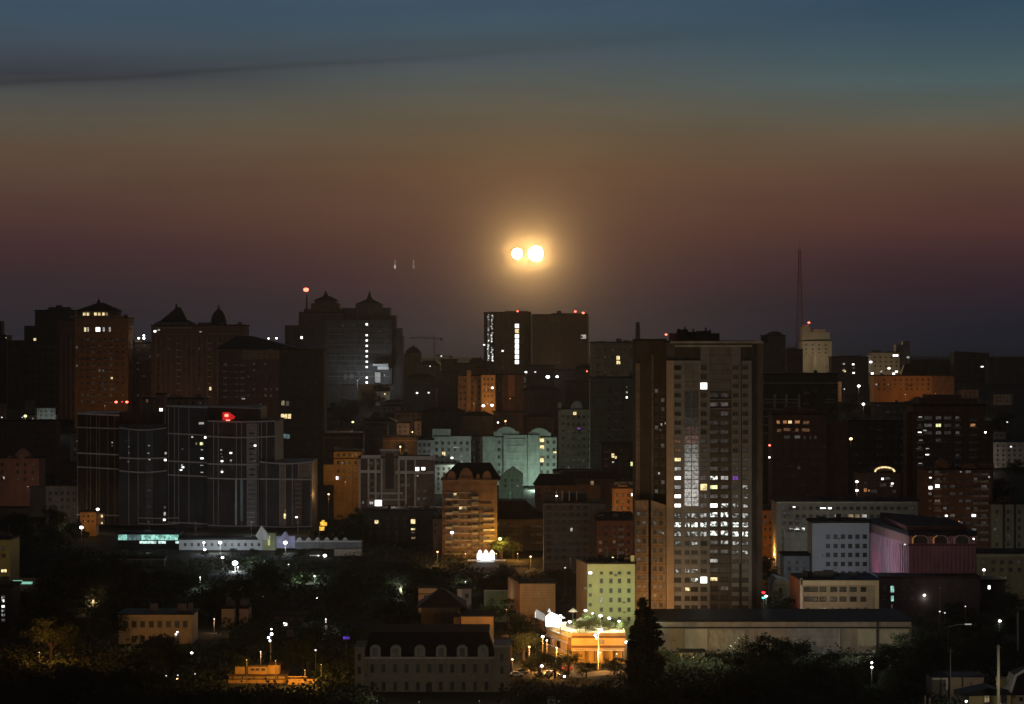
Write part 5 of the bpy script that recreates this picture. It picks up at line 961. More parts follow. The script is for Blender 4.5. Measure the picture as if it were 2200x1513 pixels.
b = MB(); b.bar((0, 0, 0), (0, 0, h), .1, 6); b.build('pole', steel, r); b = MB(); b.box((-.35, -.2, h-1.2), (.35, .2, h+1.4)); b.build('housing', black, r)
b = MB(); b.ring([(.45, 0), (.6, .3), (.45, .6)], 8); b.build('red_light', head_m['R'], r, (-.0, -.35, sz(1275, 744)-10)); b = MB(); b.ring([(.3, 0), (.6, .25), (.3, .5)], 8); b.build('green_light', head_m['g'], r, (0, -.35, sz(1286, 744)-10))
# long shed
sh = mat('shed_wall', (.3, .27, .23, 1), .9, .35, .3); cr_ = mat('cream_panel', (.46, .45, .35, 1), .9, .2, .6)
B = Bld('storage_shed', 'very long flat-roofed shed with cream wall panels at the foot of the big tower', 1405, 1958, 1336, 690, sh, 30, roof=roof_b, parapet=.5)
B.f.box('gutter', 1428, 1800, 1334.5, 1336, 0, .5, trim); B.f.box('wall_band', 1405, 1955, 1347, 1350, 0, .3, roof_b)
B.f.box('wall_panel', 1440, 1470, 1350, 1392, 0, .25, mat('ochre_panel', (.33, .28, .17, 1), .9, .3)); B.f.box('wall_panel', 1471, 1520, 1352, 1396, 0, .25, cr_); B.f.box('wall_panel', 1522, 1600, 1354, 1396, 0, .25, mat('cream_worn_panel', (.38, .36, .28, 1), .9, .45, .8)); B.f.box('wall_panel', 1692, 1800, 1350, 1400, 0, .25, grey)
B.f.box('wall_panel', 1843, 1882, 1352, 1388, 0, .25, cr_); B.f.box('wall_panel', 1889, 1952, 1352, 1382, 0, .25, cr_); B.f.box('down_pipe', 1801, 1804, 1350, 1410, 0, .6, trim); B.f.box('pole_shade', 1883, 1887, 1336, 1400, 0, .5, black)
for q in (1552, 1570, 1592): B.win(q, 1364, 4, 4, 'n')
B = Bld('shed', 'small greenish lean-to with pale frame before the long shed', 1462, 1514, 1402, 668, mat('olive_leanto', (.2, .2, .13, 1), .9, .3), 6, cat='shed', roof=roof_m, parapet=.3); B.f.box('frame', 1462, 1466, 1404, 1434, 0, .3, cr_); B.f.box('frame', 1466, 1514, 1430, 1434, 0, .3, cr_); B.win(1475, 1406, 6, 4, 'u'); B.win(1502, 1406, 6, 4, 'v')
lamp(1490, 1412, 640, 'yellow-green lamp among the bushes before the long shed', 1, 'y', 4200, (1, .95, .6), light_off=(0, 8, 5), base=10); lamp(1580, 1425, 640, 'dim lamp among the bushes before the middle of the shed', 1, 'p', 2600, (1, .85, .6), light_off=(0, 4, 5), base=10); lamp(1870, 1410, 655, 'dim lamp before the right end of the long shed', 1, 'p', 3800, (1, .93, .75), light_off=(0, -2, 5), base=10); lamp(1760, 1410, 655, 'dim bluish lamp before the grey shed panels', 1, 'p', 1300, (.9, .92, 1), light_off=(0, 0, 5), base=10)
# ------------------------------------------------------------------ green office and brick buildings left of the tower
go = mat('pale_green_office', (.58, .6, .34, 1), .9, .08, .5)
B = Bld('office_building', 'bright yellow-green lit seven-storey office with small dark windows left of the big tower', 1262, 1364, 1212, 715, go, 16, roof=roof_m, parapet=.5)
b = MB(); b.prism([(sx(1238, 731), 731), (sx(1262, 715), 715), (sx(1263, 715), 717), (sx(1244, 731), 732)], 8, sz(1212, 715)); B.part('side_wall', b, mat('tan_side_wall', (.42, .32, .2, 1), .9, .2))
for j, yy in enumerate((1231, 1248, 1269, 1289, 1310, 1330)):
    for i, xx in enumerate((1292, 1312.5, 1331, 1351)):
        B.win(xx, yy, 7.5, 6.5 if j == 0 else 9.5, 'n' if (i, j) != (0, 3) else 'b', fr=mat('pale_green_frame', (.3, .33, .22, 1)))
for yy in (1258, 1278, 1299): B.win(1268, yy, 7, 7, 'n', fr=mats['pale_green_frame'])
B.win(1268, 1231, 10, 7, 'W', mull=False); B.block('stair_head', 1325, 1352, 1196, 1212, black, 4, 6); B.block('roof_post', 1355, 1363, 1194, 1212, go, .5, 2)
B = Bld('brick_building', 'windowless orange-brown brick building with two visible sides left of the green office', 1117, 1193, 1254, 735, mat('orange_brick', (.4, .24, .14, 1), .9, .2, .6, stripes=(.9, .15)), 14, roof=roof_m, parapet=.3)
b = MB(); b.prism([(sx(1091, 757), 757), (sx(1117, 735), 735), (sx(1118, 735), 737), (sx(1098, 757), 758)], 8, sz(1254, 735)); B.part('side_wall', b, mat('red_orange_side', (.42, .19, .11, 1), .9, .2)); B.f.box('dim_sign_patch', 1148, 1160, 1272, 1282, 0, .1, mat('paler_brick', (.46, .3, .18, 1)))
for q in (1140, 1156, 1165): B.block('roof_vent', q, q+3, 1248, 1254, grey, 5, .6)
lamp(1150, 1322, 715, 'sodium lamp among the trees below the orange-brown brick building', 1, 'o', 1700, (1, .52, .2), light_off=(0, -5, 3), base=10); lamp(1088, 1310, 730, 'sodium lamp by the left side of the orange-brown brick building', 1, 'o', 900, SOD, light_off=(-3, -2, 3), base=10)
B = Bld('brick_building', 'small plain orange box building in the dark centre foreground', 991, 1060, 1325, 690, mat('orange_box_brick', (.42, .24, .1, 1), .9, .2, .5), 12, roof=roof_m, parapet=.3); B.block('annex', 975, 992, 1326, 1380, dbrown, 1, 8)
lamp(1045, 1357, 676, 'white-blue street lamp at the foot of the small orange box building', 5, 'b', 120); lamp(1020, 1352, 678, 'sodium lamp hidden before the small orange box building', .8, 'o', 550, SOD, light_off=(0, -3, 3), base=10); lamp(994, 1371, 660, 'tiny lamp in the dark left below the orange box building', 2.6, 'p')
B = Bld('house', 'small peach-lit house top peeping over a dark roof in the centre', 899, 938, 1264, 790, mat('peach_render', (.5, .32, .2, 1), .9, .15), 10, cat='house', roof=roof_m); B.f.box('ledge', 899, 938, 1275, 1277, 0, .4, dbrown); B.win(915, 1283, 9, 8, 'n'); B.win(927, 1283, 6, 8, 'd')
lamp(912, 1294, 778, 'sodium lamp hidden below the small peach-lit house', .8, 'o', 900, (1, .6, .3), light_off=(0, -3, 2), base=10)
B = Bld('house', 'grey-white little house with open gable right of the peach-lit house', 982, 1012, 1265, 785, mat('grey_white_render', (.3, .3, .33, 1), .9, .2), 8, cat='house'); B.f.box('pier', 984, 993, 1266, 1292, 0, .3, pale); B.win(1003, 1280, 8, 10, 'n')
lamp(1000, 1300, 770, 'weak grey lamp before the little grey-white house', .8, 'p', 250, (.85, .85, 1), light_off=(0, -3, 2), base=10)
B = Bld('house', 'dark house under a broad gable roof before the peach-lit house', 905, 985, 1305, 700, black, 18, cat='house', roof=None); B.hip('roof', 895, 1000, 1306, 1272, roof_b, .5, -1, 20, .1)
B = Bld('boundary_wall', 'long low green-lit wall ending at the orange-brown brick building', 1040, 1092, 1268, 770, mat('green_grey_wall', (.24, .28, .18, 1)), 1, cat='wall', roof=None); B.f.box('coping', 1040, 1092, 1268, 1270, 0, .2, pale)
lamp(1062, 1300, 752, 'greenish lamp among the bushes left of the brick building', .8, 'g', 500, (.8, 1, .6), light_off=(0, -3, 3), base=10)
# ------------------------------------------------------------------ restaurant in orange light
rw = mat('restaurant_wall', (.56, .4, .15, 1), .85, .2, .5); rt = mat('restaurant_dark_band', (.14, .08, .04, 1), .8)
B = Bld('restaurant_building', 'low orange-lit restaurant with banded front and roof terrace below the green office', 1228, 1344, 1364, 668, rw, 24, roof=None)
b = MB(); b.prism([(sx(1174, 690), 690), (sx(1228, 668), 668), (sx(1344, 668), 668), (sx(1344, 668), 690), (sx(1180, 690), 691)], sz(1363, 668), sz(1359.5, 668)); B.part('terrace_floor', b, mat('terrace_floor', (.4, .35, .25, 1)))
b = MB(); b.prism([(sx(1174, 690), 690), (sx(1228, 668), 668), (sx(1229, 668), 670), (sx(1180, 690), 691)], 8, sz(1364, 668)); B.part('side_wall', b, rw)
B.f.box('dark_band', 1228, 1344, 1366, 1371, 0, .3, rt); B.f.box('dark_band', 1228, 1344, 1387, 1392, 0, .3, rt); B.f.box('corner_pier', 1220, 1227, 1370, 1402, 0, .2, rt); B.f.box('canopy', 1232, 1340, 1394, 1396, 0, 2.5, mat('canopy_pale', (.5, .42, .3, 1)))
sd = Face(B, (sx(1174, 690), 690), (sx(1228, 668), 668))
for z0_, h_ in ((5.2, .5), (2.4, .5), (7.2, .3)):
    b = MB(); b.box((0, -.4, z0_+10), (sd.w, 0, z0_+h_+10), 0, lambda u_, y_, z_: tuple(Vector(((sd.p+sd.u*u_+sd.n*y_).x, (sd.p+sd.u*u_+sd.n*y_).y, z_)))); B.part('wall_band', b, trim)
for i in range(5):
    u0 = sd.w*(i+.2)/5; b = MB(); b.box((u0, -.1, 13), (u0+sd.w*.12, -.02, 15.2), 0, lambda u_, y_, z_: tuple(Vector(((sd.p+sd.u*u_+sd.n*y_).x, (sd.p+sd.u*u_+sd.n*y_).y, z_)))); B.part('window', b, lit['A' if i % 2 else 'n'])
for xx in (1250, 1270, 1292, 1316, 1334): B.f.box('window', xx-6, xx+6, 1374, 1384, .02, .1, lit['a'] if xx in (1292,) else mats['restaurant_wall'])
for xx in (1236, 1256, 1276, 1296, 1316, 1336): B.f.box('post', xx, xx+1.5, 1396, 1420, .3, 2.2, rt)
for xx, d, pw in ((1285, 676, 9500), (1340, 676, 7000)):
    lamp(xx, 1352, d, 'floodlight on the terrace turned to the %s half of the green office' % ('left' if xx < 1300 else 'right'), 1.5, 'y', pw, (.95, 1, .55), light_off=(0, 1, .5), base=tz if False else sz(1359.5, 668), name='floodlight', cat='floodlight', spot=(.05, 1, .5, 120))
# terrace things
def obj1(name, label, cat, mb, m, loc, group=None): return tag(mb.build(name, m, None, loc), label, cat, group)
tz = sz(1359.5, 668)
X0 = sx(1173, 684)
r = empty('party_tent', (sx(1191, 682), 682, tz), 'glaring white lit party tent on the restaurant terrace', 'tent'); q = 682/F
b = MB(); b.box((-18*q, -2, .3), (15*q, 2, 20*q)); b.build('tent_wall', emi('tent_white', (1, .98, .92), 5), r)
b = MB(); b.add([(-19*q, -2.3, 20*q), (16*q, -2.3, 20*q), (16*q, 2.3, 20*q), (-19*q, 2.3, 20*q), (-9*q, 0, 31*q), (-5*q, 0, 31*q)], [(0, 1, 5, 4), (1, 2, 5), (2, 3, 4, 5), (3, 0, 4)]); b.build('tent_roof', emi('tent_roof_white', (1, .98, .94), 2.5), r); lightd('tent_light', (10*q, -4, 14*q), (1, .95, .8), 1500, .8, r)
r = empty('screen', (sx(1160, 700), 700, 10), 'tilted grey projection screen left of the white tent', 'screen'); b = MB(); q = 700/F; h0 = sz(1330, 700)-10
b.add([(-9*q, 0, h0+3*q), (11*q, .3, h0-6*q), (11*q, .3, h0+10*q), (-9*q, 0, h0+21*q), (-9*q, .2, h0+3*q), (11*q, .5, h0-6*q), (11*q, .5, h0+10*q), (-9*q, .2, h0+21*q)], [(0, 1, 2, 3), (7, 6, 5, 4), (0, 4, 5, 1), (1, 5, 6, 2), (2, 6, 7, 3), (3, 7, 4, 0)]); b.build('screen_panel', emi('screen_grey', (.8, .85, .8), .28), r)
b = MB(); b.bar((-9*q, .4, 0), (-9*q, .4, h0+20*q), .12, 6); b.bar((11*q, .7, 0), (11*q, .7, h0+9*q), .12, 6); b.build('frame', steel, r); b = MB()
b.box((-10.5*q, -.2, h0+3*q), (-9*q, 0, h0+16*q)); b.build('lit_edge', head_m['p'], r)
def umbrella(px, yt, d, w, label, st=0):
    g = tz; r = empty('parasol', (sx(px, d), d, g), label, 'parasol', None); h = sz(yt, d)-g; R = w/F*d/2; b = MB(); b.bar((0, 0, 0), (0, 0, h), .06, 6); b.build('pole', steel, r)
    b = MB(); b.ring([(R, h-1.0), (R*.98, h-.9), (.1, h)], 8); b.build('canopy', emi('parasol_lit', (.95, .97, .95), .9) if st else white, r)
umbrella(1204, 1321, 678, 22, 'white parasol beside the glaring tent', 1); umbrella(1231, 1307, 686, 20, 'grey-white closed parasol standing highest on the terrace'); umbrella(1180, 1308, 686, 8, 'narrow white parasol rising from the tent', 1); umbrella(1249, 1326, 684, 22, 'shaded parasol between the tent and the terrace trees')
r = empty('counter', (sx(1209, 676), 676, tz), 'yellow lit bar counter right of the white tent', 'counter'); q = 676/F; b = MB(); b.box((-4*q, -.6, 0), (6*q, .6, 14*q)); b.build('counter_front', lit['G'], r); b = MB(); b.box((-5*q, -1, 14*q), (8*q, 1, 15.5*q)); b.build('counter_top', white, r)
b = MB()
for i in range(14):
    t = i/13; xx = 1174+54*t; d = 690-22*t; 
    b.bar((sx(xx, d), d-.3, tz), (sx(xx, d), d-.3, tz+1.1), .05, 4)
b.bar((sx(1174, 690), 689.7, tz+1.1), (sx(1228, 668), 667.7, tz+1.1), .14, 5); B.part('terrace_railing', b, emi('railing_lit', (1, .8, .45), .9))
for i, (xx, yt, w) in enumerate(((1246, 1330, 1.5), (1262, 1314, 1.6), (1276, 1322, 1.5), (1292, 1334, 1.6), (1308, 1332, 1.5), (1324, 1340, 1.7), (1338, 1344, 1.6))):
    tree(xx, yt, 672+(i*5) % 9, ['leftmost low terrace tree, pale green', 'tallest terrace tree, lit bright green before the green office', 'second tallest terrace tree, bright green', 'terrace tree behind the triple-bulb lamp', 'terrace tree right of the triple-bulb lamp', 'low dark-green terrace tree near the white globe lamp', 'rightmost terrace tree above the orange front'][i], m='l', wid=w, base=tz, minh=3)
for xx, yy, d, r_, t in ((1258, 1312, 672, 5.4, 'white globe lamp over the left terrace trees'), (1273, 1318, 674, 2.8, 'tiny bulb between two terrace globe lamps'), (1290, 1323, 668, 6, 'white globe lamp right of the tallest terrace tree'), (1309, 1328.5, 668, 5.6, 'white globe lamp over the right terrace trees'), (1330, 1335, 672, 4.6, 'small white lamp low on the green office at the right end of the terrace'),
        (1224, 1336, 672, 6, 'yellow-white lamp right of the bar counter'), (1204, 1323, 670, 4.6, 'flat white lamp over the tent canopy')): lamp(xx, yy, d, t, r_, 'w', 2000 if r_ > 4 else 0, (1, .97, .55), base=tz, light_off=(0, 1.5, -.8))
lamp(1346, 1380, 664, 'white lantern at the right end of the orange restaurant front', 6, 'w', 300, (1, .8, .6)); 
r = empty('street_lamp', (sx(1285.5, 655), 655, 10), 'tall street lamp with a diagonal chain of bluish-white bulbs before the restaurant', 'street lamp'); q = 655/F; b = MB(); h = sz(1372, 655)-10; b.bar((0, 0, 0), (0, 0, h+1), .16, 7, .12); b.build('pole', mat('lamp_post_paint', (.5, .42, .3, 1)), r)
for xx, yy, rr in ((1291, 1354, 6), (1285.5, 1359.5, 4.6), (1278.5, 1365, 4), (1281.5, 1371, 3.4)):
    b = MB(); R = rr*q*.62; b.ring([(R*math.sin(t), -R*math.cos(t)) for t in (.05, .7, 1.3, 1.9, 2.5, 3.09)], 9); b.build('lamp_head', head_m['b'], r, (sx(xx, 655)-sx(1285.5, 655), 0, sz(yy, 655)-10))
lightd('lamp_light', (0, -1, h+1), (.85, .9, 1), 300, .4, r)
for xx, yy, d, pw, t in ((1166, 1368, 662, 8000, 'bright orange-white lamp at the left corner of the restaurant'), (1196, 1392, 650, 20000, 'sodium lamp over the parked cars before the restaurant side'), (1290, 1402, 655, 6500, 'sodium lamp under the triple-bulb lamp before the restaurant front'), (1150, 1402, 655, 9000, 'sodium lamp at the left end of the car park'), (1325, 1405, 656, 900, 'sodium lamp near the poplar before the restaurant front')):
    lamp(xx, yy, d, t, 5.5 if xx == 1166 else 2.2, 'w' if xx == 1166 else 'o', pw, SOD, light_off=(0, -1.5, 0))
for xx, yy, d, r_, k, t in ((1137, 1390, 655, 4, 'o', 'small peach lamp on a short pole left of the car park'), (1164, 1431, 628, 5, 'w', 'white lamp low in front of the car park'), (1101, 1417, 640, 3.6, 'o', 'small orange lamp at the mansion corner'), (1194, 1420, 640, 2.8, 'w', 'tiny white lamp among the parked cars'), (1212.5, 1453.5, 610, 4, 'b', 'small white lamp in the dark below the car park'), (1175, 1376, 652, 3, 'w', 'tiny lamp just below the bright corner lamp')): lamp(xx, yy, d, t, r_, k, 260 if k != 'b' else 0, (1, .6, .3), base=10)
# parked cars
def carmesh():
    b = MB(); prof = [(-2.2, .35), (-2.25, .75), (-2.0, .95), (-1.35, 1.0), (-.75, 1.42), (.55, 1.45), (1.15, 1.02), (2.05, .85), (2.25, .6), (2.2, .35)]
    def ex(b, prof, w, mi=0):
        k = len(prof); vs = [(p, -w, q) for p, q in prof]+[(p, w, q) for p, q in prof]; b.add(vs, [tuple(reversed(range(k))), tuple(range(k, 2*k))]+[(i, (i+1) % k, (i+1) % k+k, i+k) for i in range(k)], mi)
    ex(b, prof, .86); body = b; g = MB(); ex(g, [(-1.2, 1.0), (-.72, 1.36), (.5, 1.38), (1.0, 1.02)], .875)
    wl = MB(); wl.v = []; 
    for i in range(12): pass
    n = 12; vs = [(.33*math.cos(6.283*i/n), s, .33*math.sin(6.283*i/n)) for s in (-.1, .1) for i in range(n)]; wl.add(vs, [tuple(range(n)), tuple(range(n, 2*n))]+[(i, (i+1) % n, (i+1) % n+n, i+n) for i in range(n)])
    h = MB(); h.box((-.04, -.18, -.08), (.04, .18, .08)); return body, g, wl, h
cb, cg, cw, ch = carmesh(); gl_m = cg.mesh('side_glass', mat('car_glass', (.02, .02, .025, 1), .1)); wl_m = cw.mesh('wheel', black); hl_m = ch.mesh('headlight', mat('lamp_lens', (.6, .6, .6, 1), .2))
cm = {k: cb.mesh('body', mat('car_paint_'+k, c, .25, .05, spec=.6)) for k, c in (('white', (.6, .6, .6, 1)), ('grey', (.2, .2, .2, 1)), ('red', (.3, .04, .03, 1)), ('dark', (.03, .03, .035, 1)))}
for px, py, d, a, k, t in ((1180, 1402, 666, 70, 'white', 'pale parked car nearest to the restaurant side wall'), (1196, 1412, 655, 60, 'grey', 'grey parked car in the middle of the orange car park'), (1168, 1410, 655, 75, 'dark', 'dark parked car left of the grey one in the orange car park'), (1216, 1414, 652, 50, 'red', 'red parked car nearest the restaurant front corner'), (1150, 1416, 652, 80, 'grey', 'grey parked car at the left side of the orange car park'), (1182, 1424, 642, 65, 'white', 'white parked car in the front row of the orange car park'), (1210, 1428, 640, 60, 'dark', 'dark parked car in the front row of the orange car park'), (1118, 1422, 645, 10, 'grey', 'grey parked car beside the mansion corner'), (1108, 1432, 640, 5, 'white', 'pale parked car striped by shadow beside the mansion corner'),
      (1050, 1205, 915, 0, 'white', 'pale car standing before the white kiosk'), (1075, 1205, 914, 10, 'dark', 'dark car standing right of the white kiosk')):
    r = empty('parked_car', (sx(px, d), d, 10.03), t, 'car'); r.rotation_euler = (0, 0, math.radians(a))
    for nm, me, l in [('body', cm[k], (0, 0, 0)), ('side_glass', gl_m, (0, 0, 0))]+[('wheel', wl_m, (u, v, .33)) for u in (-1.4, 1.4) for v in (-.8, .8)]+[('headlight', hl_m, (-2.25, v, .68)) for v in (-.62, .62)]:
        o = bpy.data.objects.new(nm, me); C.objects.link(o); o.parent = r; o.location = l
# ------------------------------------------------------------------ mansion with arched dormers
mw = mat('mansion_stone', (.28, .25, .19, 1), .9, .25, .5, stripes=(4.2, .15)); mr = mat('mansard_slate', (.022, .022, .026, 1), .8, spec=.02)
B = Bld('mansion', 'dim stone mansion with a dark mansard roof and six arched dormers in the foreground', 782, 1062, 1412, 612, mw, 26, roof=None)
d = 612; b = MB(); X = [sx(q, d) for q in (781, 1063)]; z0, z1 = sz(1412, d), sz(1362, d)
b.add([(X[0], d+.3, z0), (X[1], d+.3, z0), (X[1], d+26, z0), (X[0], d+26, z0), (X[0]+1.5, d+4, z1), (X[1]-1.5, d+4, z1), (X[1]-1.5, d+22, z1), (X[0]+1.5, d+22, z1)], [(3, 2, 1, 0), (0, 1, 5, 4), (1, 2, 6, 5), (2, 3, 7, 6), (3, 0, 4, 7), (4, 5, 6, 7)]); B.part('mansard_roof', b, mr)
B.f.box('cornice', 780, 1064, 1411, 1415, 0, .7, pale)
for q in (806, 850, 902, 948, 993, 1038):
    d = 611.8; b = MB(); n = 10; out = [(q+11.5*math.cos(math.pi*i/n), 1396-9.5*math.sin(math.pi*i/n)) for i in range(n+1)]+[(q-11.5, 1412), (q+11.5, 1412)]
    k = len(out); vs = [(sx(p, d), d, sz(y_, d)) for p, y_ in out]+[(sx(p, d), d+4, sz(y_, d)) for p, y_ in out]
    b.add(vs, [tuple(range(k)), tuple(reversed(range(k, 2*k)))]+[(i, i+k, (i+1) % k+k, (i+1) % k) for i in range(k)]); dm = B.part('dormer', b, mat('dormer_stone', (.36, .35, .3, 1), .9, .2))
    b = MB(); out = [(q+5.5*math.cos(math.pi*i/n), 1397-5*math.sin(math.pi*i/n)) for i in range(n+1)]+[(q-5.5, 1410), (q+5.5, 1410)]; b.add([(sx(p, d), d-.12, sz(y_, d)) for p, y_ in out], [tuple(range(len(out)))]); r = B.root.location
    b.v = [(a-r.x, c-r.y, e-r.z) for a, c, e in b.v]; b.build('dormer_window', lit['d'], dm)
B.block('corner_tower', 1062, 1096, 1390, 1510, mw, -.8, 12); B.block('tower_cap', 1060, 1098, 1387, 1391, pale, -1.1, 13); B.block('end_tower', 762, 783, 1393, 1510, mw, -.8, 12); B.block('tower_cap', 760, 785, 1390, 1394, conc, -1.1, 13)
B.grid(fr_(800, 1045, 11), [1436, 1474], 9, 19, 'n'); B.f.box('string_course', 782, 1062, 1453, 1455.5, 0, .4, conc)
f = B.f; f.p = f.p-f.n*.85; f.q = f.q-f.n*.85; B.grid([772, 1078], [1412, 1440, 1475], 7, 15, 'n'); f.p = f.p+f.n*.85; f.q = f.q+f.n*.85
for q in range(790, 1060, 24): B.f.box('pilaster', q-1, q+1, 1416, 1495, 0, .25, conc)
b = MB(); B.f.box('door', 915, 928, 1468, 1495, 0, .3, black)
lamp(900, 1508, 588, 'weak warm lamp in the dark before the middle of the mansion', 1, 'p', 650, (1, .88, .62), light_off=(0, -7, 4), base=10); lamp(1030, 1506, 590, 'weak warm lamp in the dark before the right part of the mansion', 1, 'p', 480, (1, .85, .6), light_off=(0, -6, 4), base=10); lamp(810, 1506, 590, 'weak lamp in the dark before the left part of the mansion', 1, 'p', 550, (1, .88, .65), light_off=(0, -6, 4), base=10)
B = Bld('wall_building', 'dark flat-roofed outbuilding behind the mansion roof', 985, 1100, 1385, 650, dbrown, 8, cat='building'); B.grid([1068, 1084], [1398, 1410], 6, 7, 'd')
# ------------------------------------------------------------------ station row
stg = mat('station_grey', (.5, .52, .52, 1), .85, .12, .4)
B = Bld('station_building', 'long low white-lit station building with a pointed entrance tower', 385, 566, 1160, 1050, stg, 14, roof=roof_b, parapet=1.0)
B.grid(fr_(398, 556, 12), [1170], 5, 6, 'd'); B.block('entrance_tower', 566, 592, 1146, 1186, mat('olive_tower', (.34, .36, .2, 1)), -1, 8)
b = MB(); d = 1046; pts = [(549, 1151), (561, 1130), (574, 1146), (578, 1160), (556, 1160)]; vs = [(sx(p, d), d, sz(q_, d)) for p, q_ in pts]+[(sx(p, d), d+4, sz(q_, d)) for p, q_ in pts]; b.add(vs, [(0, 4, 3, 2, 1), (5, 6, 7, 8, 9)]+[(i, (i+1) % 5, (i+1) % 5+5, i+5) for i in range(5)]); B.part('pointed_gable', b, mat('gable_white', (.5, .5, .46, 1)))
B.block('lit_strip', 575.5, 580, 1152, 1172, emi('strip_yellow', (.9, .95, .35), .5), -1.2, .2); B.block('violet_front', 593, 634, 1152, 1178, mat('lavender_render', (.42, .42, .6, 1)), -.6, 8)
b = MB(); d = 1049; pts = [(606, 1152), (606, 1149), (612.5, 1142), (619, 1149), (619, 1152)]; vs = [(sx(p, d), d, sz(q_, d)) for p, q_ in pts]+[(sx(p, d), d+3, sz(q_, d)) for p, q_ in pts]; b.add(vs, [(0, 4, 3, 2, 1), (5, 6, 7, 8, 9)]+[(i, (i+1) % 5, (i+1) % 5+5, i+5) for i in range(5)]); B.part('little_gable', b, mats['lavender_render'])
B.block('right_wing', 634, 777, 1164, 1180, mat('wing_dark_grey', (.2, .2, .2, 1)), 0, 10); B.block('wing_ledge', 634, 777, 1162, 1165, stg, -.6, .6)
for q in (643, 662.5, 682, 702, 721.5, 741):
    b = MB(); d = 1049.2; pts = [(q-6, 1161.5), (q-3.5, 1157), (q, 1154.5), (q+3.5, 1157), (q+6, 1161.5)]; vs = [(sx(p, d), d, sz(q_, d)) for p, q_ in pts]+[(sx(p, d), d+2, sz(q_, d)) for p, q_ in pts]; b.add(vs, [(0, 4, 3, 2, 1), (5, 6, 7, 8, 9)]+[(i, (i+1) % 5, (i+1) % 5+5, i+5) for i in range(5)]); B.part('roof_gable', b, stg)
b = MB(); 
B = Bld('glazed_hall', 'low hall with a long cyan-lit glass front left of the station', 253, 385, 1148, 1055, roof_b, 14, cat='hall', roof=roof_b)
for i in range(13):
    a = 254+i*10; k = 'c' if i < 4 else 'C'; B.f.box('lit_pane', a, a+9.2, 1149, 1160.5, .02, .12, lit['c'] if i in (2, 3) else lit['C'] if i > 4 or i < 2 else lit['c'])
for a, c in ((300, 336), (340, 356), (377, 384)): B.f.box('lit_door', a, c, 1162.5, 1168, .02, .14, emi('bright_mint', (.75, 1, .95), 1.2, 1))
B.f.box('canopy', 253, 385, 1160.8, 1162.2, 0, 1.2, dk)
for xx, yy, d, r_, k, pw, t in ((505, 1210, 950, 10, 'b', 6500, 'largest bluish-white lamp over the dark park below the station'), (511, 1219, 948, 2.6, 'b', 0, 'tiny bulb touching the largest bluish lamp'), (478, 1198, 975, 5, 'w', 120, 'oval white lamp left above the largest bluish lamp'), (473, 1166, 1035, 6, 'b', 4000, 'wide white lamp against the station wall'), (438, 1166, 1035, 4, 'w', 1500, 'white lamp at the left part of the station wall'), (440, 1181, 1030, 4.6, 'w', 300, 'white lamp at the tree line below the left part of the station wall'),
        (613, 1166, 1035, 7, 'b', 2200, 'wide lavender-white lamp before the lavender front'), (698, 1194, 1010, 6.4, 'w', 700, 'round white lamp right of the park trees'), (684, 1194, 1014, 4, 'p', 0, 'flat pale lamp left of the round white lamp'), (676, 1238, 900, 4.6, 'p', 700, 'pale lamp at the right end of the green-lit bushes'), (564, 1283, 850, 4, 'p', 0, 'faint lamp with a short glow below it in the dark park'), (681, 1286, 845, 3.4, 'w', 0, 'small white lamp in the black centre of the park'),
        (381, 1292, 845, 5, 'b', 30, 'bluish-white lamp above the cream low building'), (398, 1292.5, 846, 2.8, 'p', 0, 'faint lamp right of the bluish lamp above the cream building'), (412, 1403, 660, 4.6, 'w', 60, 'warm white lamp in the dark lower left'), (378, 1363, 690, 3.4, 'w', 50, 'white lamp at the right end of the cream low building'), (381, 1358, 691, 3, 'w', 0, 'little bulb just above the lamp at the cream building'), (745, 1330, 800, 3.6, 'p', 60, 'faint bluish glow lamp above the blue lit patch'), (778, 1299, 830, 2.6, 'p', 0, 'very faint lamp in the dark above the mansion'), (311, 1277, 870, 3, 'p', 0, 'faint lamp alone in the dark left park'), (620, 1213, 960, 3, 'p', 0, 'glint of a lamp between the park trees'), (1214, 1220, 850, 3, 'p', 0, 'faint lamp left of the green office top')): lamp(xx, yy, d, t, r_, k, pw, (.85, .92, 1), base=10)
for xx, yy, pw, cc, t in ((430, 1240, 1500, (.7, .9, .7), 'weak lamp inside the left park trees'), (860, 1262, 1300, (.8, .95, .7), 'weak greenish lamp left of the peach-lit house'), (200, 1290, 1400, (1, .6, .3), 'weak warm lamp inside the far left park trees'), (700, 1330, 1200, (.9, .85, .7), 'weak lamp in the park right of the cream window'), (560, 1400, 1200, (1, .65, .35), 'warm lamp behind the depot trees'), (1000, 1250, 1100, (.9, .9, .6), 'weak lamp in the trees below the kiosk street'), (460, 1330, 900, (1, .6, .35), 'weak sodium lamp right of the cream school')):
    d_ = 85.5*F/(yy-756.5); lamp(xx, yy, d_, t, 2.4, 'p', pw, cc, base=10)
lamp(648, 1245, 905, 'greenish lamp among the bushes of the park', 1.4, 'g', 4000, (.7, 1, .55), light_off=(0, -1, 2), base=10); lamp(560, 1215, 985, 'weak greenish lamp inside the park tree group', 1, 'p', 4000, (.6, .9, .6), light_off=(0, -8, 4), base=10); lamp(320, 1186, 1040, 'weak cold lamp before the glazed hall', 1, 'p', 400, (.6, 1, .9), light_off=(0, -4, 2), base=10); lamp(755, 1190, 1030, 'weak white lamp before the right wing of the station', 1, 'p', 1500, COOL, light_off=(0, -3, 2), base=10)
B = Bld('canopy_shelter', 'low pale sloping shelter below the right wing of the station', 718, 776, 1180, 1020, stg, 6, cat='shelter', roof=None)
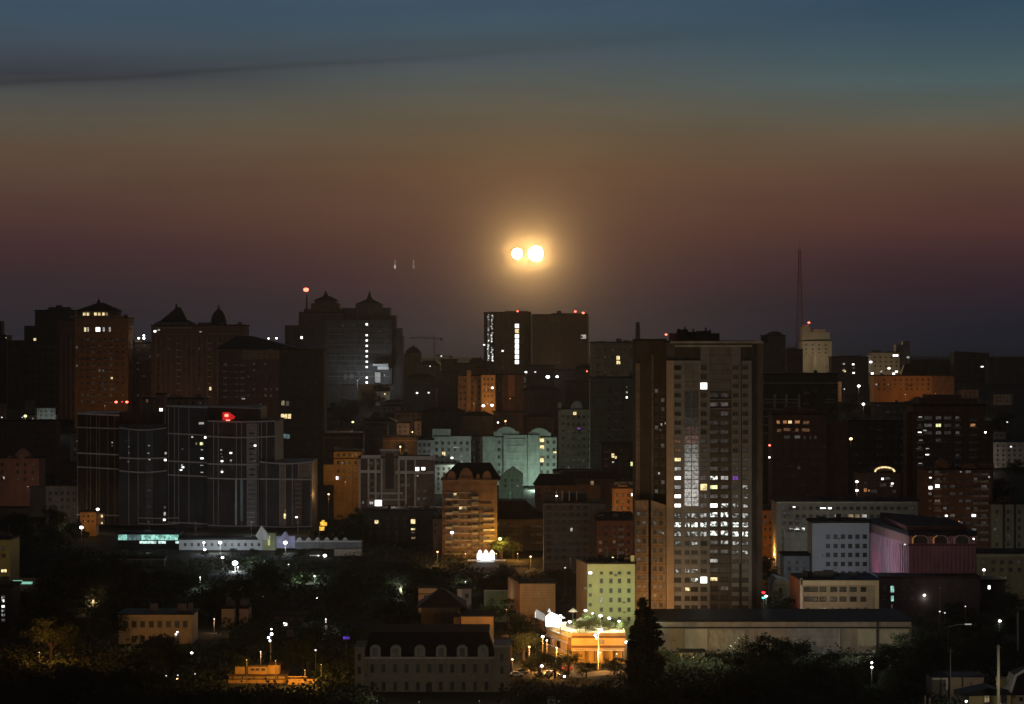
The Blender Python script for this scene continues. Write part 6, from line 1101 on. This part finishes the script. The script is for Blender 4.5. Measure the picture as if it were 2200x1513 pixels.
B = Bld('kiosk', 'dark glazed kiosk beside the round white lamp right of the park trees', 665, 692, 1184, 1020, dk, 4, cat='kiosk'); B.f.box('lit_sill', 666, 688, 1193, 1196, 0, .2, lit['w'])
for a, c, t, d, tx, m in ((210, 352, 1200, 970, 'long unlit greyish low building in the dark park left', mat('dim_grey', (.14, .14, .13, 1), .9, .4)), (290, 326, 1242, 905, 'small pale shed roof glinting in the dark park left', grey), (750, 800, 1268, 880, 'dim low house with rounded roof right of the park', dk)):
    B = Bld('low_building', tx, a, c, t, d, m, 8, cat='building'); B.f.box('ledge', a, c, t+1, t+3, 0, .3, conc); B.grid(fr_(a+8, c-8, 4), [t+9], 6, 6, 'd')
b = MB(); r = empty('illuminated_sign', (sx(690, 1050), 1044, 10), 'yellow-orange glowing sign in two pieces right of the glass complex', 'sign'); q = 1044/F; hz = sz(1128, 1044)-10
b.box((-.1, 0, 0), (.1, .2, hz)); b.build('post', steel, r); b = MB(); b.add([(2*q, 0, hz-10*q), (14*q, 0, hz-8*q), (18*q, 0, hz-1*q), (8*q, 0, hz+9*q), (3*q, 0, hz+3*q)], [(0, 1, 2, 3, 4)]); b.add([(0, 0, hz-14*q), (11*q, 0, hz-15*q), (14*q, 0, hz-8*q-.1), (3*q, 0, hz-10*q)], [(0, 1, 2, 3)]); v = list(b.v); b2 = MB()
b2.prism([(2*q, 0), (16*q, 0), (16*q, .4), (2*q, .4)], hz-2*q, hz+6*q); b2.prism([(5*q, 0), (11*q, 0), (11*q, .4), (5*q, .4)], hz+6.2*q, hz+10*q); b2.prism([(0, 0), (11*q, 0), (11*q, .4), (0, .4)], hz-12*q, hz-4*q); b2.build('sign_panel', emi('sign_amber', (1, .55, .05), 1.5, 1), r); r.location.x = sx(686, 1044); r['label'] = 'yellow-orange glowing sign in stacked pieces right of the glass complex'
# ------------------------------------------------------------------ lower left
cl_ = mat('cream_lowrise', (.5, .36, .2, 1), .9, .15, .6)
B = Bld('school_building', 'cream two-storey building with eight dark upper windows at the lower left', 255, 412, 1321, 712, cl_, 14, roof=roof_b, parapet=.4); B.f.box('cornice', 254, 413, 1321, 1325, 0, .5, cl_); B.grid([270, 288.5, 306.5, 325, 343.5, 362, 380.5, 398], [1341], 10.5, 14, 'n'); B.grid([288.5, 306.5, 325, 343.5, 362], [1373], 10.5, 14, 'n'); B.f.box('ledge', 300, 380, 1357, 1359, 0, .3, cl_)
lamp(320, 1392, 690, 'sodium lamp hidden by trees before the cream building', .8, 'o', 1300, (1, .62, .3), light_off=(0, -5, 3), base=10)
B = Bld('residential_building', 'narrow tan house wall glimpsed between dark trees lower left', 476, 501, 1308, 760, cl_, 10, roof=roof_m); B.win(488, 1372, 9, 4, 'Y'); B.win(492, 1335, 6, 8, 'd')
B = Bld('residential_building', 'second narrower pinkish wall right of the narrow tan wall', 514, 533, 1308, 765, mat('pink_tan', (.42, .28, .2, 1), .9), 10, roof=roof_m)
lamp(500, 1392, 738, 'sodium lamp hidden below the two narrow house walls', .8, 'o', 900, (1, .6, .35), light_off=(0, -3, 3), base=10)
B = Bld('house', 'black house with one bright cream window in the dark lower left centre', 590, 650, 1325, 760, black, 10, cat='house'); B.win(613, 1342.5, 10, 12, 'W', mull=False); B.win(636, 1344, 7, 9, 'n')
B = Bld('residential_building', 'dim brown wall with a corner post behind the depot lamps', 607, 634, 1377, 700, mat('dim_brown_wall', (.16, .1, .075, 1)), 8); B.block('edge_post', 624, 629, 1391, 1420, brown, -.3, .3)
r = lamp(678, 1397, 640, 'slim lamp column lit orange along its height right of the depot', 4, 'p', 0, base=10)
lamp(583, 1352, 655, 'topmost of a stack of bluish-white bulbs above the depot', 3, 'b', 0, base=10, group=None); 
r = empty('street_lamp', (sx(581, 652), 652, 10), 'pole lamp with three stacked bluish-white bulbs above the depot', 'street lamp'); q = 652/F; b = MB(); h = sz(1376, 652)-10; b.bar((0, 0, 0), (0, 0, h), .15, 7, .1); b.build('pole', mats['lamp_post_paint'], r)
for xx, yy, rr in ((583.5, 1362.5, 5), (577, 1370, 4.2), (580, 1377, 3.6)):
    b = MB(); R = rr*q*.62; b.ring([(R*math.sin(t), -R*math.cos(t)) for t in (.05, .7, 1.3, 1.9, 2.5, 3.09)], 9); b.build('lamp_head', head_m['b'], r, (sx(xx, 652)-sx(581, 652), 0, sz(yy, 652)-10))
dp = mat('depot_yellow', (.5, .28, .09, 1), .8, .3, .7); dps = mat('depot_dark', (.1, .06, .03, 1), .8)
B = Bld('depot_building', 'flat-topped depot glowing orange with a stepped cabin on its roof, lower left centre', 492, 612, 1452, 628, dp, 9, roof=dps, parapet=.35, base=10)
B.block('lower_deck', 490, 614, 1461, 1468, dp, -.8, .8); B.block('dark_gap', 492, 612, 1459, 1461, dps, -.4, .4); B.block('cabin', 505, 526, 1433, 1450, dp, 1, 4); B.block('long_cabin', 533, 575, 1433, 1450, dp, .6, 4); B.block('tall_cabin', 576, 600, 1429, 1450, dp, .8, 4); B.hip('tall_cabin_roof', 574, 602, 1429.5, 1424, dps, .4, .6, 4.4, .3)
f = B.f; f.p = f.p+f.n*.5; f.q = f.q+f.n*.5; B.grid([543, 553, 566], [1438], 7, 4, 'n'); f.p = f.p-f.n*.5; f.q = f.q-f.n*.5
for q in (500, 520, 545, 570, 595): B.f.box('bracket', q, q+2, 1453, 1459, 0, .4, dps)
B.block('edge_light_strip', 492, 612, 1455, 1456.6, cl_, -.35, .35)
for xx, yy, pw, t in ((592, 1420, 2600, 'sodium lamp above the tall cabin of the depot'), (530, 1418, 1700, 'sodium lamp above the small cabin of the depot'), (655, 1440, 4500, 'sodium lamp over the bright strip of road right of the depot'), (690, 1428, 380, 'sodium lamp by the small tree right of the depot')): lamp(xx, yy, 621, t, 1, 'o', pw, (1, .5, .1), light_off=(0, -3, 1), base=10)
B = Bld('retaining_wall', 'low bright yellow-orange kerb wall running right from the depot', 618, 682, 1459, 625, dp, .8, cat='wall', roof=None, base=10); B.f.box('rail', 618, 660, 1453, 1455, 0, .2, dp)
tree(698, 1418, 632, 'small orange-lit tree right of the slim lamp column', m='l', wid=.9)
lamp(382, 1451, 626, 'tiny pale lamp low in the dark at the lower left', 2.6, 'p'); lamp(381, 1459, 620, 'flat orange lamp low in the dark at the lower left', 3.4, 'o'); lamp(357, 1452, 626, 'faint lamp left of the flat orange lamp', 2.4, 'p'); lamp(419, 1448, 626, 'tiny white bulb low right of the dark tree', 2.4, 'p')
b = MB(); r = empty('illuminated_sign', (sx(743, 660), 660, 10), 'small deep blue glowing sign left above the mansion', 'sign'); q = 660/F; hz = sz(1371, 660)-10; b.box((-6*q, 0, hz-2.5*q), (8*q, .3, hz+3*q)); b.build('sign_panel', emi('sign_blue', (.12, .04, 1), .55, 1), r); b = MB(); b.bar((0, .3, 0), (0, .3, hz), .12, 6); b.build('post', steel, r)
# ------------------------------------------------------------------ lower right corner
cw_ = mat('cottage_cream', (.46, .36, .26, 1), .9, .12); cy_ = mat('cottage_yellow', (.42, .36, .17, 1), .9, .15)
B = Bld('garage', 'low garage with pale lintel at the lower right', 2002, 2036, 1456, 590, dk, 8, cat='garage', roof=roof_m, parapet=.2, base=10); B.f.box('lintel', 2002, 2036, 1456, 1460, 0, .3, pale); B.f.box('door_frame', 2032, 2036, 1460, 1482, 0, .3, pale)
B = Bld('cottage', 'cream walled cottage with two blank bays at the lower right', 2041, 2114, 1455, 595, cw_, 8, cat='house', roof=roof_b, parapet=.3, base=10); B.f.box('drain_pipe', 2066, 2069, 1454, 1476, 0, .3, black); B.f.box('pier', 2085, 2088, 1466, 1492, 0, .2, brown); B.block('chimney', 2100, 2106, 1445, 1456, dbrown, 2, 1)
B = Bld('cottage', 'yellowish cottage with a black roof slope in the lower right corner', 2082, 2172, 1492, 560, cy_, 8, cat='house', roof=None, base=10); b = MB(); d = 559.6; pts = [(2062, 1492), (2126, 1478), (2178, 1492), (2178, 1494), (2062, 1496)]; vs = [(sx(p, d), d, sz(q_, d)) for p, q_ in pts]+[(sx(p, d), d+8, sz(q_, d)) for p, q_ in pts]; b.add(vs, [(0, 4, 3, 2, 1), (5, 6, 7, 8, 9)]+[(i, (i+1) % 5, (i+1) % 5+5, i+5) for i in range(5)]); B.part('roof', b, roof_b); B.win(2157, 1500, 13, 22, 'n'); B.win(2120, 1502, 12, 16, 'y')
B = Bld('cottage', 'cream gable end with a white-edged dark roof at the lower right edge', 2172, 2260, 1492, 565, cw_, 8, cat='house', roof=None, base=10); b = MB(); d = 564.5; pts = [(2168, 1494), (2183, 1452), (2215, 1440), (2260, 1494)]; vs = [(sx(p, d), d, sz(q_, d)) for p, q_ in pts]+[(sx(p, d), d+8, sz(q_, d)) for p, q_ in pts]; b.add(vs, [(0, 1, 2, 3), (7, 6, 5, 4)]+[(i, i+4, (i+1) % 4+4, (i+1) % 4) for i in range(4)]); B.part('dark_gable', b, roof_b)
b = MB(); b.bar((sx(2170, 564), 564.2, sz(1492, 564)), (sx(2183, 564), 564.2, sz(1452, 564)), .35, 5); b.bar((sx(2183, 564), 564.2, sz(1452, 564)), (sx(2210, 564), 564.2, sz(1436, 564)), .35, 5); B.part('barge_board', b, white); B.win(2194, 1502, 9, 9, 'n'); B.block('pale_wall', 2148, 2172, 1459, 1487, cy_, 9, 4)
lamp(2150, 1512, 540, 'street lamp out of sight lighting the cottages in the lower right corner', 1, 'p', 1800, (1, .85, .6), light_off=(0, -3, 5), base=10); lamp(2076, 1507, 553, 'small bright lamp under the black roof slope at the lower right', 4.4, 'w', 40, base=10); lamp(2074, 1484, 580, 'weak lamp before the cream walled cottage', .8, 'p', 900, (1, .85, .65), light_off=(0, -4, 2), base=10)
def pole(px, yt, yb, d, r_, label, m=steel, name='utility_pole', cat='pole'):
    R = empty(name, (sx(px, d), d, min(10, sz(yb, d))), label, cat); h = sz(yt, d)-R.location.z; b = MB(); b.bar((0, 0, -.5), (0, 0, h), r_, 8, r_*.75); b.build('shaft', m, R); b = MB(); b.bar((-.9, 0, h-.5), (.9, 0, h-.5), .07, 5); b.ring([(r_*.9, h), (r_*.4, h+.25)], 8); b.build('crossarm', steel, R); return R
cp = mat('concrete_pole', (.24, .22, .18, 1), .9)
pole(2145, 1386, 1513, 545, .42, 'thick concrete pole rising in the lower right corner', cp); pole(2042, 1395, 1480, 585, .16, 'thin pole with a short bracket before the cream walled cottage'); pole(1987, 1496, 1513, 540, .3, 'left one of two short pale posts at the bottom edge', cw_, 'post', 'post'); pole(1997, 1500, 1513, 540, .3, 'right one of two short pale posts at the bottom edge', cw_, 'post', 'post'); pole(2187, 1316, 1400, 640, .3, 'dim tall pole at the right edge', conc); pole(1280, 1460, 1513, 560, .12, 'very thin pole in the dark below the restaurant'); pole(78, 1415, 1460, 640, .2, 'dim pole below the orange-lit tree at the left')
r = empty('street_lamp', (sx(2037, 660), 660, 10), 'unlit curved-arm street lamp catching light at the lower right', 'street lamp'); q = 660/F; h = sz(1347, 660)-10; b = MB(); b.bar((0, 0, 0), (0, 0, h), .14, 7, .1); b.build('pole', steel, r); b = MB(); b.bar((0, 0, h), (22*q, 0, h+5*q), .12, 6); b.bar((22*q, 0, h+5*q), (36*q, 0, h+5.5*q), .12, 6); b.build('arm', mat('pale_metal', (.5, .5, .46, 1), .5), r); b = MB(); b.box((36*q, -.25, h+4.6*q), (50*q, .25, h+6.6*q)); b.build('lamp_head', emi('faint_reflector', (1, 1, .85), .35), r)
B = Bld('rooftop_hatch', 'small grey-white hatch house at the very bottom edge below the car park', 1176, 1193, 1502, 545, mat('grey_white_hatch', (.4, .4, .38, 1)), 3, cat='shed', roof=roof_m, parapet=.2, base=10); B.win(1184, 1508, 6, 7, 'n'); lamp(1200, 1506, 536, 'weak lamp by the hatch house at the bottom edge', .6, 'p', 90, COOL, light_off=(-2, -3, 1), base=10)
# ------------------------------------------------------------------ trees
tree(1384, 1288, 605, 'tall black poplar between the restaurant and the long shed', 'poplar', 1.0); tree(1400, 1326, 610, 'shorter black poplar touching the tall one', 'poplar', 1.4); tree(1370, 1334, 602, 'black poplar at the left flank of the tall one', 'poplar', 1.4)
tree(1632, 1352, 640, 'large dark round tree before the middle of the long shed', wid=1.5); tree(1690, 1362, 645, 'dark round tree right of the largest one before the shed', wid=1.5); tree(1582, 1398, 640, 'low dark tree left of the largest one before the shed', wid=1.6); tree(1432, 1392, 655, 'green-tinged bush between the poplars and the lean-to', m='l', wid=1.6); tree(1900, 1378, 650, 'dark low tree before the cream panels of the shed', wid=1.7); tree(1965, 1345, 655, 'dark tree hiding the right end of the long shed', wid=1.3); tree(1780, 1392, 648, 'dark low tree before the grey shed panels', wid=1.5)
tree(110, 1318, 672, 'tree lit orange from below at the lower left', m='l', wid=1.35); tree(150, 1335, 680, 'half-lit brown tree right of the orange-lit tree', m='l', wid=1.2); lamp(84, 1402, 655, 'sodium lamp hidden under the orange-lit tree', 1, 'o', 7500, SOD, light_off=(2, 0, 3), base=10)
tree(335, 1358, 655, 'large black tree before the cream two-storey building', wid=1.4); tree(365, 1360, 650, 'black tree at the right end of the cream two-storey building', wid=1.3); tree(300, 1398, 660, 'tree faintly lit orange before the cream building', m='l', wid=1.2); lamp(293, 1450, 640, 'sodium lamp low among the trees at the lower left', 1, 'o', 350, SOD, light_off=(0, 2, 2), base=10)
tree(1668, 1265, 752, 'dark tree between the tower foot and the pale gabled house', wid=1.1); tree(1650, 1290, 748, 'dark tree behind the traffic light', wid=1.1); tree(1648, 1190, 880, 'dark tree hiding the foot of the narrow orange house', wid=1)
tree(1158, 1388, 641, 'orange-lit tree at the left end of the car park', m='l', wid=1.3); tree(1192, 1398, 637, 'orange-lit tree before the middle of the car park', m='l', wid=1.4); tree(1222, 1392, 646, 'orange-lit tree at the restaurant corner', m='l', wid=1.2); tree(1140, 1404, 648, 'half-lit tree left of the car park', m='l', wid=1.3)
tree(1112, 1312, 705, 'dark tree before the left foot of the orange-brown brick building', wid=1.3); tree(1140, 1318, 700, 'dark tree before the centre of the orange-brown brick building', wid=1.3); tree(1125, 1345, 672, 'large brownish tree between the orange box and the restaurant', m='l', wid=1.5); tree(1060, 1282, 745, 'green-tinged tree left of the orange-brown brick building', m='l', wid=1.6); tree(1160, 1440, 628, 'dark bush before the orange car park', wid=1.6, minh=3); tree(1260, 1418, 640, 'dark bush before the restaurant front, orange at its edge', m='l', wid=1.8, minh=3); tree(1320, 1408, 645, 'dark bush right of the lamp post before the restaurant', m='l', wid=1.8, minh=3)
tree(500, 1180, 1030, 'park tree rising before the station wall', m='l', wid=1.6); tree(545, 1176, 1020, 'park tree left of the pointed entrance tower', m='l', wid=1.6); tree(600, 1180, 1005, 'park tree under the lavender front', m='l', wid=1.6); tree(645, 1178, 1000, 'park tree under the row of small gables', m='l', wid=1.6); tree(655, 1232, 893, 'bright green bush beside the greenish park lamp', m='l', wid=1.7, minh=3); tree(612, 1228, 900, 'dim green bush left of the bright green bush', m='l', wid=1.8, minh=3)
tree(745, 1193, 985, 'dark tree before the right wing of the station', wid=1.5); tree(440, 1188, 1015, 'dark tree under the left part of the station wall', wid=1.6)
KEEP += [(613, 1342, 760), (630, 1340, 760), (660, 1455, 622), (500, 1450, 620), (530, 1450, 620), (560, 1450, 620), (590, 1450, 620), (620, 1460, 622), (650, 1460, 622), (680, 1462, 622), (7, 1290, 740), (7, 1320, 740), (40, 1250, 850), (60, 1252, 850), (743, 1371, 655), (270, 1340, 710), (300, 1335, 710), (330, 1335, 710), (360, 1335, 710), (390, 1340, 710), (488, 1330, 755), (488, 1350, 755), (524, 1322, 760), (920, 1280, 785), (995, 1278, 780), (1025, 1340, 688), (1045, 1202, 980), (280, 1155, 1050), (330, 1158, 1050), (370, 1158, 1050), (1917, 1275, 785), (2125, 1262, 785)]+[(q, 1168, 1045) for q in range(390, 780, 20)]+[(q, 1340, 688) for q in range(1420, 1950, 25)]+[(q, 1375, 688) for q in range(1440, 1600, 20)]+[(q, 1375, 688) for q in range(1700, 1950, 20)]+[(q, 1440, 605) for q in range(780, 1090, 20)]
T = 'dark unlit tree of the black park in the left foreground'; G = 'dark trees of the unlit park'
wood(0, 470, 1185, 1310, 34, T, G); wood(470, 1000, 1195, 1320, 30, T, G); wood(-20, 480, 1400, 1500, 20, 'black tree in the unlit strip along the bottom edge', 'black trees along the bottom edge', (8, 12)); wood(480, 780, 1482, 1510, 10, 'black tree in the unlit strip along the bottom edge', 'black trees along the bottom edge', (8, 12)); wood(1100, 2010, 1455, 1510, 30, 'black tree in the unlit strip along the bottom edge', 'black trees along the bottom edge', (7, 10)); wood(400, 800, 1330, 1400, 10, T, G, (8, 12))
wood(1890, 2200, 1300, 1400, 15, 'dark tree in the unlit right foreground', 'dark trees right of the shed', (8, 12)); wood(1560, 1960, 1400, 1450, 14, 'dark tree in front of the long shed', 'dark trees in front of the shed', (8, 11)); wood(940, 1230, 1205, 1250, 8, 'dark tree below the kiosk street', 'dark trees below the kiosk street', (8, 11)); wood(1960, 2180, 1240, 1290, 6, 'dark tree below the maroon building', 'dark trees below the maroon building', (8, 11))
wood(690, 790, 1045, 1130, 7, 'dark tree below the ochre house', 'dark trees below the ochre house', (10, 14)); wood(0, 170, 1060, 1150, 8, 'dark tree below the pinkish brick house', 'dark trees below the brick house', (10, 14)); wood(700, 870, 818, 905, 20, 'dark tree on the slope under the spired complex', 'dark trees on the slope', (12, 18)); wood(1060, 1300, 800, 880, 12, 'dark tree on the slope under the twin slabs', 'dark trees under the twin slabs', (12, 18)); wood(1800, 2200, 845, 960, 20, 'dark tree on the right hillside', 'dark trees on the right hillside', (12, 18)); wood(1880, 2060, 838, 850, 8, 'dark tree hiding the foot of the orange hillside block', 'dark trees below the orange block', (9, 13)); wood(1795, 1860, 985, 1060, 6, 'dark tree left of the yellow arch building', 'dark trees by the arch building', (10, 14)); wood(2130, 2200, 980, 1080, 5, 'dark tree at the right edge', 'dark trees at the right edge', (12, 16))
# undergrowth between the trees: nobody could count it
R_ = random.Random(5); b = MB()
def scrub(x0, x1, y0, y1, n, h=3.2):
    for i in range(n):
        py = R_.uniform(y0, y1); px = R_.uniform(x0, x1); d = 90*F/(py-756.5)
        if d > 1550: continue
        if any(abs(px-a) < 16 and py-34 < b_ < py+6 and d < e_ for a, b_, e_ in KEEP): continue
        c = Vector((sx(px, d), d, 10)); s = R_.uniform(1.5, 3.4)
        for j in range(26):
            o = c+Vector((R_.gauss(0, s), R_.gauss(0, s), abs(R_.gauss(0, .45))*h)); a = Vector((R_.gauss(0, 1), R_.gauss(0, 1), R_.gauss(0, .6))).normalized(); e = a.orthogonal().normalized(); w = R_.uniform(.3, .65)
            b.add([o-a*w, o+e*w*.7, o+a*w, o-e*w*.7], [(0, 1, 2, 3)])
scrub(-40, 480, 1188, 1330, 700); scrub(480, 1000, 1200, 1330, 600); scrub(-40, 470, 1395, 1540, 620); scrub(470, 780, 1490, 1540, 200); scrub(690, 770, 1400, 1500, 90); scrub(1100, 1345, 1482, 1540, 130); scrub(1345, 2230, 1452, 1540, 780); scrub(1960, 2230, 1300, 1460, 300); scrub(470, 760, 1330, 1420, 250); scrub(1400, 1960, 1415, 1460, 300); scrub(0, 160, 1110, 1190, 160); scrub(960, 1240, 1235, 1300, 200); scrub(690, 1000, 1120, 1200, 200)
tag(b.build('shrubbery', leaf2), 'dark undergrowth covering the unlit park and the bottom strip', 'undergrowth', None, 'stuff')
# ------------------------------------------------------------------ the two flares and their sparks
D = 3500
def flare(px, py, R, name, label, st, cat='flare'):
    o = bpy.data.objects.new(name, None)
    b = MB(); n = 12; pr = [(R*math.sin(t), -R*math.cos(t)) for t in [.03+i*3.08/10 for i in range(11)]]; b.ring(pr, 16)
    m = bpy.data.materials.new('flare_glow_'+name); m.use_nodes = True; t = m.node_tree; t.nodes.clear(); e = t.nodes.new('ShaderNodeEmission'); e.inputs[0].default_value = (1, .6, .22, 1); e.inputs[1].default_value = st; q = t.nodes.new('ShaderNodeOutputMaterial'); t.links.new(e.outputs[0], q.inputs[0])
    o = b.build(name, m, None, (sx(px, D), D, sz(py, D))); [setattr(p, 'use_smooth', True) for p in o.data.polygons]; return tag(o, label, cat)
FL = 820
flare(1151, 545, 10.6, 'flare', 'larger right one of two blinding flares hanging over the twin slabs', FL); flare(1111, 545, 7.3, 'flare', 'smaller left one of two blinding flares hanging over the twin slabs', FL)
b = MB(); R = 230; b.ring([(R*math.sin(t), -R*math.cos(t)) for t in [.03+i*3.08/12 for i in range(13)]], 20)
m = bpy.data.materials.new('thin_smoke'); m.use_nodes = True; t = m.node_tree; t.nodes.clear()
q = t.nodes.new('ShaderNodeTexCoord'); ln = t.nodes.new('ShaderNodeVectorMath'); ln.operation = 'LENGTH'; t.links.new(q.outputs['Object'], ln.inputs[0])
mr_ = t.nodes.new('ShaderNodeMapRange'); mr_.inputs[1].default_value = 0; mr_.inputs[2].default_value = R; mr_.inputs[3].default_value = 1; mr_.inputs[4].default_value = 0; t.links.new(ln.outputs['Value'], mr_.inputs[0])
pw_ = t.nodes.new('ShaderNodeMath'); pw_.operation = 'POWER'; pw_.inputs[1].default_value = 3; t.links.new(mr_.outputs[0], pw_.inputs[0]); ml = t.nodes.new('ShaderNodeMath'); ml.operation = 'MULTIPLY'; ml.inputs[1].default_value = SMK = 3.8e-4; t.links.new(pw_.outputs[0], ml.inputs[0])
v = t.nodes.new('ShaderNodeVolumePrincipled'); v.inputs['Color'].default_value = (.9, .85, .75, 1); t.links.new(ml.outputs[0], v.inputs['Density']); q = t.nodes.new('ShaderNodeOutputMaterial'); t.links.new(v.outputs[0], q.inputs['Volume'])
sm_o = b.build('smoke', m, None, (sx(1136, D), D, sz(545, D))); tag(sm_o, 'thin glowing smoke hanging round the two flares', 'smoke', None, 'stuff')
sm = emi('spark_dim', (1, .85, .75), .38); sm2 = emi('spark_trail', (1, .8, .7), .12)
for px, t in ((848.5, 'left one of two small falling sparks left of the flares'), (888.5, 'right one of two small falling sparks, fainter')):
    r = empty('falling_spark', (sx(px, D), D, sz(577, D)), t, 'spark'); b = MB(); b.ring([(.4, -1), (1.5, 1), (1.5, 4), (.5, 6)], 8); b.build('spark_head', sm if px < 860 else sm2, r); b = MB(); b.ring([(.6, 6.2), (1.0, 10), (.3, 14)], 7); b.build('spark_trail', sm2, r)
# ------------------------------------------------------------------ haze
HZ = 3e-5
b = MB(); b.box((-2600, -60, 5), (2600, 9000, 700)); hz_ = b.build('haze', []) if False else None
me = b.mesh('haze', []); hz_ = bpy.data.objects.new('haze', me); C.objects.link(hz_); hz_['kind'] = 'stuff'
m = bpy.data.materials.new('haze_air'); m.use_nodes = True; t = m.node_tree; t.nodes.clear(); v = t.nodes.new('ShaderNodeVolumePrincipled'); v.inputs['Color'].default_value = (.8, .78, .78, 1); v.inputs['Density'].default_value = HZ; v.inputs['Anisotropy'].default_value = .8; q = t.nodes.new('ShaderNodeOutputMaterial'); t.links.new(v.outputs[0], q.inputs['Volume']); me.materials.append(m)
for B in ALL: B.extras(); B.finish()
